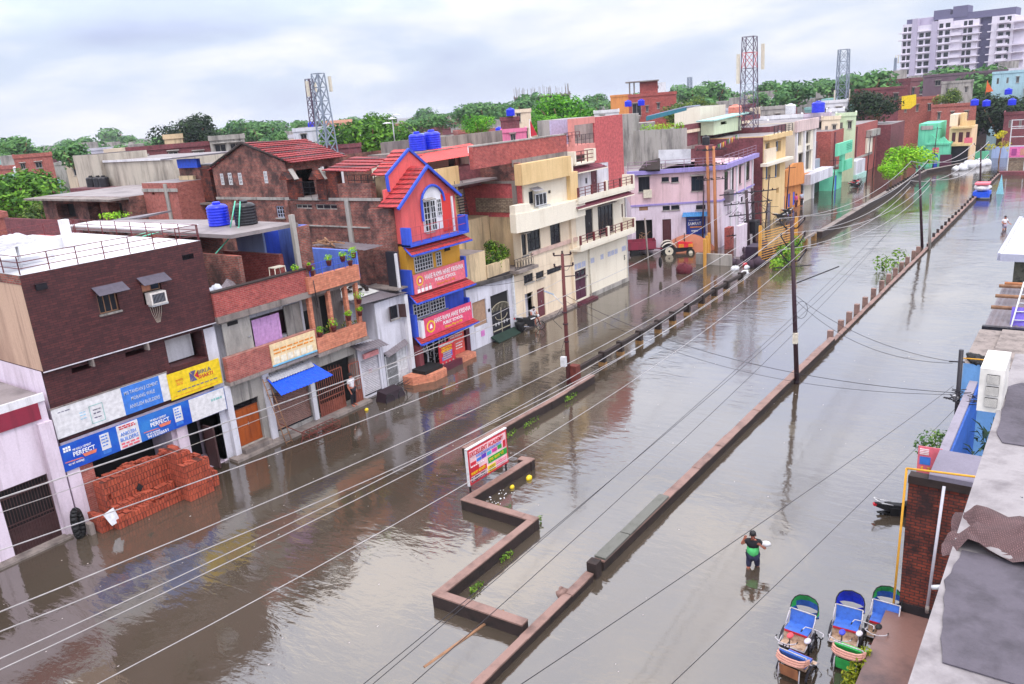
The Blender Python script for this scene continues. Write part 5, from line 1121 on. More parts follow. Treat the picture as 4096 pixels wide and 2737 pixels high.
# =============== grey block and roof garden behind the stair tower
t = thing('grey_block', 'weathered grey concrete block with a roof garden behind the pink house', 'building', (74, 38, 0))
shell(t, Frame((74, 38.1), (0, -1)), 0, 5.1, 0, 1.2, 0, 10.36, M_conc2, name='wall', roof=M_roofg)
MB().box(73.6, 75, 38.11, 40.4, 0, 12.05).build('tall_grey_wall', M_conc2, t)
m = MB(); m.slab([(75.8, 37.6, 11.7), (75.8, 33.4, 12.4), (79, 33.2, 12.4), (79, 37.6, 11.7)], .06); m.build('pale_roof_sheet', plain('pale_blue_sheet', S(186, 200, 228), .5), t)
MB().slab([(75.6, 37.6, 11.2), (75.6, 33.2, 12.0), (75.6, 33.2, 12.3), (75.6, 37.6, 11.65)], .03).build('teal_screen', plain('teal_screen', S(60, 130, 150)), t)
m = MB()
for k in range(9): leafblob(m, (74.5, 33.3+k*.5, 10.6), .42, .42, .42, 60, .1, rnd, .1)
m.build('roof_plants', FG1, t)
# =============== pink house
PA, PB = (64.2, 33.6), (68.35, 26.75)
FP = Frame(PA, (PB[0]-PA[0], PB[1]-PA[1]))
LP = math.hypot(PB[0]-PA[0], PB[1]-PA[1])
t = thing('pink_house', 'pale pink two storey house with lavender bands at the water beside the red tractor', 'house', (64.2, 33.6, 0))
shell(t, FP, 0, LP, 0, 10, -.5, 4.2, M_pinkw, [(.35, 1.85, .2, 2.9), (2.75, 3.53, .2, 2.85), (4.85, 6.6, .1, 3.1), (.7, 1.5, 3.75, 4.1), (2.8, 3.45, 3.65, 4.05), (3.55, 4.3, 3.65, 4.05), (5.75, 6.6, 3.55, 3.95)], name='ground_wall')
shell(t, FP, 0, LP, 0, 10, 4.21, 7.0, M_pink, [(.7, 1.7, 5.45, 6.75), (2.75, 3.4, 6.2, 6.6), (3.6, 4.25, 6.1, 6.55), (5.35, 6.45, 5.2, 6.5)], name='upper_wall', roof=M_roofg)
for a, b_, c, d in ((.7, 1.7, 5.45, 6.75), (2.75, 3.4, 6.2, 6.6), (3.6, 4.25, 6.1, 6.55), (5.35, 6.45, 5.2, 6.5), (2.8, 3.45, 3.65, 4.05), (3.55, 4.3, 3.65, 4.05), (5.75, 6.6, 3.55, 3.95)): window(t, FP, a+.01, b_-.01, c+.01, d-.01, 0, 3 if b_-a > .9 else 2, 1, M_dark, .05)
MB(FP).box(.72, 1.48, .05, .1, 3.77, 4.08).build('louvre', M_wood, t)
opening(t, FP, 2.77, 3.51, .2, 2.84, 0, plain('carved_maroon_door', S(84, 36, 44), .5), 'door', .12, 1, handle=False)
MB(FP).box(.37, 1.83, .5, .52, .2, 2.9).build('dark_garage', M_black, t); m = MB(FP)
for k in range(14): m.tube((.4+rnd.random()*1.3, .3, .9+rnd.random()*.7), (.5+rnd.random()*1.3, .4, .5+rnd.random()*1.4), .03, 4)
m.build('stored_firewood', M_wood, t)
m = MB(FP); m.box(-.3, LP+.2, -.35, .1, 6.95, 7.3); m.build('lavender_cornice', M_lav, t); m = MB(FP); m.box(-.05, LP+.05, -.08, 0, 4.15, 4.3); m.build('lavender_band', M_lav, t)
g_ = railing(t, FP, [(-.2, -.15), (LP, -.15)], 7.3, .75, plain('pink_grey_rail', S(150, 120, 140), .6), 3, 1.8, .025); 
# right flank along the street
P2, P3 = (68.45, 26.8), (80.4, 28.1)
FQ = Frame(P2, (P3[0]-P2[0], P3[1]-P2[1])); LQ = math.hypot(P3[0]-P2[0], P3[1]-P2[1])
shell(t, FQ, 0, LQ, .02, 6, -.5, 4.2, M_pinkw, [(2.2, 2.5, 2.6, 3.4), (5.5, 6.2, 0, 2.4), (7, 7.8, 3, 3.6)], name='flank_wall')
shell(t, FQ, 0, LQ, .02, 6, 4.21, 7.0, M_pink, [(1.0, 2.3, 4.9, 6.6), (3.6, 4.3, 4.6, 6.7), (6.2, 7.0, 4.9, 6.6), (9, 10.4, 4.9, 6.8)], name='flank_wall')
for a, b_, c, d in ((1.0, 2.3, 4.9, 6.6), (3.6, 4.3, 4.6, 6.7), (6.2, 7.0, 4.9, 6.6), (9, 10.4, 4.9, 6.8), (2.2, 2.5, 2.6, 3.4), (7, 7.8, 3, 3.6)): window(t, FQ, a+.01, b_-.01, c+.01, d-.01, 0, 2, 1, M_dark, .05)
m = MB(FQ); m.box(-.2, LQ+.6, -.4, .1, 6.93, 7.32); m.build('lavender_cornice', M_lav, t); m = MB(FQ); m.box(0, LQ, -.1, 0, 4.15, 4.3); m.build('lavender_band', M_lav, t)
for a in (2.9, 5.0, 8.2, 11.2): MB(FQ).box(a, a+.18, -.12, 0, 0, 6.9).build('pilaster', M_white, t)
g_ = railing(t, FQ, [(0, -.2), (LQ, -.2)], 7.32, .8, plain('pink_grey_rail', (0,)*4), 3, 1.7, .025)
MB(FP).box(1.1, 1.85, -.3, -.02, 4.9, 5.6).build('air_cooler', M_cream_m, t); MB(FQ).box(.8, 2.3, -.5, -.02, 3.9, 4.9).build('air_cooler', M_tin2, t)
m = MB(FP); sheetroof(m, (4.6, 0, 3.35), (6.9, 0, 3.3), (6.95, -.7, 3.0), (4.4, -.7, 3.05), 14, .03); m.build('blue_awning', plain('teal_blue_sheet', S(70, 140, 200), .5), t)
shutter(t, FP, 4.87, 6.58, .12, 1.4, 0, plain('pale_blue_shutter', S(150, 180, 230), .5)); 
t2 = thing('shop_sign', 'navy blue shop board with white lettering in the pink house under the blue awning', 'signboard', (66, 29, 1.4))
MB(FP).box(4.9, 6.56, -.06, -.01, 1.35, 2.9).build('panel', plain('navy_sign', S(36, 60, 150), .5), t2); text(t2, 'SAMRAT', WH, FP, 5.6, -.07, 2.3, .26, 1.15); MB(FP).box(5.2, 6.3, -.075, -.06, 1.95, 2.05).build('orange_line', SO, t2); text(t2, 'सम्राट', WH, FP, 5.6, -.07, 1.65, .15, .6); text(t2, 'MP BIRLA CEMENT', WH, FP, 5.6, -.07, 2.62, .09, 1.0, bold=False)
# roof things of the pink house
t = thing('banner_screen', 'large blank white hoarding standing on the roof of the pink house', 'hoarding', (64, 29, 7.3)); MB().box(67.5, 67.56, 29.3, 32.4, 7.6, 8.85).build('screen', M_roofw, t); MB().tube((67.6, 29.5, 6.9), (67.6, 29.5, 8.2), .04).tube((67.6, 32.2, 6.9), (67.6, 32.2, 8.2), .04).build('legs', M_dark, t)
t = thing('roof_room', 'small brick room with a black tank on the roof of the pink house', 'room', (65, 26.6, 7)); MB().box(70.5, 72, 28.9, 30.2, 7.0, 8.9).build('wall', BR_far, t)
tank(71.2, 29.4, 8.91, 'black tank on the small brick room above the pink house', M_tankk, r=.35, h=.8)
t = thing('flag_bunting', 'string of coloured paper pennants over the pink house roof', 'bunting', (72, 28, 9)); m = MB(); A = V3(69.5, 28.2, 8.75); B = V3(79, 29.2, 9.35)
m.tube(tuple(A), tuple(B), .015, 4); m.build('string', M_dark, t)
BC = [SO, SY, SPK, M_dark, SGN, M_frost]
for k in range(18):
    p = A.lerp(B, (k+.3)/18); MB().slab([(p.x, p.y, p.z), (p.x+.4, p.y+.05, p.z), (p.x+.2, p.y, p.z-.5)], .01).build('pennant', BC[k % 6], t)
tag(MB().slab([(64.5, 32.9, 7.4), (64.5, 30.9, 7.4), (65.6, 31.4, 8.3), (65.6, 32.8, 8.0)], .2).build('firewood_heap', M_kerbside), 'dark heap of firewood on the left of the pink house roof', 'firewood')

# =============== long brick house behind the pink one, with cream and mint roof rooms
t = thing('brick_house', 'long dark brick house with a cream beam behind the bunting', 'house', (76, 34, 0))
shell(t, F, 75.0, 95.0, 34, 40, 0, 10.0, BR_far, roof=M_roofg); MB().box(75.0, 95, 33.8, 34.0, 9.75, 10.05).build('cream_beam', M_cream, t); MB().box(75, 99, 33.9, 34.1, 10.06, 10.6).build('parapet', BR_far, t)
for x in (80.2, 87): MB().box(x, x+.4, 33.85, 34, 0, 9.7).build('pillar', M_conc, t)
MB().box(75, 94, 33.9, 34, 8.1, 8.45).build('render_band', M_conc, t)
t = thing('roof_room', 'cream painted room on the roof of the long brick house', 'room', (87, 36, 10)); shell(t, F, 83.3, 90.5, 35, 38, 10.0, 12.1, M_cream2, roof=M_conc2)
t = thing('roof_room', 'mint roofed lime room on the long brick house in front of the cream one', 'room', (84, 33, 9.6)); shell(t, F, 80.3, 88.2, 32.3, 33.7, 9.3, 10.75, paint('pale_lime', S(222, 238, 200), .7, .3), [(82.2, 83.9, 10.2, 10.5)]); MB().slab([(79.8, 32.0, 10.8), (89.8, 32.0, 11.1), (89.8, 34, 11.1), (79.8, 34, 10.8)], .12).build('mint_roof', plain('mint_roof_edge', S(176, 224, 214)), t); opening(t, F, 86.0, 86.7, 9.3, 10.7, 32.25, M_dark, 'door', handle=False)
tank(92.5, 34.6, 10.6, 'orange pink water tank on the long brick house', plain('salmon_tank', S(240, 150, 130)), r=.8, h=1.3)

# =============== yellow, orange, white and green houses along the far left bank
t = thing('yellow_house', 'tall narrow apricot house with balconies beside the dark brick side wall', 'house', (82, 27.5, 0))
holes = [(82.1, 83.3, 6.9, 8.15), (85.3, 87.0, 7.0, 8.1), (82.3, 83.8, 4.4, 5.8), (85.2, 86.8, 4.3, 5.8), (83.0, 84.2, 0, 1.95), (85.8, 86.7, 2.6, 3.2)]
shell(t, F, 81.6, 88.6, 27.5, 34, -.5, 8.9, M_yel, holes, reveal=.5, roof=M_roofg)
MB().box(81.5, 81.59, 27.6, 34, -.5, 8.8).build('side_brick_wall', BR_far, t)
for h in holes[:4]: window(t, F, h[0], h[1], h[2], h[3], 27.8, 2, 1, M_bluew, .12)
opening(t, F, 83.02, 84.18, 0, 1.94, 27.5, M_tin2, 'door', handle=False)
MB().box(81.4, 89.0, 26.9, 27.49, 8.5, 8.95).build('balcony', M_yel, t); railing(t, F, [(83, 26.95), (89, 26.95)], 8.95, .8, M_dark, 4, 1.2, .03)
MB().box(80.6, 89.2, 26.8, 27.49, 5.95, 6.25).build('canopy_slab', M_cream2, t); MB().box(81.5, 84.6, 27.2, 27.49, 6.25, 7.6).build('balcony_parapet', M_cream, t)
shell(t, F, 88.7, 95.5, 29.3, 36, -.5, 9.5, BR_far, name='brick_side', roof=M_roofg); MB().slab([(92.6, 29.2, 7.1), (93.6, 29.2, 7.1), (93.1, 29.2, 7.8)], .02).build('yellow_mark', SY, t); patch(t, 91.5, 92.3, 8.6, 8.85, 29.28, WH, 'white_mark')
t = thing('orange_house', 'orange low house with blue doors and a broad orange parapet', 'house', (89.5, 28, 0))
shell(t, F, 89.3, 96.4, 28, 34, -.5, 3.3, M_orange, [(89.9, 90.5, .3, 1.8), (91.6, 92.4, .3, 1.85), (93.4, 94.2, .3, 1.85)], roof=M_roofg)
for h in ((89.92, 90.48), (91.62, 92.38), (93.42, 94.18)): opening(t, F, h[0], h[1], .3, 1.8, 28, M_blue, 'door', handle=False)
m = MB(); m.slab([(89.2, 27.6, 4.6), (89.2, 27.6, 2.9), (98.3, 27.6, 2.4), (98.4, 27.6, 3.55), (96.2, 27.6, 3.65), (95.6, 27.6, 5.0), (92.5, 27.6, 5.2)], .3); m.build('orange_parapet', M_orange, t)
t = thing('white_house', 'narrow pinkish house with arched windows and a curved white balcony right of the orange house', 'house', (95, 28, 0))
hh = [(94.9, 97, 6.8, 8.4), (98.5, 100.6, 6.8, 8.2), (96, 98, 4.1, 5.9), (99, 101.2, 3.7, 5.9), (99.2, 100.6, 6.0, 6.6)]
shell(t, F, 94.4, 102.6, 28.3, 36, -.5, 9.6, M_cream2, hh, reveal=.4, roof=M_roofg)
for h in hh: window(t, F, *h, 28.5, 2, 1, M_conc2, .1)
MB().box(94.2, 103, 28.0, 28.29, 8.45, 9.7).build('parapet', paint('dusty_pink', S(230, 204, 200), .8, .6), t)
for x in (94.5, 97.6, 101.8): MB().box(x, x+.35, 28.05, 28.29, 0, 8.4).build('column', M_white, t)
MB().box(96.3, 106, 26.9, 28.29, 2.3, 3.5).build('curved_balcony', M_whitewall, t); opening(t, F, 96.2, 98, 0, 2.2, 28.1, M_dark, 'dark_door', handle=False)
t = thing('brick_house', 'dull brick house with a grey lower wall left of the mint green sign wall', 'house', (104, 29, 0))
shell(t, F, 102.7, 110, 30, 36, -.5, 6.4, BR_far, roof=M_roofg); MB().box(102.8, 110, 29.6, 29.99, 1.8, 4.2).build('grey_wall', paint('lilac_grey', S(190, 190, 210), .8, .4), t); MB().box(103.5, 109.5, 29.4, 29.59, 0, 1.7).build('dark_shop', M_dark, t)
tank(107.5, 31.5, 6.8, 'white tank on a dark stand above the dull brick house', M_tankw, r=1.0, h=1.9)
t = thing('mint_house', 'narrow mint green house front with a jutting mint parapet sign', 'house', (108.5, 27.5, 0))
shell(t, F, 109.3, 113.4, 27.6, 33, -.5, 2.4, M_turq, [(109.9, 110.8, 0, 1.9)]); opening(t, F, 109.92, 110.78, 0, 1.88, 27.6, M_blue, 'door', handle=False)
MB().box(111.6, 113.0, 27.2, 27.59, 2.2, 5.2).build('mint_pillar', M_turq, t); MB().box(107.8, 115.4, 26.9, 27.19, 4.55, 6.1).build('mint_parapet', M_turq, t); MB().box(112.6, 116.2, 27.0, 27.3, 2.3, 3.6).build('lower_sign', M_turq, t)
m = MB()
for k in range(4): m.box(112.3, 115.0, 26.87, 26.9, 5.0+k*.22, 5.09+k*.22)
m.build('relief_lines', plain('dark_mint', S(60, 160, 130)), t)
t = thing('brick_house', 'great plain rose brick wall of the house behind the bright green street tree', 'house', (117, 28, 0))
shell(t, F, 113.5, 141, 29.2, 38, -.5, 7.4, BR_red, [(133.5, 136.5, 2.9, 4.9)], roof=M_roofg)
MB().box(113.5, 137.5, 29.0, 29.19, 2.4, 2.7).build('string_course', M_conc2, t); MB().box(133.4, 139.5, 28.4, 29.18, 5.2, 6.2).build('balcony', M_conc2, t); MB().box(133.3, 136.7, 28.9, 29.19, 2.8, 5.1).build('white_bay', M_cream2, t)
for x in (115, 121, 127): MB().box(x, x+.4, 29.05, 29.19, 0, 7.2).build('pier', BR_far, t)
shell(t, F, 141.1, 152, 27.2, 34, -.5, 6.6, BR_far, name='second_block', roof=M_roofg)
t = thing('white_shed', 'pale shed with a mint base at the water edge before the rose brick wall', 'shed', (122, 28, 0)); MB().box(121, 126.5, 27.6, 28.9, .8, 2.7).build('shed_wall', M_whitewall, t); MB().box(120.8, 126.8, 27.4, 29.0, -.4, .8).build('mint_base', paint('pale_mint', S(180, 220, 210), .8, .3), t)
FT = Frame((140, 23), (0, -1))
t = thing('turquoise_house', 'mint turquoise house with stepped parapet facing down the street', 'house', (140, 21, 0))
shell(t, FT, 0, 2.7, 0, 8, -.5, 6.5, M_turq, [(1.5, 2.1, 2.2, 3.0)]); shell(t, FT, 1.5, 4.5, -.4, 5, -.5, 3.3, M_turq, [(2.4, 3.0, 0, 2.0)], name='front_wall'); MB(FT).box(1.3, 4.6, -.6, 4, 3.31, 3.6).build('mint_cornice', M_turq, t)
MB(FT).slab([(1.6, -.3, 3.6), (4.4, -.3, 3.6), (3.6, -.3, 4.5), (2.8, -.3, 4.0), (1.9, -.3, 4.9)], .3).build('stepped_parapet', M_turq, t); opening(t, FT, 2.42, 2.98, 0, 1.98, -.4, M_blue, 'door', handle=False)
MB(FT).box(2.2, 3.1, -.5, -.42, 2.1, 2.9).build('red_poster', SPK2, t); MB(FT).box(.3, 2.0, -.15, 0, 5.6, 6.2).build('grey_panel', M_conc2, t)
MB(FT).box(3.4, 5.0, -1.0, -.9, .05, 1.85).build('maroon_gate', M_purple, t)
FT = Frame((142, 19.6), (0, -1))
t = thing('peach_house', 'peach and cream house with stepped balconies at the far end of the street', 'house', (142, 18, 0))
ho = [(1.0, 1.5, 3.5, 4.9), (1.9, 2.5, 3.4, 4.9), (2.9, 3.4, 3.5, 4.9)]
shell(t, FT, .6, 3.6, 0, 7, -.5, 5.6, paint('peach_cream', S(252, 214, 170), .75, .3), ho); MB(FT).box(.5, 3.9, -.7, 0, 2.9, 3.3).build('balcony', M_yel, t); MB(FT).box(.9, 4.0, -.8, -.01, 5.5, 5.8).build('upper_balcony', M_yel, t); MB(FT).box(2.8, 3.9, -.7, -.6, 3.3, 4.1).build('red_panel', SPK2, t)
for h in ho: opening(t, FT, *h, 0, M_maroon, 'balcony_door', handle=False)
shell(t, FT, .5, 1.6, .3, 5, 5.81, 7.6, M_cream, name='stair_room'); MB(FT).box(1.9, 2.5, .5, 3, 5.81, 7.7).build('apricot_tower', M_yel, t); MB(FT).box(2.5, 4.0, .1, .2, 5.81, 6.6).build('end_parapet', M_yel, t)
MB(FT).box(.4, 3.4, -.2, 0, -.4, 2.8).build('dark_shopfront', M_dark, t)
t = thing('blue_wall', 'pale blue boundary wall at the end of the flooded street', 'wall', (152, 12, 0)); MB().box(152, 152.3, 9.5, 14, -.5, 1.8).build('wall', M_blue3, t); MB().box(150, 150.3, 14.2, 16.8, -.5, 1.3).build('green_wall', M_turq, t)
# =============== power poles and wires
M_polerust = paint('rusty_pole', S(110, 52, 50), .8, .6, S(60, 30, 34), 3, streak=True)
M_poledark = plain('dark_maroon_pole', S(58, 28, 40), .6)
M_wirel = plain('bright_wire', S(214, 208, 206), .35, .6); M_wirek = plain('black_wire', S(40, 36, 44), .6)
M_insul = plain('brown_insulator', S(52, 30, 34), .3)
def insul(m, p): m.lathe([(.03, 0), (.06, .03), (.035, .07), (.06, .1), (.03, .15)], p, 8)
t = thing('power_pole', 'rusty red power pole with a street lamp and a white box', 'power pole', (31.58, 20.32, 0))
MB().tube((31.58, 20.32, -.5), (31.6, 20.3, 6.62), .12, 8, .075).build('pole', M_polerust, t)
m = MB(); m.tube((31.35, 20.62, 6.55), (31.85, 19.98, 6.55), .03); m.tube((31.35, 20.62, 6.0), (31.9, 19.92, 6.0), .03); m.tube((31.6, 20.3, 5.5), (32.05, 19.75, 5.5), .025); m.build('cross_arm', M_poledark, t)
for p in ((31.35, 20.62, 6.56), (31.6, 20.3, 6.62), (31.85, 19.98, 6.56), (31.35, 20.62, 6.02), (31.9, 19.92, 6.02), (32.05, 19.75, 5.5)): m = MB(); insul(m, p); m.build('insulator', M_insul, t)
MB().tube((31.6, 20.3, 4.0), (31.1, 20.7, 4.75), .02).build('lamp_arm', M_white_m, t)
MB().slab([(31.15, 20.6, 4.72), (31.2, 20.75, 4.72), (30.9, 21.0, 4.92), (30.85, 20.85, 4.92)], .06).build('street_lamp_head', plain('grey_blue_lamp', S(170, 186, 204), .4), t)
MB().box(31.2, 31.42, 20.25, 20.5, 1.0, 1.5).build('white_box', M_tankw, t)
m = MB(); m.path([(31.5, 20.4, 4.0), (31.1, 20.7, 3.4), (31.45, 20.45, 2.9)], .012, 4); m.path([(31.48, 20.42, 2.2), (31.3, 20.5, 1.7), (31.45, 20.4, 1.3)], .012, 4); m.build('loose_cable', M_wirek, t)
for z in (3.1, 3.7, 2.2): MB().tube((31.58, 20.32, z), (31.58, 20.32, z+.06), .14, 8).build('clamp', M_poledark, t)
def vpole(name, label, base, top, arms, r=.12, low=None):
    t = thing(name, label, 'power pole', (base[0], base[1], 0), 'leaning poles with V shaped arms')
    B, T = Vector((*base, -.5)), Vector(top)
    MB().tube(tuple(B), tuple(T), r, 8, r*.7).build('pole', M_poledark, t)
    tips = []
    d = Vector((.63, -.78, 0)).normalized()
    for z, w, h in arms:
        c = B.lerp(T, (z+.5)/(T.z+.5)); m = MB()
        a, b_ = c-d*w*.42, c+d*w*.42; l, rr = c-d*w-V3(0, 0, -h), c+d*w-V3(0, 0, -h)
        m.tube(tuple(l), tuple(a), .03).tube(tuple(a), tuple(b_), .03).tube(tuple(b_), tuple(rr), .03); m.build('v_arm', M_dark, t)
        for q in (l, rr): m = MB(); insul(m, tuple(q)); m.build('insulator', M_insul, t); tips.append(q+V3(0, 0, .15))
    if low:
        c = B.lerp(T, (low+.5)/(T.z+.5)); MB().tube(tuple(c-d*.9), tuple(c+d*.85), .025).build('low_arm', M_dark, t)
    return t, tips
t2, tips2 = vpole('power_pole', 'near dark power pole with three V arms standing at the long wall', (36.07, 10.35), (35.77, 10.75, 7.8), [(7.42, .56, .35), (6.6, .54, .5), (5.92, .58, .42)], low=5.68)
MB().box(35.75, 35.95, 10.35, 10.55, 2.05, 2.55).build('meter_box', M_cream_m, t2)
m = MB()
for k in range(12): a, b_ = 6.283*k/12, 6.283*(k+1)/12; m.tube((36.15+.28*math.cos(a)*.6, 10.3-.28*math.cos(a)*.8, 3.6+.42*math.sin(a)), (36.15+.28*math.cos(b_)*.6, 10.3-.28*math.cos(b_)*.8, 3.6+.42*math.sin(b_)), .012, 4)
m.tube((35.95, 10.5, 4.9), (37.2, 9.0, 5.5), .03); m.build('cable_loop', M_wirek, t2)
t3, tips3 = vpole('power_pole', 'second leaning dark pole with V arms farther along the right hand wall', (71.97, 10.88), (71.5, 11.51, 6.7), [(6.5, .7, .45), (5.0, .8, .4)])
t4, tips4 = vpole('power_pole', 'third dark pole with V arms beyond the blue cart', (112.47, 11.16), (112.2, 11.5, 5.0), [(4.8, .9, .5), (3.4, .9, .4)])
tag(MB().tube((71.07, 10.22, -.5), (70.9, 10.44, 4.5), .12, 8, .08).build('bare_pole', M_conc2), 'plain bare concrete pole beside the second leaning pole', 'pole')
M_olive = paint('orange_brown_pole', S(196, 128, 84), .8, .5, S(120, 70, 60), 3)
for k, (x, y, h) in enumerate(((67.26, 27.4, 9.1), (66.5, 26.5, 9.1))):
    t = thing('power_pole', ('left' if k == 0 else 'right')+' tall orange brown pole of the pair in front of the pink house', 'power pole', (x, y, 0))
    MB().tube((x, y, -.5), (x-.15, y+.2, h), .17, 8, .12).build('pole', M_olive, t)
    for z in (h-.3, h-1.6, h-2.8): 
        m = MB().tube((x-.9, y+.9, z), (x+.6, y-.7, z), .04).build('cross_arm', M_dark, t)
        for q in (-.8, -.3, .4): mm = MB(); insul(mm, (x+q, y-q, z+.03)); mm.build('insulator', M_insul, m)
    m = MB(); m.tube((x+.2, y, 0), (x+.1, y+.1, h-2), .03); m.build('cable', M_wirek, t)
MB_ = MB().tube((66.7, 27.9, -.4), (66.85, 27.8, 5.8), .1, 8, .07); tag(MB_.build('dark_pole', M_poledark), 'thin dark pole left of the tall orange brown pair', 'pole')
t = thing('transformer_structure', 'pair of dark red pillars with crossarms and a transformer among the debris', 'transformer', (67.9, 23.8, 0))
for x, y in ((67.18, 23.78), (68.58, 23.76)): MB().tube((x, y, -.5), (x-.2, y+.25, 5.3), .16, 8, .13).build('pillar', M_poledark, t)
for z, w in ((5.0, 2.6), (4.1, 2.2), (3.1, 1.8), (1.4, 2.0)):
    m = MB().tube((67.9-w*.8, 24+w*.75, z), (67.9+w*.8, 24-w*.6, z), .05).build('cross_arm', M_dark, t)
    for k in range(6): q = (k-2.5)/3*w*.75; mm = MB(); insul(mm, (67.9+q, 24-q*.85, z+.04)); mm.build('insulator', M_insul, m)
MB().box(67.3, 68.4, 23.3, 24.3, 1.5, 2.6).build('transformer_tank', M_dark, t); MB().box(62.4, 64.2, 21.4, 22.4, -.3, 1.3).build('box', plain('violet_black_box', S(50, 30, 56), .6), t)
m = MB()
for k in range(60):
    a = V3(66+rnd.random()*3.2, 22.8+rnd.random()*2.2, 1+rnd.random()*4.2); b_ = a+V3(rnd.uniform(-1, 1), rnd.uniform(-1, 1), rnd.uniform(-.9, .5)); m.tube(tuple(a), tuple(b_), .02, 4)
m.build('tangled_cables', M_wirek, t)
# yellow gantry fences
M_ygate = paint('yellow_ochre_gate', S(226, 164, 70), .7, .4, S(150, 100, 50), 2)
for (a, b_, h, l) in (((59.8, 24.8), (62.6, 25.6), 2.0, 'low yellow barred fence panel at the left end of the transformer yard'), ((61.5, 20.9), (66.5, 19.6), 2.9, 'tall yellow slatted gate panel rising over the leafy bush')):
    t = thing('yard_fence', l, 'fence', (a[0], a[1], 0)); m = MB(); A, B = V3(*a, 0), V3(*b_, 0)
    for q in (0, 1) if h > 2.5 else (0, .5, 1): p = A.lerp(B, q); MB().box(p.x-.1, p.x+.1, p.y-.1, p.y+.1, -.4, h+.3).build('post', M_ygate, t)
    m = MB(); n = 13
    for k in range(n): z = .25+(h-.3)*k/n; m.tube((A.x, A.y, z), (B.x, B.y, z), .035, 4)
    m.build('slats', M_ygate, t)
t = thing('yard_wall', 'red and lilac boundary wall ends between the pink house and the transformer', 'wall', (69, 25, 0))
MB().box(67.6, 68.6, 25.7, 26.2, -.4, 1.9).build('red_wall', BR_red, t); MB().box(64.6, 66.4, 23.7, 24.0, -.4, 2.6).build('lilac_wall', M_pinkw, t); MB().box(60.8, 61.1, 23.0, 26.0, -.4, .9).build('grey_wall', M_conc2, t)
t = thing('debris', 'dark heap of rubbish, barrels and cable drums under the transformer', 'rubbish heap', (66, 22, 0)); m = MB()
for k in range(34): x, y = rnd.uniform(60.5, 70), rnd.uniform(20.7, 23.8); m.ball((x, y, rnd.uniform(0, .5)), rnd.uniform(.2, .6), 6, 4, (1, 1, .7), .35, rnd)
m.build('heap', plain('rubbish_dark', S(70, 52, 66), .9), t)
for k, (x, y, r_, mt) in enumerate(((59.6, 22.2, .42, M_cloth), (60.2, 21.5, .3, M_cloth), (58.2, 20.9, .38, M_cloth), (61.2, 22.0, .25, SR))): MB().ball((x, y, .1), r_, 8, 5, (1.2, .8, .6), .2, rnd).build('litter_bag', mt, t)
t = thing('leafy_bush', 'bright leafy bush hanging over the water below the yellow slatted gate', 'bush', (63, 19.2, 0)); m = MB()
for c in ((60.5, 19.2, .5, .9), (61.8, 19.0, .7, 1.0), (63.2, 19.0, .8, 1.0), (64.6, 19.2, 1.0, 1.0), (66, 19.4, 1.2, .9), (62.3, 19.4, 1.2, .7)): leafblob(m, c[:3], c[3], c[3]*.7, c[3]*.65, 170, .13, rnd, .2)
m.build('foliage', foliage('bush_leaves2', S(44, 86, 26), S(100, 150, 40), S(160, 200, 60)), t); MB().tube((63, 19.4, -.4), (63.4, 19.2, 1), .1, 6, .04).build('stem', M_wood, t)
def plantclump(name, label, c, r, n, size, mt, cat='plant', sq=.7, stem=True):
    t = thing(name, label, cat, c); m = MB(); leafblob(m, (c[0], c[1], c[2]+r*sq), r, r, r*sq, n, size, rnd, .15); m.build('leaves', mt, t)
    if stem: MB().tube((c[0], c[1], c[2]-.2), (c[0]+.03, c[1], c[2]+r*sq), .02, 5, .01).build('stem', M_wood, t)
    return t
FG2 = foliage('mid_leaves', S(60, 96, 34), S(112, 150, 50), S(150, 190, 66)); FG3 = foliage('dark_leaves', S(26, 44, 30), S(50, 76, 40), S(84, 110, 52))
plantclump('sapling', 'spindly green sapling floating beside the far brick posts', (62.0, 11.8, 0), .9, 110, .14, FG2); plantclump('sapling', 'small green shoot next to the spindly sapling at the brick posts', (66, 11.6, 0), .7, 70, .13, FG2)
for k, (x, y, z, l) in enumerate(((29.6, 19.0, .2, 'weeds in the crack of the wall near the rusty power pole'), (26.2, 18.95, .2, 'longest fringe of green weeds along the wall left of the rusty pole'), (24.6, 19.0, .2, 'dark moss tuft at the left end of the weedy wall'), (15.2, 13.4, .1, 'tiny weed in the inner corner of the zigzag wall'), (17.0, 13.6, .1, 'green weeds along the water side of the zigzag wall'), (19.2, 16.5-2.6, .15, 'dark weed on the outer corner of the zigzag wall'))):
    t = thing('weed', l, 'weed', (x, y, z)); m = MB(); leafblob(m, (x, y, z), .7 if k < 3 else .35, .08, .16, 70, .05, rnd, 0); m.build('leaves', FG2, t)

# ---- wires: sagging lines with real heights
def wire(name, label, pts, r, mat, cat='wire', group=None, n=22):
    """pts: 2 ends + sag, drawn as a parabola"""
    (a, b_, sag) = pts; A, B = Vector(a), Vector(b_); m = MB(); last = None
    for k in range(n+1):
        s = k/n; p = A.lerp(B, s); p.z -= sag*4*s*(1-s)
        if last is not None: m.tube(tuple(last), tuple(p), r, 4)
        last = p
    return tag(m.build(name, mat), label, cat, group)
T2 = tips2
G1 = 'bright overhead wires along the median'
LB = 'bright overhead power line sagging along the median towards the near V arm pole'
for (p0, p1, sag) in (((-6, 10.6, 9.9), T2[0], 1.25), ((-6, 10.5, 9.1), T2[1], 1.35), ((-6, 10.5, 8.4), T2[2], 1.35), ((-6, 10.6, 8.15), T2[4], 1.1), ((-6, 10.5, 7.45), T2[5], 1.35), ((-6, 10.55, 9.14), T2[3], 1.6)):
    wire('overhead_wire', LB, (p0, tuple(p1), sag), .0085, M_wirel, group=G1)
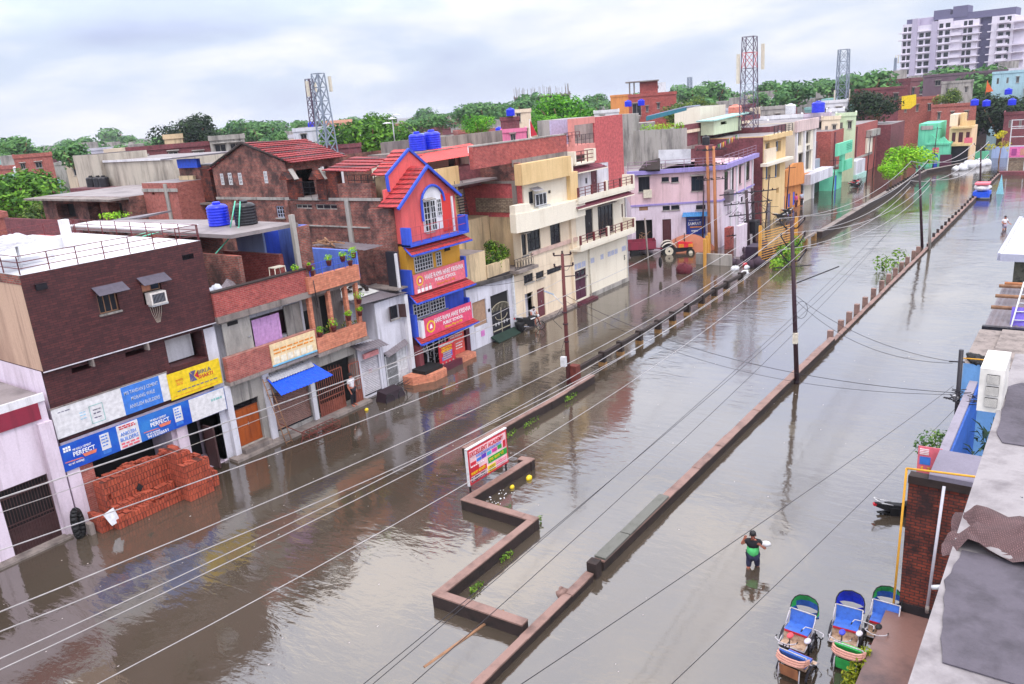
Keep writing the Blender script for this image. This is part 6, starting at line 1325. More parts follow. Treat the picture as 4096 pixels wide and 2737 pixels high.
for a, b_ in ((0, 0), (1, 1), (2, 2), (3, 3)): wire('overhead_wire', 'bright overhead power line from the near V arm pole to the second one', (tuple(T2[a]), tuple(tips3[b_]), 1.0), .016, M_wirel, group='bright wires between the V arm poles')
for a, b_ in ((4, 2), (5, 3)): wire('overhead_wire', 'bright overhead power line from the near V arm pole to the second one', (tuple(T2[a]), tuple(tips3[b_]-V3(0, 0, .5)), 1.0), .016, M_wirel, group='bright wires between the V arm poles')
for a in range(4): wire('overhead_wire', 'thin line between the second and third V arm poles', (tuple(tips3[a]), tuple(tips4[a]), 1.0), .03, M_wirel, group='thin wires between the far V arm poles')
for k in (1,): wire('overhead_wire', 'pale wire running from the transformer over the beam fence to the median line', ((67.4+k*.3, 24-k*.4, 5.0), (-6, 13+k*.9, 8.6+k*.25), 1.7), .016, M_wirel, group='pale wires from the transformer')
GB = 'thin black service wires over the water'
for l, a, b_, sag, r in (('thin black wire low over the near water left of the long wall', (3, 8.9, 4.6), (66, 9.5, 6.0), .8, .007), ('black wire crossing the zigzag wall towards the far poles', (2, 9, 4.3), (71.5, 11.3, 5.2), .9, .007), ('dashed looking twisted black wire just left of the long wall', (3, 9, 3.7), (71.5, 11.3, 4.6), 1.1, .008),
        ('black wire passing behind the wading man', (3, 5.6, 7.0), (28, 3.0, 3.7), .15, .006), ('black wire passing over the rickshaws at the lower right', (5, 4.4, 5.9), (28, 2.9, 2.9), .1, .006),
        ('heavier of the twin black cables crossing the flood to the right bank', (31.6, 20.3, 4.6), (27.5, 2.7, 3.65), .95, .011), ('lighter of the twin black cables crossing the flood', (31.6, 20.3, 4.3), (27.5, 2.7, 3.6), 1.2, .008), ('upper grey cable from the near V arm pole to the right bank pole', (35.9, 10.6, 4.4), (28.05, 3.1, 4.5), .5, .009), ('second grey cable from the long wall pole to the small right bank pole', (35.9, 10.6, 4.2), (28.05, 3.1, 4.45), .75, .009),
        ('faint wire from the rusty pole across to the cream house wall', (31.6, 20.3, 5.9), (45.4, 28.4, 3.4), .4, .012), ('faint wire from the rusty pole to the black gate house', (31.6, 20.3, 6.0), (34.2, 28.4, 3.9), .3, .012), ('pale wire drooping past the brick stack', (31.6, 20.3, 5.4), (6, 27.2, 2.5), .7, .012)):
    wire('service_wire', l, (a, b_, sag), r, M_wirel if l.startswith('pale') else M_wirek)

# =============== coaching signboard on the zigzag wall
sA, sB = V3(19.55, 16.95, 0), V3(21.58, 16.87, 0)
FSg = Frame((sA.x-.1, sA.y), (sB.x-sA.x, sB.y-sA.y)); Ls = 2.25
t = thing('signboard', 'tilted red and white coaching class signboard on legs above the zigzag wall', 'signboard', (19.5, 16.95, .4))
ZB, ZT = .62, 2.0
MB(FSg).box(0, Ls, 0, .04, ZB, ZT).build('panel', SR, t); MB(FSg).box(.1, Ls-.07, -.012, 0, ZB+.08, ZT-.1).build('pale_pink_field', plain('sign_pale_pink2', S(250, 206, 212), .5), t)
m = MB(FSg); m.box(-.03, 0, -.02, .09, ZB-.02, ZT+.03); m.box(-.03, Ls+.02, -.02, .09, ZT, ZT+.04); m.build('frame', M_white_m, t)
MB(FSg).box(.05, .1, .05, .1, -.2, ZT).build('leg', M_dark, t); MB(FSg).box(Ls-.12, Ls-.07, .05, .1, -.2, ZT).build('leg', M_dark, t)
def bl(u0, u1, z0, z1, mt, nm='colour_block'): return MB(FSg).box(u0, u1, -.02, -.011, ZB+z0, ZB+z1).build(nm, mt, t)
text(t, 'EXCELLENT ACADEMY', SR, FSg, 1.06, -.02, ZB+1.14, .17, 1.9)
bl(.12, .42, .72, .84, SR); bl(.46, .72, .76, .88, SBL); bl(.74, 1.0, .76, .92, plain('sign_violet', S(110, 60, 200), .5)); bl(1.04, 1.3, .76, .9, plain('sign_cyan', S(70, 190, 220), .5)); bl(1.34, 1.62, .76, .9, plain('sign_magenta', S(220, 60, 160), .5)); bl(1.66, 1.9, .76, .92, SGN); o = bl(1.98, 2.14, .72, 1.0, SR)
bl(.07, .55, .48, .7, SR); bl(.07, .98, .3, .5, plain('sign_vermilion', S(226, 44, 40), .5)); bl(1.08, 2.18, .42, .66, plain('sign_leaf_green', S(30, 170, 60), .5)); bl(1.02, 1.48, .08, .34, SY); bl(1.5, 2.14, .1, .36, plain('sign_pale_pink', S(240, 190, 200), .5))
text(t, 'कक्षा कोचिंग', SY, FSg, .5, -.025, ZB+.4, .11, .8, bold=False); text(t, 'एक साल भी', SY, FSg, 1.55, -.025, ZB+.54, .12, .85, bold=False); text(t, '9140012821', SK, FSg, .52, -.02, ZB+.22, .09, .82); text(t, '9198357191', SK, FSg, .52, -.02, ZB+.11, .09, .82)
def ln(u0, u1, zs, mt, h=.03):
    m = MB(FSg)
    for z in zs:
        u = u0
        while u < u1-.04: w = rnd.uniform(.05, .16); m.box(u, min(u1, u+w), -.028, -.02, ZB+z, ZB+z+h); u += w+.03
    m.build('small_print', mt, t)
ln(.45, 1.9, (.95, 1.0), SBL); ln(.1, .9, (.66,), WH); ln(1.1, 1.45, (.12, .2, .27), SK, .02); ln(1.52, 2.1, (.14, .22, .29), SPK, .03); ln(.14, 2.1, (.62-.55,), SR, .02)

# litter, yellow floats, loose things in the water
for x, y, r_, l in ((21.9, 16.1, .14, 'larger yellow plastic bundle floating by the wall corner'), (21.0, 16.25, .1, 'smaller yellow ball floating along the wall'), (24.3, 27.3, .1, 'yellow jerry can standing before the brown gate')):
    m = MB(); m.ball((x, y, .04), r_, 10, 6, (1.1, .8, .8), .08, rnd); tag(m.build('yellow_float', SY), l, 'float')
m = MB()
for k in range(26): x, y = 19.6+rnd.random()*1.2, 15.9+rnd.random()*.9; m.ball((x, y, .0), rnd.uniform(.02, .05), 5, 4, (1, .7, .5), .2, rnd)
tag(m.build('floating_litter', M_cloth), 'drift of small white litter in the inner angle of the zigzag wall', 'litter', kind='stuff')
m = MB()
for k in range(150): x, y = rnd.uniform(6, 48), rnd.uniform(4, 28); m.ball((x, y, .0), rnd.uniform(.012, .03), 5, 3, (1.3, .8, .5), .2, rnd)
tag(m.build('floating_litter', plain('litter_scraps', S(210, 200, 200), .8)), 'tiny scraps of litter floating all over the flood water', 'litter', kind='stuff')
tag(MB().tube((11.9, 12.5, -.02), (14.8, 12.1, .02), .05, 6, .04).build('floating_bamboo', M_wood), 'long pale bamboo pole floating below the zigzag wall', 'bamboo pole')
t = thing('half_sunk_bush', 'round dark red bush heap standing in the water before the tractor', 'bush', (56.5, 26.5, 0)); m = MB(); m.ball((57.5, 25.6, .2), .65, 10, 6, (1, 1, .8), .2, rnd); m.build('heap', plain('dark_red_heap', S(104, 36, 48), .9), t); m = MB(); leafblob(m, (57.5, 25.6, .35), .7, .7, .5, 90, .1, rnd, .5); m.build('twigs', plain('dark_red_heap', (0,)*4), t)
t = thing('pole', 'short utility pole with a hanging black bulb at the corner of the cream house', 'pole', (55.5, 27.6, 0)); MB().tube((55.5, 27.6, -.4), (55.3, 27.8, 4.6), .07).build('pole', M_conc, t); MB().ball((56.2, 27.0, 1.0), .3, 8, 6, (.5, .5, 1.5)).build('black_bag', M_rub, t)
for x, y, h, l in ((81, 27.0, 5.1, 'thin leaning pole in front of the apricot house'), (88.9, 28-.6, 5.3, 'thin dark pole at the corner of the orange house'), (104.5, 26.5, 4.6, 'slim pole beside the curved white balcony'), (118, 25.5, 6.4, 'slim leaning pole at the pale shed'), (124, 26, 6.2, 'slim pole before the rose brick wall'), (139, 20.5, 6.0, 'thin pole at the turquoise house'), (143, 16.5, 6.4, 'thin dark pole before the peach house')):
    t = thing('pole', l, 'pole', (x, y, 0)); MB().tube((x, y, -.4), (x+.3, y-.2, h), .08, 6, .05).build('shaft', M_poledark, t); MB().tube((x-.3, y+.4, h-.3), (x+.8, y-.7, h-.3), .04, 4).build('cross_arm', M_dark, t)
# =============== own roof at the right edge
t = thing('roof_terrace', 'lilac white roof terrace with worn grey tar sheets at the right edge of the picture', 'roof', (8, 0, 9.5))
M_rt = paint('lilac_white_roof', S(158, 152, 154), .75, .95, S(96, 88, 92), 1.8, streak=False)
MB().box(1.0, 13.2, -6, .66, 0, 9.5).build('roof_slab', M_rt, t)
M_tar = paint('grey_tar_felt', S(96, 90, 100), .9, .8, S(54, 50, 56), 2.2, streak=False, bump=.8)
def sheet(pts, z, label):
    m = MB(); n = len(pts); P = []
    for i in range(n):
        a, b_ = Vector(pts[i]), Vector(pts[(i+1) % n]); k = max(1, int((b_-a).length/.12))
        if (b_-a).length > 3: k = 3
        for j in range(k): q = a.lerp(b_, j/k); P.append((q.x+rnd.uniform(-.012, .012), q.y+rnd.uniform(-.012, .012)))
    m.prism(P, z, z+.012); m.build('tar_sheet', M_tar, t)
sheet([(5.5, -3), (5.46, .50), (5.9, .56), (6.54, .63), (7.1, .58), (7.2, -3)], 9.502, '')
sheet([(9.7, -3), (9.68, .52), (9.9, .585), (10.4, .6), (11.6, .62), (11.85, .5), (11.9, -3)], 9.502, '')
for k in range(14): 
    x = rnd.uniform(7.6, 13); y = rnd.uniform(-.5, .6); MB().ball((x, y, 9.5), rnd.uniform(.004, .012), 5, 3, (2, 1, .4)).build('grit', M_tar, t)
MB().tube((6.5, .72, 9.44), (6.5, .64, 9.47), .02).build('spout', M_tankw, t)
MB().box(13.2, 13.4, -6, .2, 9.5, 9.75).build('end_kerb', M_rt, t)
t = thing('sacking', 'crumpled brown woven sacking draped over the roof edge', 'sacking', (7.4, .3, 9.6))
m = MB(); nx, ny = 12, 22; idx = {}
for i in range(nx+1):
    for j in range(ny+1):
        u, v = i/nx, j/ny; x = 7.02+u*.82+.06*math.sin(v*7)+.05*math.sin(v*17+u*3); y = .72-v*1.9+.03*math.sin(u*9); z = 9.53+.05*math.sin(u*7+v*11)+.035*math.sin(v*23)+.04*rnd.random()+(.05 if .3 < u < .6 else 0)
        if v < .06: z -= .12
        idx[i, j] = m.pt((x, y, z))
for i in range(nx):
    for j in range(ny): m.face([idx[i, j], idx[i+1, j], idx[i+1, j+1], idx[i, j+1]], True)
m.build('cloth', brick('brown_weave', S(136, 104, 104), S(112, 84, 84), S(86, 64, 66), .022, .013, dirt=.6, msize=.004, dscale=6, horiz=True), t)
t = thing('outdoor_unit', 'white air conditioner outdoor unit with three louvred panels on the roof edge', 'air conditioner', (11, .75, 9.5))
MB().box(10.72, 11.52, .62, .88, 9.46, 10.02).build('case', plain('warm_white_case', S(244, 240, 232), .4), t)
for z in (9.53, 9.68, 9.83):
    g_ = MB().box(10.705, 10.722, .665, .80, z, z+.12).build('louvre_panel', M_dark, t); m = MB()
    for k in range(9): m.box(10.698, 10.706, .667, .799, z+.006+k*.0125, z+.012+k*.0125)
    m.build('fins', plain('warm_white_case', (0,)*4), g_)
# =============== dark brick building below, with grey roof and drain pipe
t = thing('brick_building', 'dark wet red brick gable wall with a pale drain pipe and yellow conduit, lower right', 'building', (19.4, 2.85, 0))
shell(t, Frame((19.4, 2.85), (0, -1)), 0, 6, 0, .24, -.5, 4.3, BR_rt, roof=M_kerbside)
MB().box(19.65, 20.95, -3, 2.4, -.5, 4.295).build('body', M_conc, t)
MB().box(19.36, 20.95, -3, 2.42, 4.3, 4.42).build('grey_roof', paint('grey_roof_coat', S(132, 126, 142), .8, .3, streak=False), t); MB().box(19.34, 19.4, -3, 2.86, 4.1, 4.3).build('black_band', M_kerbside, t); MB().box(19.36, 19.39, -3, 2.84, -.4, .75).build('wet_black_base', plain('soot_black', S(36, 28, 32), .9), t)
MB().tube((19.33, 2.08, 4.2), (19.3, 2.2, .9), .035, 8).build('drain_pipe', M_whitewall, t); MB().tube((19.3, 2.2, .9), (19.3, 2.2, .7), .045, 8).build('pipe_mouth', M_conc, t)
m = MB(); m.tube((19.32, 2.98, -.3), (19.3, 2.9, 4.5), .028); m.tube((19.3, 2.9, 4.5), (19.35, .9, 4.62), .028); m.build('yellow_conduit', M_saff, t); MB().tube((19.36, 2.98, .2), (19.34, 2.95, 1.1), .03).build('blue_pipe', M_bluew, t)
MB().box(13.2, 19.35, -4, 3.12, -.5, .5).build('wet_concrete_platform', paint('wet_brown_concrete', S(128, 96, 88), .35, .8, S(74, 58, 58), .9, streak=False), t)
t = thing('poster', 'faded pink poster standing behind the yellow conduit', 'poster', (21.3, 3, 3.4)); FPo = Frame((21.0, 2.92), (0.05, -1))
MB(FPo).box(0, .55, 0, .02, 3.5, 4.4).build('panel', SPK2, t); MB(FPo).box(.05, .3, -.01, 0, 3.9, 4.12).build('blue_block', SBL, t); text(t, 'S  T', SY, FPo, .2, -.012, 3.78, .1); ln2 = MB(FPo)
for k in range(4): ln2.box(.04, .25, -.01, 0, 4.18+k*.045, 4.2+k*.045)
ln2.build('small_print', WH, t)
t = thing('garden_wall', 'long grey topped wall with blue inner face running beside dark palms', 'wall', (24, 2.6, 0)); MB().box(22.3, 29, 2.42, 2.66, -.4, 3.6).build('wall', paint('grey_lilac_cap', S(150, 144, 158), .8, .4), t); MB().box(22.3, 29, 2.36, 2.42, .5, 3.5).build('blue_face', plain('deep_blue_face', S(40, 96, 190), .6), t)
t = thing('palm', 'dark spiky palm behind the grey garden wall', 'palm', (26.8, 1.9, 1)); m = MB()
for k in range(46):
    a = rnd.uniform(0, 6.283); l = rnd.uniform(.5, 1.0); e = rnd.uniform(.1, .9); c = V3(26.6+rnd.uniform(-1, .8), 1.8+rnd.uniform(-.4, .3), 2.3); tip = c+V3(math.cos(a)*l, math.sin(a)*l*.7, l*e); s = V3(-math.sin(a), math.cos(a), 0)*.06; mid = c.lerp(tip, .5)+V3(0, 0, .12)
    i = len(m.v); m.v += [c, mid+s, tip, mid-s]; m.face([i, i+1, i+2, i+3])
m.build('fronds', foliage('palm_leaves', S(20, 40, 34), S(40, 66, 50), S(70, 96, 70)), t); MB().tube((26.6, 1.8, -.4), (26.6, 1.8, 2.3), .12, 7, .08).build('trunk', M_kerbside, t)
plantclump('shrub', 'round green shrub leaning out over the water beside the garden wall', (25.8, 3.1, 1.9), .62, 420, .07, FG2 if False else foliage('shrub_leaves', S(40, 74, 40), S(86, 126, 60), S(140, 170, 80)), 'shrub', .85)
t = thing('blue_house', 'light blue house with a dark tarpaulin eave and yellow conduit, right bank', 'house', (30, 2.9, 0))
shell(t, Frame((29.6, 2.95), (0, -1)), 0, 6, 0, 4.5, -.5, 4.0, M_bluew, roof=M_conc); MB().box(29.3, 34, -3, 2.2, 4.0, 4.1).build('grey_ledge', M_conc, t); MB().box(29.35, 29.6, 1.2, 2.3, 3.0, 3.08).build('blue_ledge', M_blue, t)
m = MB()
for k in range(16): m.ball((29.7+rnd.random()*.6, 1.9+rnd.random()*1.0, 4.0+rnd.random()*.15), .16, 6, 4, (1.2, 1, .6), .3, rnd)
m.build('black_tarpaulin', M_rub, t); m = MB(); m.tube((29.5, 3.03, .5), (29.5, 3.03, 4.2), .025); m.tube((29.5, 3.03, 4.2), (29.5, 1.6, 4.25), .025); m.build('yellow_conduit', M_saff, t)
t = thing('power_pole', 'short grey pole with a crossarm and tangled black cables on the right bank', 'power pole', (28, 2.85, 0)); MB().tube((28, 2.8, -.4), (28, 2.88, 4.95), .07, 8).build('pole', M_dark, t); MB().tube((28, 2.75, 4.55), (28.05, 3.2, 4.5), .025).build('cross_arm', M_dark, t); MB().lathe([(.07, 0), (.12, .12), (.05, .2)], (28, 2.9, 3.2), 10).build('white_cap', M_tankw, t)
m = MB()
for k in range(50): a = V3(26.9+rnd.random()*.9, 2.3+rnd.random()*.7, 3.4+rnd.random()*.35); m.tube(tuple(a), tuple(a+V3(rnd.uniform(-.35, .35), rnd.uniform(-.3, .3), rnd.uniform(-.15, .15))), .016, 4)
m.build('cable_tangle', M_wirek, t)
t = thing('mint_shack', 'pale mint shack with rusty tin roofs, a ladder and hanging cloth at the right edge', 'shack', (38, 3.1, 0))
shell(t, Frame((39.5, 3.05), (0, -1)), 0, 5, 0, 4, -.5, 3.0, paint('pale_mint', (0,)*4), [(.35, 1.0, .2, 2.6)]); opening(t, Frame((39.5, 3.05), (0, -1)), .37, .98, .2, 2.58, 0, M_maroon, 'door')
m = MB(); sheetroof(m, (42.5, 2.9, 3.9), (42.5, -1, 3.9), (37.3, -1, 3.2), (37.3, 3.1, 3.2), 20, .05); m.build('tin_roof', M_tin2, t); MB().box(37.1, 37.35, -1, 3.15, 3.0, 3.3).build('gutter', M_dark, t)
m = MB()
for x in (38.5, 40, 41.4): m.tube((x, 3.0, 3.75+.1*(x-38)), (x+.2, -1, 3.75+.1*(x-38)), .09)
m.build('roof_poles', M_wood, t); MB().tube((41.5, 2.8, 4.2), (41.6, 0, 4.2), .08).build('orange_pole', M_olive, t)
m = MB(); A0, B0 = V3(36.8, 2.35, 1.7), V3(38.4, 1.9, 5.0); A1, B1 = V3(36.9, 1.8, 1.7), V3(38.5, 1.35, 5.0); m.tube(tuple(A0), tuple(B0), .035).tube(tuple(A1), tuple(B1), .035)
for k in range(10): m.tube(tuple(A0.lerp(B0, (k+.5)/10)), tuple(A1.lerp(B1, (k+.5)/10)), .025)
tag(m.build('white_ladder', M_tankw), 'white ladder leaning against the mint shack roof', 'ladder')
tag(MB().slab([(38.0, 2.2, 4.0), (38.0, 1.5, 4.0), (37.7, 1.5, 3.2), (37.7, 2.2, 3.2)], .02).build('purple_cloth', plain('violet_cloth', S(130, 110, 214), .9)), 'violet cloth hanging in the white ladder', 'cloth')
plantclump('shrub', 'yellow green shrub below the white ladder', (36.2, 1.75, 2.2), .7, 260, .1, FG2, 'shrub')
t = thing('stone_house', 'flat white slab roof house with rough stone side wall at the right edge', 'house', (44, 3, 0)); shell(t, Frame((45.5, 2.75), (0, -1)), 0, 6, 0, 8, -.5, 4.75, paint('rough_stone_mosaic', S(120, 116, 104), .9, 1.0, S(40, 38, 40), 5, streak=False, bump=1)); MB().box(44.1, 56, -4, 3.22, 4.8, 5.0).build('white_roof_slab', M_roofw, t); MB().box(43.95, 44.1, -4, 3.27, 4.72, 5.08).box(44.1, 56, 3.22, 3.4, 4.72, 5.08).build('lilac_edge', paint('lilac_grey', (0,)*4), t)

# =============== cycle rickshaws
M_hub = M_steel; M_cbl = paint('rickshaw_blue', S(64, 116, 214), .5, .5, S(40, 60, 120), 4, streak=False); M_cgr = plain('rickshaw_green', S(60, 200, 96), .5); M_cbd = plain('rickshaw_deep_blue', S(44, 70, 226), .5); M_beige2 = paint('patterned_beige_panel', S(216, 186, 160), .6, .9, S(120, 70, 60), 9, streak=False); M_rwhite = plain('rickshaw_white_pipe', S(206, 200, 206), .45)
def wheel(t, c, r, name='wheel'):
    m = MB(); n = 18
    for k in range(n): a, b_ = 6.283*k/n, 6.283*(k+1)/n; m.tube((c[0]+r*math.cos(a), c[1], c[2]+r*math.sin(a)), (c[0]+r*math.cos(b_), c[1], c[2]+r*math.sin(b_)), .024, 6)
    o = m.build(name, M_rub, t); m = MB(); m.tube((c[0], c[1]-.06, c[2]), (c[0], c[1]+.06, c[2]), .035, 8)
    for k in range(14): a = 6.283*k/14; m.tube((c[0], c[1]+(.03 if k % 2 else -.03), c[2]), (c[0]+r*.95*math.cos(a), c[1], c[2]+r*.95*math.sin(a)), .004, 3)
    m.build('spokes', M_steel, o); return o
def rickshaw(label, loc, rz, hood=None, seatc=None, saddle=None, folded=False, backc=None):
    t = local(thing('cycle_rickshaw', label, 'rickshaw', (0, 0, 0), 'cycle rickshaws parked in the flood'))
    for y in (-.47, .47): wheel(t, (0, y, .36), .36)
    wheel(t, (-1.45, 0, .36), .36)
    m = MB(); m.tube((-1.45, .04, .36), (-1.38, .03, .85), .018).tube((-1.45, -.04, .36), (-1.38, -.03, .85), .018).tube((-1.38, 0, .8), (-1.32, 0, 1.12), .018).tube((-1.38, 0, .82), (-.85, 0, .45), .02).tube((-.85, 0, .45), (0, 0, .36), .018).tube((-.85, 0, .45), (-.78, 0, 1.0), .018).tube((-1.36, 0, .9), (-.8, 0, .86), .018).tube((0, -.5, .36), (0, .5, .36), .02); m.build('frame', M_dark, t)
    m = MB(); m.path([(-1.12, -.34, 1.12), (-1.26, -.3, 1.16), (-1.34, -.1, 1.13), (-1.34, .1, 1.13), (-1.26, .3, 1.16), (-1.12, .34, 1.12)], .016, 6); m.build('handlebar', M_rwhite, t)
    for y in (-.34, .34): MB().tube((-1.14, y, 1.12), (-1.02, y*1.0, 1.11), .02).build('grip', M_rub, t)
    MB().ball((-.76, 0, 1.06), .13, 10, 6, (1.25, .8, .45)).build('saddle', saddle or M_rub, t)
    MB().tube((-.85, -.14, .4), (-.85, .14, .4), .02).build('pedals', M_dark, t)
    sc = seatc or M_cbl
    m = MB(); m.slab([(-.62, -.4, .5), (-.62, .4, .5), (-.25, .4, .46), (-.25, -.4, .46)], .03); m.build('footboard', M_beige2, t)
    MB().box(-.26, -.22, -.4, .4, .46, .78).build('seat_front_panel', M_beige2, t); MB().box(-.25, .28, -.4, .4, .72, .8).build('seat_base', M_beige2, t); MB().box(-.27, .24, -.38, .38, .8, .88).build('seat_cushion', sc, t)
    MB().box(-.29, -.27, -.38, .38, .80, .87).build('red_piping', SR, t)
    m = MB(); m.hexa([(.22, -.4, .86), (.22, .4, .86), (.28, .4, .86), (.28, -.4, .86)], [(.36, -.4, 1.28), (.36, .4, 1.28), (.42, .4, 1.28), (.42, -.4, 1.28)]); m.build('backrest', backc or sc, t)
    m = MB(); m.path([(-.64, -.43, .5), (-.3, -.44, .62), (.1, -.44, .9), (.36, -.43, 1.3), (.36, .43, 1.3), (.1, .44, .9), (-.3, .44, .62), (-.64, .43, .5), (-.64, -.43, .5)], .022, 6); m.build('white_frame', M_rwhite, t)
    for y in (-.47, .47):
        m = MB(); P = [(.42*math.cos(a), y, .36+.42*math.sin(a)) for a in [math.pi*(.1+.8*k/8) for k in range(9)]]
        for p, q in zip(P, P[1:]): m.slab([(p[0], y-.04, p[2]), (q[0], y-.04, q[2]), (q[0], y+.04, q[2]), (p[0], y+.04, p[2])], .01)
        m.build('mudguard', M_dark, t)
    def arch(a, r=.66, w=.44):
        prof = [(0, -w), (.30, -w-.01), (.47, -w*.88), (.58, -w*.6), (.64, 0), (.58, w*.6), (.47, w*.88), (.30, w+.01), (0, w)]
        return [V3(.3+h*r/.64*math.sin(a), y, 1.22+h*r/.64*math.cos(a)) for h, y in prof]
    if hood and not folded:
        A = [arch(R(a)) for a in (118, 98, 76, 44)]
        m = MB()
        for k, arc in enumerate(A):
            if k in (0, 3): m.path([tuple(p) for p in arc], .018, 5)
        h_ = m.build('hood_hoops', M_rub, t)
        hc, h2 = hood
        def strip(mb, k, rng):
            for i in rng: mb.poly([tuple(p) for p in (A[k][i], A[k+1][i], A[k+1][i+1], A[k][i+1])])
        m = MB(); strip(m, 2, range(0, 8)); strip(m, 1, (0, 1, 6, 7)); m.build('hood_top', hc, t)
        m = MB(); strip(m, 1, (2, 3, 4, 5)); strip(m, 0, (0, 1, 6, 7))
        for s_ in (-1, 1):
            b0 = A[0][0 if s_ < 0 else 8]; b1 = A[0][2 if s_ < 0 else 6]; b2 = A[1][2 if s_ < 0 else 6]
            m.poly([(.4, s_*.44, 1.22), tuple(b0), tuple(b1), tuple(b2), (.42, s_*.17, 1.26)])
        m.build('hood_back', h2, t)
        m = MB(); m.tube((.3, -.44, 1.22), (-.1, -.44, .8), .015).tube((.3, .44, 1.22), (-.1, .44, .8), .015); m.build('hood_stay', M_rwhite, t)
    if folded:
        m = MB()
        for z, o in ((1.2, .42), (1.14, .46), (1.08, .5)): m.path([(.2, -.47, z-.05), (o, -.44, z), (o+.12, -.3, z), (o+.16, 0, z), (o+.12, .3, z), (o, .44, z), (.2, .47, z-.05)], .04, 5)
        m.build('folded_hood', paint('peach_folded_hood', S(226, 168, 150), .7, .5, S(150, 70, 70), 4, streak=False), t)
        MB().slab([(.62, -.3, .95), (.62, .3, .95), (.5, .3, .5), (.5, -.3, .5)], .02).build('rear_panel', M_olive if backc is None else backc, t)
        m = MB(); m.tube((.55, -.33, .9), (.62, -.34, .25), .02).tube((.55, .33, .9), (.62, .34, .25), .02); m.build('rear_stays', M_rwhite, t)
    t.location = loc; t.rotation_euler = (0, 0, rz); t.scale = (.76, .76, .76); return t
rickshaw('cycle rickshaw with green and blue hood and pink saddle, left of the two hooded ones', (17.6, 4.82, -.3), R(-4), (M_cgr, M_cbl), saddle=plain('pink_saddle', S(240, 90, 100)))
rickshaw('cycle rickshaw with a deep blue hood and blue saddle in the middle of the group', (18.35, 3.85, -.3), R(3), (M_cbd, M_cbd), saddle=plain('blue_saddle', S(70, 80, 226)))
rickshaw('cycle rickshaw with a torn green hood half hidden by the dark brick wall', (19.0, 3.12, -.3), R(0), (M_cgr, M_cbl))
rickshaw('cycle rickshaw turned away with blue seat and folded peach hood, nearest to the bottom', (16.45, 4.52, -.3), R(172), True, seatc=M_cbl, folded=True, saddle=plain('white_saddle', S(220, 214, 226)))
rickshaw('cycle rickshaw turned away with a bright green seat beside the weeds', (17.35, 3.5, -.3), R(176), True, seatc=M_cgr, folded=True, backc=M_cgr, saddle=plain('white_saddle', (0,)*4))
t = thing('weeds', 'tall yellow green weeds growing beside the wet concrete platform', 'weeds', (16.4, 3.3, 0)); m = MB()
for c in ((16.9, 3.22, .3, .3), (16.5, 3.3, .25, .35), (16.1, 3.25, .2, .35), (15.8, 3.3, .15, .3), (17.3, 3.2, .35, .2)): leafblob(m, c[:3], c[3], .22, .3, 150, .055, rnd, 0)
m.build('leaves', foliage('yellow_weeds', S(70, 90, 20), S(140, 150, 30), S(190, 190, 50)), t)

# =============== motorcycles
def motorbike(label, loc, rz, body=M_rub, accent=SR, name='motorcycle', cover=False):
    t = local(thing(name, label, name.replace('_', ' '), (0, 0, 0)))
    wheel(t, (.62, 0, .3), .28); wheel(t, (-.62, 0, .3), .28)
    m = MB(); m.tube((.62, .05, .3), (.42, .04, .95), .025).tube((.62, -.05, .3), (.42, -.04, .95), .025).tube((.42, 0, .9), (-.1, 0, .3), .03).tube((-.1, 0, .3), (-.62, 0, .3), .03).tube((-.3, 0, .75), (-.62, 0, .3), .03); m.build('frame', M_dark, t)
    MB().ball((.12, 0, .86), .26, 12, 8, (1.15, .55, .55)).build('fuel_tank', body, t); MB().box(-.2, .25, -.12, .12, .3, .66).build('engine', M_dark, t)
    m = MB(); m.hexa([(-.62, -.12, .76), (-.1, -.14, .76), (-.1, .14, .76), (-.62, .12, .76)], [(-.66, -.09, .92), (-.1, -.12, .86), (-.1, .12, .86), (-.66, .09, .92)]); m.build('seat', M_rub, t)
    m = MB(); m.hexa([(-.95, -.06, .82), (-.55, -.12, .66), (-.55, .12, .66), (-.95, .06, .82)], [(-.98, -.05, .95), (-.55, -.11, .86), (-.55, .11, .86), (-.98, .05, .95)]); m.build('tail', body, t)
    MB().box(-1.02, -.93, -.06, .06, .84, .92).build('tail_lamp', SR, t)
    m = MB(); m.path([(-.45, -.13, .9), (-.8, -.12, .98), (-1.0, -.05, 1.1), (-1.0, .05, 1.1), (-.8, .12, .98), (-.45, .13, .9)], .018, 6); m.build('grab_rail', M_white_m, t)
    for y in (-.13, .13): MB().slab([(.0, y, .82), (.3, y, .9), (.34, y, .84), (.05, y, .76)], .02).build('stripe', accent if y > 0 else WH, t)
    m = MB(); m.path([(.3, -.36, 1.02), (.42, -.14, 1.04), (.42, .14, 1.04), (.3, .36, 1.02)], .015, 6); m.build('handlebar', M_dark, t)
    MB().ball((.52, 0, .94), .1, 10, 6, (.8, 1, 1)).build('headlamp', M_white_m, t)
    for y in (-.3, .3): MB().tube((.34, y, 1.04), (.3, y*1.15, 1.2), .008).ball((.3, y*1.15, 1.22), .05, 8, 5, (.4, 1, .7)).build('mirror', M_dark, t)
    for y in (-.15, .15): MB().slab([(-.5, y, .5), (.2, y, .45), (.15, y, .74), (-.55, y, .8)], .03).build('side_panel', body, t)
    MB().tube((-.1, -.14, .32), (-.8, -.16, .38), .035).build('exhaust', M_steel, t)
    MB().slab([(-.9, -.06, .6), (-.62, -.06, .63), (-.35, -.06, .5), (-.35, .06, .5), (-.62, .06, .63), (-.9, .06, .6)], .02).build('rear_mudguard', body, t)
    if cover: 
        m = MB(); m.ball((0, 0, .62), .8, 12, 8, (1.1, .32, .62), .05, rnd); m.build('black_cover', M_rub, t)
    t.location = loc; t.rotation_euler = (0, 0, rz); return t
motorbike('black motorcycle with red and white tail sunk to its axles beside the yellow conduit', (25.5, 3.75, -.52), R(-62))
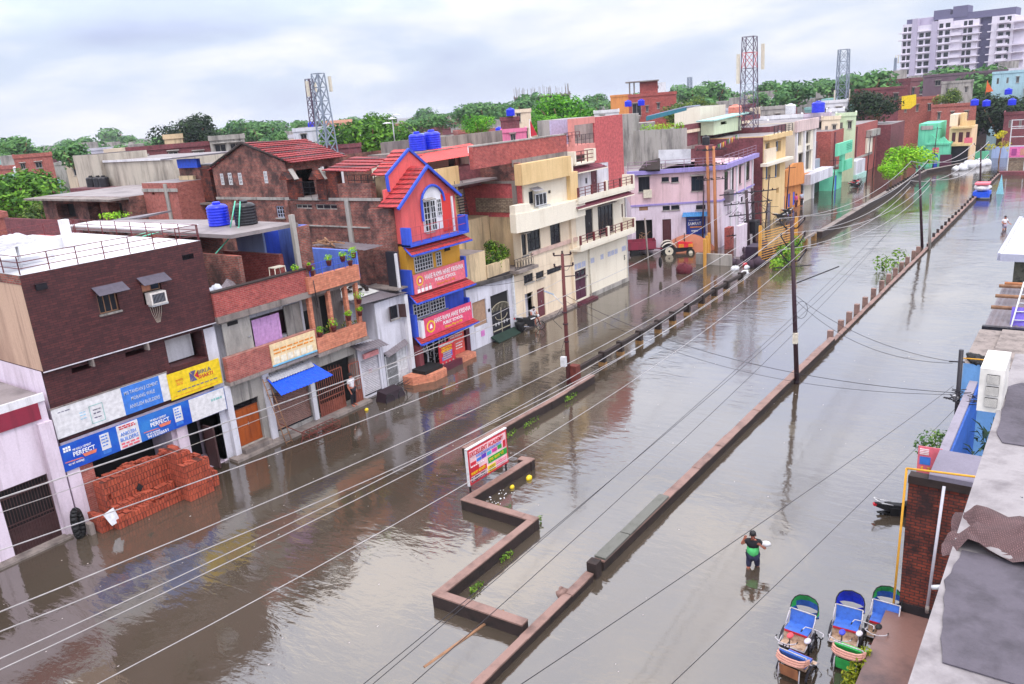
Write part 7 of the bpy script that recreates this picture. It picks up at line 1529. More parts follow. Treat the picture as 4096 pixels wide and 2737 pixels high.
motorbike('black scooter parked on the step beside the black gate, under the cream house', (39.0, 27.7, -.02), R(-50), name='scooter')
motorbike('dark motorcycle parked before the apricot house', (84.5, 26.4, -.2), R(-60)); motorbike('dark motorcycle at the step of the orange house', (88, 26.8, -.2), R(-30)); 
for k, l in enumerate(('nearest motorcycle of the row before the mint green house', 'motorcycle with a red body in the middle of the row before the mint green house', 'farthest motorcycle of the row before the mint green house')): motorbike(l, (112.5+k*2, 25.6+k*.3, -.2), R(-50+8*k), body=(M_rub, SR, M_dark)[k])
tag(MB().lathe([(.24, 0), (.3, .5), (.31, .66), (.29, .66)], (38.45, 28.15, 0), 14).build('black_bin', M_rub), 'round black bin at the cream pier beside the scooter', 'bin')

# =============== tractor, trailer, sand
ang = math.atan2(-.855, .518)
t = local(thing('tractor', 'red and orange tractor with cream mudguards standing in front of the sand heap', 'tractor', (0, 0, 0)))
for y in (-.62, .62):
    m = MB(); m.tube((-.75, y-.17, .62), (-.75, y+.17, .62), .62, 20); w_ = m.build('rear_wheel', M_rub, t); MB().tube((-.75, y-.185, .62), (-.75, y+.185, .62), .36, 18).build('rim', plain('cream_rim', S(232, 222, 200), .5), w_); MB().tube((-.75, y-.2, .62), (-.75, y+.2, .62), .09, 10).build('hub', M_dark, w_)
    m = MB(); P = [(-.75+.72*math.cos(a), .62+.72*math.sin(a)) for a in [math.pi*(.12+.7*k/9) for k in range(10)]]
    for p, q in zip(P, P[1:]): m.slab([(p[0], y-.22, p[1]), (q[0], y-.22, q[1]), (q[0], y+.22, q[1]), (p[0], y+.22, p[1])], .03)
    m.build('mudguard', plain('cream_mudguard', S(238, 232, 216), .5), t)
    m = MB(); m.tube((1.15, y*.8-.1, .36), (1.15, y*.8+.1, .36), .36, 16); w_ = m.build('front_wheel', M_rub, t); MB().tube((1.15, y*.8-.11, .36), (1.15, y*.8+.11, .36), .18, 12).build('rim', plain('cream_rim', (0,)*4), w_)
m = MB(); m.hexa([(.1, -.26, .78), (1.4, -.22, .78), (1.4, .22, .78), (.1, .26, .78)], [(.1, -.24, 1.3), (1.36, -.19, 1.18), (1.36, .19, 1.18), (.1, .24, 1.3)]); m.build('bonnet', plain('tractor_red', S(226, 40, 60), .4), t)
MB().box(.15, .6, -.275, .275, .8, 1.1).build('orange_panel', SO, t); MB().box(1.0, 1.41, -.25, .25, .8, 1.08).build('orange_panel', SO, t); MB().box(-.7, 1.3, -.2, .2, .4, .78).build('engine_block', M_dark, t); MB().box(-.85, -.4, -.25, .25, .95, 1.1).build('seat', M_rub, t)
MB().tube((.7, .12, 1.2), (.7, .12, 2.0), .04, 8).build('exhaust_stack', M_dark, t)
m = MB(); n = 12
for k in range(n): a, b_ = 6.283*k/n, 6.283*(k+1)/n; m.tube((-.1+.05*math.cos(a), .22*math.sin(a), 1.42+.2*math.cos(a)), (-.1+.05*math.cos(b_), .22*math.sin(b_), 1.42+.2*math.cos(b_)), .018, 5)
m.tube((-.1, 0, 1.42), (.2, 0, 1.2), .02); m.build('steering_wheel', M_dark, t); MB().tube((1.15, -.5, .36), (1.15, .5, .36), .05).build('front_axle', M_dark, t)
t.location = (65.0, 29.6, -.3); t.rotation_euler = (0, 0, ang)
t = local(thing('trailer', 'open maroon farm trailer behind the tractor, left', 'trailer', (0, 0, 0))); M_tr = paint('trailer_maroon', S(150, 44, 70), .6, .5, S(96, 36, 50), 2)
m = MB(); m.box(-1.6, 1.6, -.9, -.85, .9, 1.5).box(-1.6, 1.6, .85, .9, .9, 1.5).box(-1.6, -1.55, -.849, .849, .9, 1.5).box(1.55, 1.6, -.849, .849, .9, 1.6); m.build('sides', M_tr, t); MB().box(-1.6, 1.6, -.9, .9, .82, .9).build('bed', M_tr, t); MB().box(-1.5, 1.5, -.8, .8, .901, .95).build('floor', M_conc, t)
for y in (-.75, .75): m = MB(); m.tube((-.2, y-.12, .42), (-.2, y+.12, .42), .42, 16); m.build('wheel', M_rub, t)
MB().box(-1.5, 1.5, -.1, .1, .6, .82).build('chassis', M_dark, t); MB().tube((1.6, 0, .75), (2.6, 0, .6), .06).build('drawbar', M_tr, t)
t.location = (63.4, 32.7, -.25); t.rotation_euler = (0, 0, ang)
t = thing('sand_heap', 'rounded heap of orange sand against the pink house behind the tractor', 'sand heap', (66.6, 29.2, 0)); m = MB(); N1, N2 = 18, 10; idx = {}
for i in range(N1+1):
    for j in range(N2+1):
        x, y = i/N1*2-1, j/N2*2-1; h = max(0, 1-(x*x+y*y))**.8*1.65+rnd.uniform(-.02, .02); p = V3(66.2, 29.0, 0)+V3(.518, -.855, 0)*x*2.5+V3(.855, .518, 0)*y*1.0; idx[i, j] = m.pt((p.x, p.y, -.15+h))
for i in range(N1):
    for j in range(N2): m.face([idx[i, j], idx[i+1, j], idx[i+1, j+1], idx[i, j+1]], True)
m.build('sand', M_sand, t)
# =============== cart with blue and white load, tents, billboard, far street things
t = thing('cart', 'small cart with a white and blue load standing at the end of the pegged wall', 'cart', (102.8, 10, 0)); MB().box(101.8, 103.8, 9.2, 10.8, .2, .8).build('blue_body', M_bsheet, t); m = MB(); m.ball((102.8, 10, 1.2), .9, 10, 6, (1.2, 1, .4), .1, rnd); m.build('white_load', M_cloth, t); MB().box(101.9, 103.7, 9.3, 10.7, 1.55, 1.75).build('pink_top', SPK2, t)
for y in (9.1, 10.9): MB().tube((102.8, y-.05, .1), (102.8, y+.05, .1), .4, 12).build('wheel', M_rub, t)
tag(MB().slab([(106.5, 9.0, -.2), (106.5, 8.2, -.2), (106.5, 8.6, 2.2)], .2).build('pale_blue_sail', plain('pale_cyan_cloth', S(150, 215, 230), .8)), 'tall narrow pale blue cloth standing beside the cart', 'cloth')
for x, y, r_ in ((134.5, 15.8, 1.0), (137, 15.3, 1.4), (139.5, 14.3, 1.3), (141, 13.6, 1.0), (133, 16.6, .7)): tag(MB().ball((x, y, .3), r_, 8, 5, (1.1, .7, .6), .22, rnd).build('tent', M_cloth), 'white tarpaulin tent in the cluster at the far left end of the flooded road', 'tent', 'white tents at the end of the road')
t = thing('billboard', 'tall white steel billboard frame with a pink poster at the right edge of the picture', 'billboard', (128.5, 9, 0)); FBi = Frame((128.5, 9.8), (0, -1)); m = MB(FBi)
for u in (0, 1.9, 3.6): m.box(u-.06, u+.06, 0, .12, 0, 7.1)
for z in (2.1, 3.6, 4.8, 5.9, 6.15, 7.0): m.box(0, 3.6, .12, .2, z, z+.1)
m.build('steel_frame', M_white_m, t); MB(FBi).box(.05, 3.6, -.06, -.01, 2.15, 3.55).build('pink_poster', plain('poster_pink', S(240, 120, 180), .5), t); MB(FBi).box(.3, .9, -.1, -.06, 2.4, 3.3).build('portrait', plain('portrait_violet', S(170, 70, 140)), t); MB(FBi).box(1.3, 1.9, -.1, -.06, 2.4, 3.3).build('portrait', plain('portrait_skin', S(214, 150, 130)), t)
shell(t, FBi, 0, 5, .3, 3, -.5, 2.0, BR_raw, name='base_wall')
t = thing('brick_wall', 'low dark wall closing the right end of the pegged median', 'wall', (128, 8, 0)); MB().box(126, 127, 5, 10.6, -.4, .5).build('brickwork', BR_far, t)
# =============== people: one continuous skinned body each, clothes as children
SKIN = plain('brown_skin', S(190, 116, 94), .6); HAIR = plain('black_hair', S(18, 14, 20), .6)
def skinned(name, joints, edges, mat, parent, sub=1, smooth=True, root=None):
    names = list(joints); me = bpy.data.meshes.new('sk'); me.from_pydata([joints[n][0] for n in names], [(names.index(a), names.index(b_)) for a, b_ in edges], [])
    o = bpy.data.objects.new('sk', me); scene.collection.objects.link(o)
    md = o.modifiers.new('s', 'SKIN'); md.use_smooth_shade = True
    for i, n in enumerate(names): 
        r = joints[n][1]; me.skin_vertices[0].data[i].radius = (r, r) if not isinstance(r, tuple) else r; me.skin_vertices[0].data[i].use_root = (n == (root or names[0]))
    md2 = o.modifiers.new('u', 'SUBSURF'); md2.levels = sub; md2.render_levels = sub
    dg = bpy.context.evaluated_depsgraph_get(); dg.update(); nm = bpy.data.meshes.new_from_object(o.evaluated_get(dg)); bpy.data.objects.remove(o)
    nm.name = name; nm.materials.clear(); nm.materials.append(mat)
    for p in nm.polygons: p.use_smooth = True
    ob = bpy.data.objects.new(name, nm); scene.collection.objects.link(ob); ob.parent = parent; OFF[ob.name] = V3(0, 0, 0)
    return ob
def person(label, loc, rz, P, shirt, trousers, sleeves=.5, shorts=1.0, shirt2=None, bag=None):
    """P: joint positions in metres, the person faces -y; x is to the picture's left arm (l) and right arm (r)"""
    t = local(thing('person', label, 'person', (0, 0, 0)))
    J = {'pelvis': (P['pelvis'], .13), 'belly': (tuple(Vector(P['pelvis']).lerp(Vector(P['chest']), .5)), .125), 'chest': (P['chest'], .145), 'neck0': (tuple(Vector(P['chest'])+(Vector(P['head'])-Vector(P['chest']))*.42), .06), 'neck': (tuple(Vector(P['chest'])+(Vector(P['head'])-Vector(P['chest']))*.62), .052), 'head': (P['head'], .088), 'crown': (tuple(Vector(P['head'])+V3(0, .01, .085)), .075)}
    E_ = [('pelvis', 'belly'), ('belly', 'chest'), ('chest', 'neck0'), ('neck0', 'neck'), ('neck', 'head'), ('head', 'crown')]
    for s in 'lr':
        J['sh'+s] = (P['sh'+s], .062); J['el'+s] = (P['el'+s], .042); J['wr'+s] = (P['wr'+s], .028); J['hip'+s] = (P['hip'+s], .095); J['kn'+s] = (P['kn'+s], .06); J['an'+s] = (P['an'+s], .04); J['toe'+s] = (P['toe'+s], .038)
        w = Vector(P['wr'+s]); d = (w-Vector(P['el'+s])).normalized(); J['palm'+s] = (tuple(w+d*.07), (.042, .024))
        E_ += [('chest', 'sh'+s), ('sh'+s, 'el'+s), ('el'+s, 'wr'+s), ('wr'+s, 'palm'+s), ('pelvis', 'hip'+s), ('hip'+s, 'kn'+s), ('kn'+s, 'an'+s), ('an'+s, 'toe'+s)]
        side = d.cross(V3(0, 1, 0.01)).normalized(); up_ = side.cross(d)
        pal = w+d*.09
        for k, (o, l) in enumerate(((-.030, .062), (-.010, .075), (.010, .07), (.030, .055))):
            a = pal+side*o; b_ = a+d*l*.5+up_*.006; c = b_+d*l*.4-up_*.02
            J['f%s%d' % (s, k)] = (tuple(a), .010); J['g%s%d' % (s, k)] = (tuple(b_), .009); J['h%s%d' % (s, k)] = (tuple(c), .0075)
            E_ += [('palm'+s, 'f%s%d' % (s, k)), ('f%s%d' % (s, k), 'g%s%d' % (s, k)), ('g%s%d' % (s, k), 'h%s%d' % (s, k))]
        a = w+d*.03-side*.03; b_ = a+d*.04-side*.025-up_*.01; J['t%s0' % s] = (tuple(a), .013); J['t%s1' % s] = (tuple(b_), .010); E_ += [('palm'+s, 't%s0' % s), ('t%s0' % s, 't%s1' % s)]
    body = skinned('body', J, E_, SKIN, t)
    H = Vector(P['head']); f = Vector(P.get('face', (0, -1, -.15))).normalized(); sd = f.cross(V3(0, 0, 1)).normalized()
    m = MB(); m.ball(tuple(H+V3(0, 0, .055)-f*.018), .102, 12, 8, (.95, 1.05, .88), .03, rnd); m.build('hair', HAIR, t)
    m = MB()
    for s in (-1, 1): m.ball(tuple(H+f*.086+sd*.034*s+V3(0, 0, .022)), .013, 8, 5)
    m.ball(tuple(H+f*.086+V3(0, 0, -.052)), .02, 8, 4, (1.2, .5, .35)); 
    for s in (-1, 1): m.ball(tuple(H+sd*.092*s+V3(0, 0, .0)), .022, 6, 5, (.5, 1, 1.4))
    m.build('face_features', plain('dark_skin_detail', S(90, 46, 44), .6), t)
    MB().ball(tuple(H+f*.1+V3(0, 0, -.012)), .018, 6, 5, (.8, 1, 1.3)).build('nose', SKIN, t)
    C = {'a': (P['pelvis'], .15), 'b': (tuple(Vector(P['pelvis']).lerp(Vector(P['chest']), .5)), .145), 'c': (P['chest'], .162), 'n': (J['neck0'][0], .075)}; Ec = [('a', 'b'), ('b', 'c'), ('c', 'n')]
    for s in 'lr':
        C['s'+s] = (P['sh'+s], .082); C['e'+s] = (tuple(Vector(P['sh'+s]).lerp(Vector(P['el'+s]), sleeves)), .066); Ec += [('c', 's'+s), ('s'+s, 'e'+s)]
    if shirt2:
        C2 = {k: v for k, v in C.items() if k in 'ab'}; C2 = {'b': (tuple(Vector(P['pelvis']).lerp(Vector(P['chest']), .95)), .19), 'm': (tuple(Vector(P['pelvis']).lerp(Vector(P['chest']), .4)), .2), 'a': (tuple(Vector(P['pelvis'])-V3(0, 0, .08)), .195)}
        skinned('shirt_lower_half', C2, [('b', 'm'), ('m', 'a')], shirt2, t); C['a'] = (tuple(Vector(P['pelvis']).lerp(Vector(P['chest']), .62)), .19); C['b'] = (tuple(Vector(P['pelvis']).lerp(Vector(P['chest']), .85)), .19)
    skinned('shirt', C, Ec, shirt, t)
    D = {'p': (tuple(Vector(P['pelvis'])-V3(0, 0, .02)), .148)}; Ed = []
    for s in 'lr':
        D['h'+s] = (P['hip'+s], .112)
        D['k'+s] = (tuple(Vector(P['hip'+s]).lerp(Vector(P['kn'+s]), min(1, shorts))), .082); Ed += [('p', 'h'+s), ('h'+s, 'k'+s)]
        if shorts > 1: D['a'+s] = (tuple(Vector(P['kn'+s]).lerp(Vector(P['an'+s]), shorts-1)), .06); Ed += [('k'+s, 'a'+s)]
    skinned('trousers', D, Ed, trousers, t)
    if bag:
        m = MB(); m.ball(bag, .14, 10, 6, (1.1, .8, .55), .05, rnd); m.build('white_bundle', M_cloth, t)
    t.location = loc; t.rotation_euler = (0, 0, rz); return t
STAND = dict(pelvis=(0, 0, .92), chest=(0, .01, 1.28), head=(0, -.02, 1.58), shl=(-.19, 0, 1.37), shr=(.19, 0, 1.37), ell=(-.24, .02, 1.08), elr=(.24, .02, 1.08), wrl=(-.22, -.08, .84), wrr=(.22, -.08, .84), hipl=(-.1, 0, .86), hipr=(.1, 0, .86), knl=(-.1, -.02, .48), knr=(.11, -.02, .48), anl=(-.1, .02, .08), anr=(.12, .02, .08), toel=(-.1, -.14, .03), toer=(.13, -.14, .03))
WADE = dict(STAND); WADE.update(head=(-.02, -.07, 1.565), shl=(-.2, .0, 1.36), shr=(.19, -.02, 1.33), ell=(-.34, -.08, 1.29), wrl=(-.27, -.14, 1.50), elr=(.35, -.06, 1.12), wrr=(.17, -.2, 1.33), knl=(-.14, -.12, .5), knr=(.14, .0, .46), anl=(-.16, .05, .1), toel=(-.17, -.1, .04), face=(0, -1, -.35))
person('man in a black and green shirt wading with a bundle on his arm', (20.3, 6.95, -.52), R(-63), WADE, plain('black_shirt', S(20, 20, 30), .8), plain('navy_shorts', S(38, 40, 70), .8), .55, .95, shirt2=plain('mint_shirt', S(92, 214, 124), .8), bag=(.36, -.02, 1.27))
SIT = dict(STAND); SIT.update(pelvis=(0, 0, .42), chest=(0, -.08, .76), head=(.02, -.16, 1.05), shl=(-.18, -.07, .86), shr=(.18, -.08, .85), ell=(-.22, -.25, .62), elr=(.22, -.28, .62), wrl=(-.08, -.42, .5), wrr=(.12, -.45, .52), hipl=(-.1, -.02, .42), hipr=(.1, -.02, .42), knl=(-.12, -.42, .46), knr=(.14, -.42, .48), anl=(-.12, -.46, .08), anr=(.2, -.42, .08), toel=(-.12, -.6, .03), toer=(.2, -.56, .03))
person('person in a white vest sitting on the step behind the scooter', (40.0, 28.2, .12), R(-20), SIT, plain('white_vest', S(220, 216, 220), .8), plain('maroon_cloth', S(96, 40, 40), .8), .15, .9)
person('person in a white shirt and black trousers standing in the brown gateway', (24.25, 28.1, .1), R(10), STAND, plain('white_shirt', S(236, 232, 236), .8), plain('black_trousers', S(26, 24, 36), .8), .6, 1.9)
FARW = dict(STAND); FARW.update(ell=(-.3, -.05, 1.1), wrl=(-.2, -.25, 1.1), elr=(.3, 0, 1.1), wrr=(.35, -.2, 1.0))
person('distant person in pale clothes wading alone in the open water at the right', (82, 6.0, -.5), R(-50), FARW, plain('white_shirt', (0,)*4), plain('grey_shorts', S(170, 160, 180), .8), .6, .8)
person('person in a pink top standing between the blue doors of the orange house', (92.3, 27.3, .1), R(-20), STAND, plain('pink_top', S(220, 80, 140), .8), plain('maroon_cloth', (0,)*4), .6, 1.8)
person('person in a pale shirt beside the right blue door of the orange house', (94.0, 27.2, .1), R(-30), STAND, plain('pale_blue_shirt', S(190, 200, 220), .8), plain('black_trousers', (0,)*4), .6, 1.8)
# =============== trees
def crown_mesh(name, seed, n, leaf, blobs=9, zs=.8):
    rd = random.Random(seed); m = MB()
    for k in range(blobs):
        a, e, q = rd.uniform(0, 6.283), rd.uniform(-.6, 1.3), rd.uniform(.35, .68)
        c = V3(math.cos(a)*math.cos(e)*q, math.sin(a)*math.cos(e)*q, math.sin(e)*q*zs); r = rd.uniform(.3, .46)
        leafblob(m, tuple(c), r, r, r*.8, n//blobs, leaf, rd, .45)
    leafblob(m, (0, 0, 0), .55, .55, .5, n//6, leaf, rd, .3)
    me = bpy.data.meshes.new(name); me.from_pydata([tuple(p) for p in m.v], [], m.f); me.update(); return me
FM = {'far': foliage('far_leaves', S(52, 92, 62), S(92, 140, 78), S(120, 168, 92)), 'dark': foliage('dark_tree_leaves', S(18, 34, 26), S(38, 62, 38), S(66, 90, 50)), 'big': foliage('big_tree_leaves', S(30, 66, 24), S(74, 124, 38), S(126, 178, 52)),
      'street': foliage('street_tree_leaves', S(84, 150, 20), S(140, 205, 30), S(180, 226, 60)), 'lime': foliage('lime_tree_leaves', S(40, 90, 20), S(84, 160, 34), S(140, 206, 50)), 'mid': foliage('mid_tree_leaves', S(44, 72, 34), S(90, 120, 50), S(140, 156, 64))}
CM = {}
for k, (nm, n, leaf, zs) in enumerate((('far', 1100, .085, .7), ('dark', 3200, .05, .85), ('big', 3600, .05, .75), ('lime', 3600, .045, .8), ('street', 1500, .06, .7), ('mid', 2200, .06, .8))):
    for v in range(2):
        me = crown_mesh('crown_%s' % nm, 40+k*3+v, n, leaf, 11 if nm != 'far' else 8, zs); me.materials.append(FM[nm]); CM[nm, v] = me
def tree(x, y, z, r, kind, label, group=None, v=0, zs=.9):
    t = thing('tree', label, 'tree', (x, y, -.5), group)
    c = bpy.data.objects.new('crown', CM[kind, v % 2]); scene.collection.objects.link(c); c.parent = t; c.location = (0, 0, z+.5); c.scale = (r*1.25, r*1.25, r*1.25*zs); c.rotation_euler = (0, 0, rnd.uniform(0, 6.28))
    m = MB(); m.tube((x, y, -.5), (x+.1*r, y, z), .09*r, 7, .05*r)
    for k in range(4): a = 1.57*k+rnd.random(); m.tube((x, y, z-.5*r), (x+math.cos(a)*r*.6, y+math.sin(a)*r*.6, z+.3*r), .05*r, 5, .015*r)
    m.build('trunk', M_wood, t)
named = [(38, 92, 8.0, 5.2, 'big', 'big leafy tree at the far left edge above the white roof'), (37, 84, 6.0, 2.6, 'mid', 'small loose tree right of the big one at the left edge'),
 (91, 143, 12.0, 6.6, 'dark', 'broad dark tree standing over the left skyline'), (93, 137, 10.6, 3.6, 'dark', 'smaller dark crown joined to the right of the broad dark tree'),
 (78, 80, 10.3, 6.0, 'big', 'large bright green tree behind the red roofs left of the blue tanks'), (78, 75, 9.6, 3.3, 'big', 'leafy tree just left of the two blue tanks'), (79, 87, 10.0, 3.2, 'big', 'bushy tree right of the lattice mast'), (85, 85, 12.0, 3.2, 'big', 'high bright crown behind the large green tree'),
 (102, 80, 10.9, 2.8, 'lime', 'small round lime green tree right of the dish antennas'), (119, 75, 11.0, 5.8, 'lime', 'great lime green tree behind the brick storey in the middle of the picture'), (112, 75, 10.2, 2.8, 'lime', 'lower left shoulder tree beside the great lime tree'), (125, 74, 10.3, 2.9, 'lime', 'lower right shoulder tree beside the great lime tree'),
 (128, 57, 9.8, 3.7, 'mid', 'olive green tree behind the roof garden'), (134, 56, 10.6, 2.9, 'mid', 'second olive green tree behind the roof garden, nearer the red mast'), (147, 31, 8.9, 4.5, 'dark', 'dense dark tree rising above the long rose brick wall'), (168, 23, 9.2, 2.3, 'mid', 'small round tree before the maroon brick houses below the tower block'),
 (174, 15, 5.0, 6.5, 'dark', 'dark tree mass behind the peach house at the far right'), (170, 9.5, 4.4, 6.0, 'dark', 'dark tree behind the billboard at the right edge'), (189, 16, 5.8, 3.6, 'dark', 'dark crown above the tree mass at the right')]
for k, (x, y, z, r, kd, l) in enumerate(named): tree(x, y, z, r, kd, l, v=k, zs=.85)
tree(116.5, 20.4, 3.2, 3.0, 'street', 'bright lime street tree standing in the flood at the end of the median', v=1, zs=.8)
tree(113.5, 21.5, 2.0, 2.0, 'street', 'low lime side crown beside the flooded street tree', v=0, zs=.8)
t = thing('shrub', 'yellow flowering thin tree at the far end of the road', 'shrub', (146, 12.5, 0)); m = MB()
for c in ((145, 13.6, 2.4, .9), (146, 11.8, 2.6, 1.0), (147, 10.8, 1.6, .9), (146.4, 12.6, 3.9, .8), (148, 12.4, 4.2, .7)): leafblob(m, c[:3], c[3], c[3], c[3]*.6, 90, .16, rnd, .2)
m.build('foliage', foliage('yellow_flower_leaves', S(120, 140, 30), S(200, 196, 40), S(236, 214, 50)), t); MB().tube((146.2, 12.4, -.4), (146.5, 12.2, 3.5), .12, 6, .05).build('stem', M_wood, t)
far = [(82, 193, 12.0, 6.2), (65, 135, 10.8, 3.7), (145, 203, 11.6, 5.9), (151, 199, 10.8, 6.6), (105, 133, 10.3, 3.4), (156, 141, 10.6, 4.4), (159, 137, 11.3, 4.9), (195, 156, 12.1, 5.2), (200, 149, 11.9, 5.3), (260, 149, 13.2, 5.0), (260, 104, 12.1, 7.5), (266, 114, 12.4, 6.6), (275, 92, 12.4, 6.9), (268, 80, 11.2, 6.6), (261, 70, 11.8, 6.7), (253, 61, 12.0, 5.6), (167, 199, 11.5, 5.0), (100, 240, 12.6, 5.6), (157, 168, 10.6, 4.5), (213, 149, 12.2, 5.2)]
rt = random.Random(5)
for k in range(96):
    az = R(rt.uniform(3, 73)); d = rt.choice((rt.uniform(200, 300), rt.uniform(300, 520), rt.uniform(350, 620)))
    far.append((d*math.cos(az), d*math.sin(az), rt.uniform(7, 12), rt.uniform(2.8, 7.5)*(1+d/900)))
for k, (x, y, z, r) in enumerate(far):
    if math.hypot(x-373, y-50) < 60: continue
    tree(x, y, z, r*rt.uniform(.85, 1.1), 'far', 'grey green tree of the hazy belt along the skyline', 'trees of the hazy skyline belt', v=k, zs=rt.uniform(.6, .95))

# =============== lattice masts
def mast(label, x, y, zb, zt, wb, wt, mats, panels=(), n=None, rr=.05, name='telecom_mast'):
    t = thing(name, label, 'mast', (x, y, zb)); n = n or int((zt-zb)/((wb+wt)/2)/1.05)
    def cor(k, z): w = wb+(wt-wb)*(z-zb)/(zt-zb); return (x+(-w/2, w/2, w/2, -w/2)[k], y+(-w/2, -w/2, w/2, w/2)[k], z)
    for k in range(4): MB().tube(cor(k, zb), cor(k, zt), rr*1.5, 5).build('leg', mats[0], t)
    for half in range(len(mats)):
        m = MB()
        for i in range(n):
            if i*len(mats)//n != half: continue
            z0, z1 = zb+(zt-zb)*i/n, zb+(zt-zb)*(i+1)/n
            for k in range(4): a, b_ = k, (k+1) % 4; m.tube(cor(a, z0), cor(b_, z1), rr, 4).tube(cor(b_, z0), cor(a, z1), rr, 4).tube(cor(a, z1), cor(b_, z1), rr, 4)
        m.build('bracing', mats[half], t)
    for dx, dy, z, h in panels: MB().box(x+dx-.15, x+dx+.15, y+dy-.15, y+dy+.15, z, z+h).build('antenna_panel', M_cream_m, t)
    return t
M_gal = plain('galvanised_steel', S(150, 160, 176), .5, .3); M_rm = plain('mast_red', S(200, 60, 70), .5); M_dm = plain('mast_dark', S(92, 74, 96), .5)
mast('grey lattice mast with antenna panels above the left red roof', 69.4, 78.7, 9.5, 19.2, 1.7, 1.1, (M_gal,), ((1.0, -.9, 17, 1.8), (-1.1, .9, 16.6, 1.8)), rr=.06)
mast('thin dark lattice mast just left of the grey one', 81.5, 94.5, 9.5, 19.6, 1.2, .8, (M_dm,), ((.6, -.5, 17.5, 1.6),), rr=.05)
mast('red and white lattice mast rising from the white roofs, centre right', 88, 31.4, 9.3, 18.9, 1.6, 1.2, (M_dm, M_dm, M_gal, M_dm, M_rm, M_dm), ((-.9, .9, 14.2, 3.0), (1.0, -1.1, 15.5, 2.6)), rr=.034)
mast('blue grey lattice mast over the tree belt at the right', 186, 46, 6, 20.2, 2.4, 1.9, (M_gal,), ((1.2, -1.2, 9.6, 2.5), (-1.2, 1.2, 9.6, 2.5)), rr=.08)
mast('tiny far mast beyond the brick house, centre', 458, 199, 6, 23, 2.4, 2.0, (M_gal,), rr=.15); mast('slim pole mast with a cluster head left of the tower block', 343, 66, 4, 21, .8, .6, (M_gal,), ((0, 0, 19, 3), (.8, -.8, 19, 3)), rr=.12)

# =============== houses behind, each with its own walls, roof and windows
def bghouse(label, x, y, w, zt, mat, depth=7, wins=(), group=None, roofm=None, extra=None, cat='house', turn=0):
    """front faces the camera side; x, y is the middle of the front"""
    a = math.atan2(y, x)+turn; u = (math.sin(a), -math.cos(a)); fr = Frame((x-u[0]*w/2, y-u[1]*w/2), u)
    t = thing('house', label, cat, (x, y, -.5), group)
    shell(t, fr, 0, w, 0, depth, -.5, zt-.5, mat, wins, roof=roofm or M_roofg, reveal=.3)
    m = MB(fr); m.box(-.1, w+.1, -.12, .1, zt-.5, zt); m.box(-.1, .1, .11, depth, zt-.5, zt); m.box(w-.1, w+.1, .11, depth, zt-.5, zt); m.build('parapet', mat, t)
    for h in wins: window(t, fr, *h, 0, 2, 1, M_conc2, .08)
    if extra: extra(t, fr)
    return t, fr
def W_(*a): return [tuple(q) for q in a]
bghouse('small far terracotta house with a stepped roof at the left', 52, 119, 4.6, 12.2, BR_mid, wins=W_((.6, 1.2, 10.2, 11), (2.4, 3.2, 10.2, 11)))
bghouse('long brick terrace row over the weathered cream wall, left', 49.7, 81, 9, 12.4, BR_far, 5, W_((1, 2, 10.6, 11.4), (4, 5, 10.4, 11.6), (6.5, 7.6, 10.6, 11.4)))
bghouse('open concrete frame room at the right end of the brick terrace row', 53.5, 76.5, 3.6, 12.9, M_conc2, 3, W_((.4, 1.6, 10.2, 12), (2.0, 3.2, 10.2, 12)))
bghouse('small grey stair room with a white tank in the middle of the terrace row', 50.5, 81.8, 1.9, 13.4, M_yplas, 2)
bghouse('stained pale house standing at the foot of the grey lattice mast', 77.9, 91.2, 5.2, 12.9, M_whitewall, 6, W_((1, 1.8, 11, 12),)); bghouse('low rosy brick block right of the pale house at the mast', 71, 78, 5.0, 10.6, BR_far, 5)
bghouse('small peach house right of the grey mast', 101, 111, 5, 13.6, paint('peach_wall', S(240, 176, 150), .8, .3), 6, W_((1, 1.8, 12, 12.8)))
bghouse('pink house with a dark top storey left of the great lime tree', 89.4, 64.1, 3.4, 10.8, paint('rose_pink', S(244, 130, 170), .8, .3), 6, W_((1.2, 1.9, 9.2, 10.1),)); bghouse('dark top storey with a blue strip above the pink house', 92, 66.5, 2.6, 12.3, BR_far, 3)
bghouse('cream three storey house squeezed left of the great lime tree', 98, 68.6, 2.6, 13.2, M_cream, 5, W_((.5, 1.1, 11.4, 12.6), (1.4, 2.0, 9, 10.4)))
bghouse('white house front with tanks right of the great lime tree', 122, 68, 4.2, 12.0, M_white, 5, W_((1, 1.8, 10.2, 11.2),)); bghouse('orange house top in the distance right of the great lime tree', 176, 94, 5, 14.6, M_orange, 6); bghouse('dark roofed house beside the white front, centre', 116, 61, 4, 10.8, M_conc, 6)
def fr1(t, fr): MB(fr).box(2.0, 5.2, .5, 4, 14.2, 16.2).build('brick_top_room', BR_red, t); MB(fr).box(-.5, 5.4, -.3, 4, 16.21, 16.4).build('top_slab', M_conc, t); [MB(fr).box(u, u+.25, 0, .25, 14.2, 16.2).build('column', M_conc, t) for u in (.1, .9)]
bghouse('unfinished red brick house with a columned top room on the skyline, centre', 134.8, 65.7, 8.4, 14.2, BR_red, 6, W_((.6, 2.2, 10.4, 12.6), (3, 3.5, 11, 12), (5, 5.5, 11.4, 12.4)), extra=fr1)
bghouse('far off white block with blue cladding behind the unfinished brick house', 540, 262, 17, 23, M_white, 12, W_((2, 4, 19, 21), (6, 8, 19, 21), (10, 12, 19, 21)))
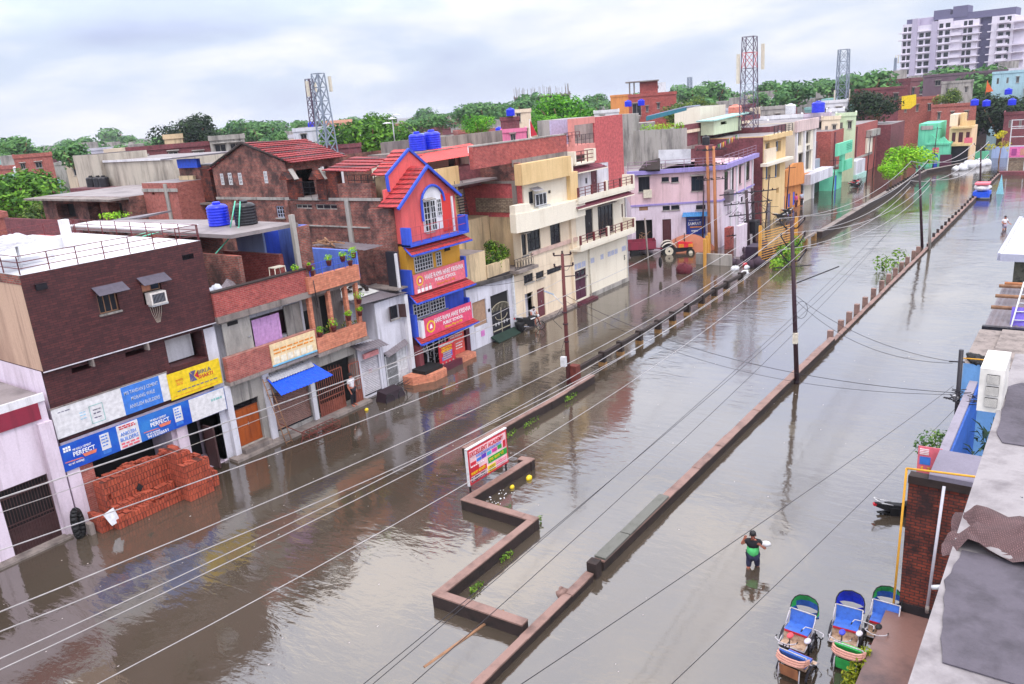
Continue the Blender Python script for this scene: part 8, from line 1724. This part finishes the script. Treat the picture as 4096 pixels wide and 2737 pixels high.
for l, a in (('widest white roof house behind the red mast', (112, 36, 6.5, 9.9, M_white)), ('plain grey stair room among the white houses', (124, 40.5, 3.6, 10.9, M_conc2)), ('low lilac white house with the blue tank on it', (121, 34, 5.2, 9.6, M_pinkw)), ('small white cube house right of the blue tank', (126, 32, 2.4, 10.0, M_white)), ('cream house with a red eave near the dark tree', (118, 30.5, 2.4, 9.2, M_cream)), ('pale lime house with a green edge near the dark tree', (120, 29, 2.6, 9.5, paint('pale_lime', (0,)*4))), ('white cabin block under the blue grey mast', (146, 37.5, 4.6, 10.8, M_white)), ('white house right next to the red mast base', (103, 36, 3.4, 9.6, M_white))):
    x, y, w, z, mt = a; bghouse(l, x, y, w, z, mt, 5, W_((w*.2, w*.36, z-2.2, z-1.3), (w*.6, w*.8, z-2.2, z-1.2)))
tank(120, 32.8, 9.7, 'square blue tank on the lilac white house, centre right', r=.9, h=1.5); tank(114.5, 35, 9.9, 'round white tank on the widest white roof house', M_tankw, r=.7, h=1.3)
for l, a in (('broad maroon brick house left of the tower block foot', (186, 38.3, 10, 12.0, BR_far)), ('maroon brick house with yellow cloth below the tower block', (168, 28, 6.5, 10.0, BR_mid)), ('large grey brown brick block before the right half of the tower block', (218, 27, 17, 13.8, paint('grey_brown_brick', S(120, 96, 108), .9, .5, S(90, 66, 80), .4))), ('white and teal house with a green eave at the right skyline', (209, 17.5, 6, 13.4, paint('pale_teal', S(176, 214, 226), .8, .4))), ('maroon house with washing lines at the right edge', (200, 8.5, 8, 11.2, BR_far)), ('rosy brick terrace behind the turquoise house', (163.4, 21.5, 7, 8.6, BR_mid)), ('low brick house with small blue tanks at the right', (161, 11.0, 5, 6.8, BR_far)), ('dim brick house behind the small round tree', (200, 26, 6, 12.2, M_conc2))):
    x, y, w, z, mt = a; bghouse(l, x, y, w, z, mt, 8, W_((w*.15, w*.22, z-2.6, z-1.4), (w*.45, w*.52, z-2.6, z-1.4), (w*.75, w*.84, z-2.6, z-1.4)))
t = thing('cloth', 'bright yellow sheet hanging on the maroon brick house below the tower block', 'cloth', (165, 29.5, 9)); MB(Frame((166.4, 30.6), (.17, -.98))).slab([(0, -.4, 10.3), (2.4, -.4, 10.5), (2.5, -.4, 8.7), (1.6, -.4, 8.0), (.1, -.4, 8.0)], .05).build('sheet', SY, t)
t = thing('flag', 'orange pennant flag on a stick before the grey brown block', 'flag', (196, 20, 10)); MB().slab([(196, 20, 11.6), (196, 18.8, 9.6), (196, 20.2, 9.4)], .04).tube((196, 20.2, 8.5), (196, 20, 11.8), .05).build('pennant', plain('flag_orange', S(240, 110, 50)), t)
t = thing('flag', 'red pennant flag on a white pole above the brick storey in the centre', 'flag', (60, 41, 10)); MB().tube((60, 41.2, 8), (60, 41.2, 12.4), .05).build('pole', M_white_m, t); MB().slab([(60, 41.2, 12.4), (60, 40.5, 11.0), (60, 41.2, 10.9)], .03).build('pennant', SR, t)
for x, y, z, l in ((156, 17.5, 8.3, 'blue tank on the rosy terrace, left of three at the far right'), (158, 16, 8.0, 'blue tank in the middle of the far right roofs'), (160, 12.5, 7.9, 'blue tank on the low brick house at the right'), (170, 14, 9.4, 'blue tank high on the right behind the dark trees'), (128, 67, 12.2, 'blue tank with a pink cloth right of the great lime tree'), (131, 66, 12.2, 'second blue tank right of the great lime tree'), (92, 66.3, 12.4, 'blue tank over the dark storey left of the great lime tree'), (100, 117, 12.6, 'blue tank on the skyline roof near the peach house'), (95, 40, 9.9, 'blue tank behind the cream roof room')): tank(x, y, z, l, r=.6, h=1.0, ribs=False)
# concrete frame under construction
t = thing('building_frame', 'half built concrete frame bristling with tall column bars on the skyline', 'building', (275, 182, 0)); a = math.atan2(182, 275); fr = Frame((275-math.sin(a)*11.5, 182+math.cos(a)*11.5), (math.sin(a), -math.cos(a)))
m = MB(fr)
for f in range(5): m.box(0, 23, 0, 12, 2.5+f*3.6, 2.9+f*3.6)
m.build('floor_slabs', M_conc, t); MB(fr).box(.5, 22.5, 5.8, 6.1, 0, 17).build('inner_wall', BR_far, t); m = MB(fr)
for i in range(14):
    for j in (0, 5, 11.5): MB(fr).box(i*1.7+.1, i*1.7+.55, j, j+.45, 0, 17.3+(rnd.random()*.8)).build('column', M_conc, t)
m = MB(fr)
for i in range(44): u, v = rnd.uniform(.2, 22.6), rnd.uniform(0, 11.5); m.tube((u, v, 17), (u+rnd.uniform(-.1, .1), v, 19.8+rnd.random()*1.6), .07, 4)
m.build('column_bars', M_conc, t); MB(fr).box(-.4, 1.2, -.3, 0, 12.5, 15).build('green_cloth', SGN, t); MB(fr).box(1.3, 2.6, -.3, 0, 14.2, 15.8).build('yellow_cloth', SY, t); MB(fr).box(20.5, 22, -.3, 0, 12.6, 14.8).build('blue_cloth', plain('pale_cyan_cloth', (0,)*4), t)
# tower block
t = thing('tower_block', 'white high rise apartment block with many balconies on the right skyline', 'apartment block', (373, 50, 0)); FA = Frame((373.6, 69.4), (-.066, -.998))
M_tw = paint('tower_white', S(236, 228, 240), .8, .3, S(200, 190, 214), .15); M_tg = paint('tower_grey_lilac', S(196, 186, 208), .8, .3, S(160, 150, 180), .15); M_td = plain('tower_slate', S(112, 108, 140), .8)
FLZ = [31.2-2.75*k for k in range(10)]
def col(u0, u1, v, z0, z1, mt, name='wall_block', wins=()):
    hs = [(w0, w1, z+.2, z+1.9) for z in FLZ if z+2 < z1 and z > z0 for (w0, w1) in wins]
    shell(t, FA, u0, u1, v, 14, z0, z1, mt, hs, name=name, reveal=.5)
    for h in hs: MB(FA).box(h[0]+.02, h[1]-.02, v+.3, v+.45, h[2], h[3]).build('window', M_glass, t)
col(-.6, 3.0, 0, -.5, 34.2, M_tw, wins=((-.2, 1.1), (1.5, 2.8))); col(3.02, 5.0, -.4, -.5, 36, M_tg); col(5.02, 10.2, .3, -.5, 33.2, M_tw, wins=((5.7, 7.4), (8.0, 9.9))); col(10.22, 12.4, -.4, -.5, 34.2, M_tg); col(12.42, 17.5, .3, -.5, 34.6, M_tw, wins=((12.8, 14.3), (15.1, 16.8)))
col(17.52, 24.8, .8, -.5, 33.6, M_tw, wins=((21.4, 22.6), (23.0, 24.5))); col(24.82, 26.8, .2, -.5, 33.4, M_tw); col(26.82, 31.0, 3.0, -.5, 34.5, M_td, 'dark_recess'); col(31.02, 33.0, .2, -.5, 33.6, M_tw); col(33.02, 38.5, .8, -.5, 33.6, M_tw, wins=((33.4, 35.2), (36, 37.4))); col(38.52, 42.5, 1.6, -.5, 32.8, M_tw)
MB(FA).box(10.4, 16.2, 1, 12, 34.7, 38.2).build('grey_top', M_td, t); MB(FA).box(17.2, 22.4, 1, 10, 34.8, 38.9).build('grey_top', M_td, t); MB(FA).box(16.2, 38.6, 1.2, 12, 33.7, 36.2).build('grey_top_storey', M_td, t); MB(FA).box(.6, 2.8, 1, 6, 34.3, 36.0).build('grey_top', M_td, t); MB(FA).box(3.0, 10, 4, 10, 33.3, 36.2).build('rear_block', M_tg, t)
m = MB(FA)
for z in FLZ:
    for u0, u1, v in ((-2.0, 3.0, -.6), (5.1, 10.2, -.5), (12.5, 17.4, -.5), (17.6, 21.0, -1.2), (21.2, 25, -.4), (25.2, 27.8, -1.2), (30.0, 31.2, -1), (33.2, 37.2, -1.1), (38.4, 42.6, -1.2)):
        if u0 in (-2.0, 17.6, 38.4) and round(z*10) % 2: continue
        m.box(u0, u1, v, 1.4, z-.45, z-.1)
m.build('balcony_slabs', M_tw, t); m = MB(FA)
for z in FLZ: m.box(17.7, 20.9, -1.15, -1.05, z-.1, z+.7); m.box(33.3, 37.1, -1.05, -.95, z-.1, z+.6)
m.build('balcony_parapets', M_tw, t)
# rows of ordinary houses filling the town, copied from a few built ones with all their parts
protos = []
rp = random.Random(3)
M_farw = paint('far_white', S(214, 210, 222), .8, .5, S(160, 156, 170), .4); M_farc = paint('far_cream', S(218, 200, 176), .8, .5, S(160, 140, 124), .4); M_fart = paint('far_teal', S(150, 200, 196), .8, .5, S(110, 150, 150), .4)
for k, (w, h, mt, l, gname) in enumerate(((7, 8.8, BR_far, 'maroon brick house among the distant rooftops', 'distant maroon brick houses'), (9, 7.6, BR_far, 'maroon brick house among the distant rooftops', 'distant maroon brick houses'), (6, 9.4, M_farw, 'whitish house among the distant rooftops', 'distant whitish houses'), (8, 8.2, M_farc, 'cream plastered house among the distant rooftops', 'distant cream houses'), (6, 8.6, M_conc2, 'bare grey house among the distant rooftops', 'distant grey houses'), (7, 7.4, M_fart, 'pale teal house among the distant rooftops', 'distant teal houses'), (8, 9.0, BR_mid, 'terracotta brick house among the distant rooftops', 'distant terracotta houses'))):
    fr = Frame((-w/2, -3), (1, 0)); t = local(thing('house', l, 'house', (0, 0, 0), gname)); ws = [(w*.12, w*.3, h-3.0, h-1.7), (w*.6, w*.82, h-3.0, h-1.6)]
    shell(t, fr, 0, w, 0, 7, -.5, h-.6, mt, ws, roof=M_roofg, reveal=.3)
    for q in ws: window(t, fr, *q, 0, 2, 1, M_conc2, .1)
    m = MB(fr); m.box(-.1, w+.1, -.12, .1, h-.6, h); m.box(-.1, .1, .11, 7, h-.6, h); m.box(w-.1, w+.1, .11, 7, h-.6, h); m.box(-.1, w+.1, 6.9, 7.1, h-.6, h); m.build('parapet', mt, t)
    MB(fr).box(w*.55, w*.9, 3, 6, h-.59, h+1.5).build('stair_room', mt if k % 2 else M_conc2, t)
    protos.append([t, w, False])
placed = []
def clear(x, y, r):
    if y < 48 and x < 62: return False
    if y < 42 and x < 110: return False
    if y < 41 and x < 160: return False
    if x > 150 and y < -8: return False
    for (a, b_, rr) in placed:
        if (x-a)**2+(y-b_)**2 < (r+rr)**2: return False
    return True
for q in named: placed.append((q[0], q[1], q[3]*.8))
for q in ((35, 64, 11), (28, 55, 10), (49.7, 83, 7), (52, 119, 5), (78, 94, 5), (71, 80, 5), (101, 113, 5), (91, 67, 5), (98, 71, 4), (122, 70, 4), (134.8, 68, 7), (176, 97, 5), (116, 64, 4), (112, 38, 6), (124, 42, 4), (146, 39, 5), (186, 40, 10), (168, 30, 8), (218, 29, 12), (209, 18, 6), (200, 10, 6), (163, 22, 5), (161, 12, 4), (200, 28, 5), (373, 50, 40), (275, 185, 18), (373.0, 50, 30)): placed.append(q)
cnt = 0
for k in range(5200):
    az = R(rp.uniform(2, 74)); d = 62+rp.random()**1.35*430; x, y = d*math.cos(az), d*math.sin(az)
    if 8 < y < 41 and x < 152: continue
    if y <= 8 and x < 175: continue
    rr = 4.6+d/90
    if not clear(x, y, rr) or cnt >= 235: continue
    # keep the line of sight to the named houses: lower houses near, normal ones far
    pr = rp.choice(protos); t, w, used = pr
    if used: t = copy_tree(t)
    else: pr[2] = True
    s = min(1.12, .86+d/900)*rp.uniform(.88, 1.06); t.location = (x, y, 0); t.rotation_euler = (0, 0, math.atan2(y, x)-math.pi/2+rp.choice((0, 0, .5, -.5, 1.2, .15))); t.scale = (s*(1+d/600), s*(1+d/600), s*(1.3 if y < x*.22 and x > 180 else 1))
    placed.append((x, y, rr)); cnt += 1
tp = [tank(0, 0, 0, 'small %s water tank among the distant rooftops' % c, mt, r=.7, h=1.2, ribs=False, group='distant %s tanks' % c) for c, mt in (('blue', M_tank), ('black', M_tankk), ('white', M_tankw))]
for i in range(72):
    q = placed[46+i*3] if 46+i*3 < len(placed) else None
    if q is None: continue
    c = tp[i % 3] if i < 3 else copy_tree(tp[i % 3]); c.location = (q[0]+rp.uniform(-1, 1), q[1]+rp.uniform(-1, 1), 8.4+rp.uniform(0, .6)); 
for pr in protos:
    if not pr[2]: pr[0].location = (300, 260, 0)
# =============== humid air: far things fade
hz = MB().box(-3010, 4010, -3010, 4010, -1.6, 45)
m, nt, p = newmat('humid_air'); nt.nodes.remove(p); pv = nt.nodes.new('ShaderNodeVolumePrincipled'); pv.inputs['Color'].default_value = (.86, .90, 1.0, 1); pv.inputs['Density'].default_value = 0.00018; pv.inputs['Anisotropy'].default_value = .2
nt.links.new(pv.outputs[0], [n for n in nt.nodes if n.type == 'OUTPUT_MATERIAL'][0].inputs['Volume'])
HAZE = hz.build('haze', m); tag(HAZE, None, None, kind='stuff')
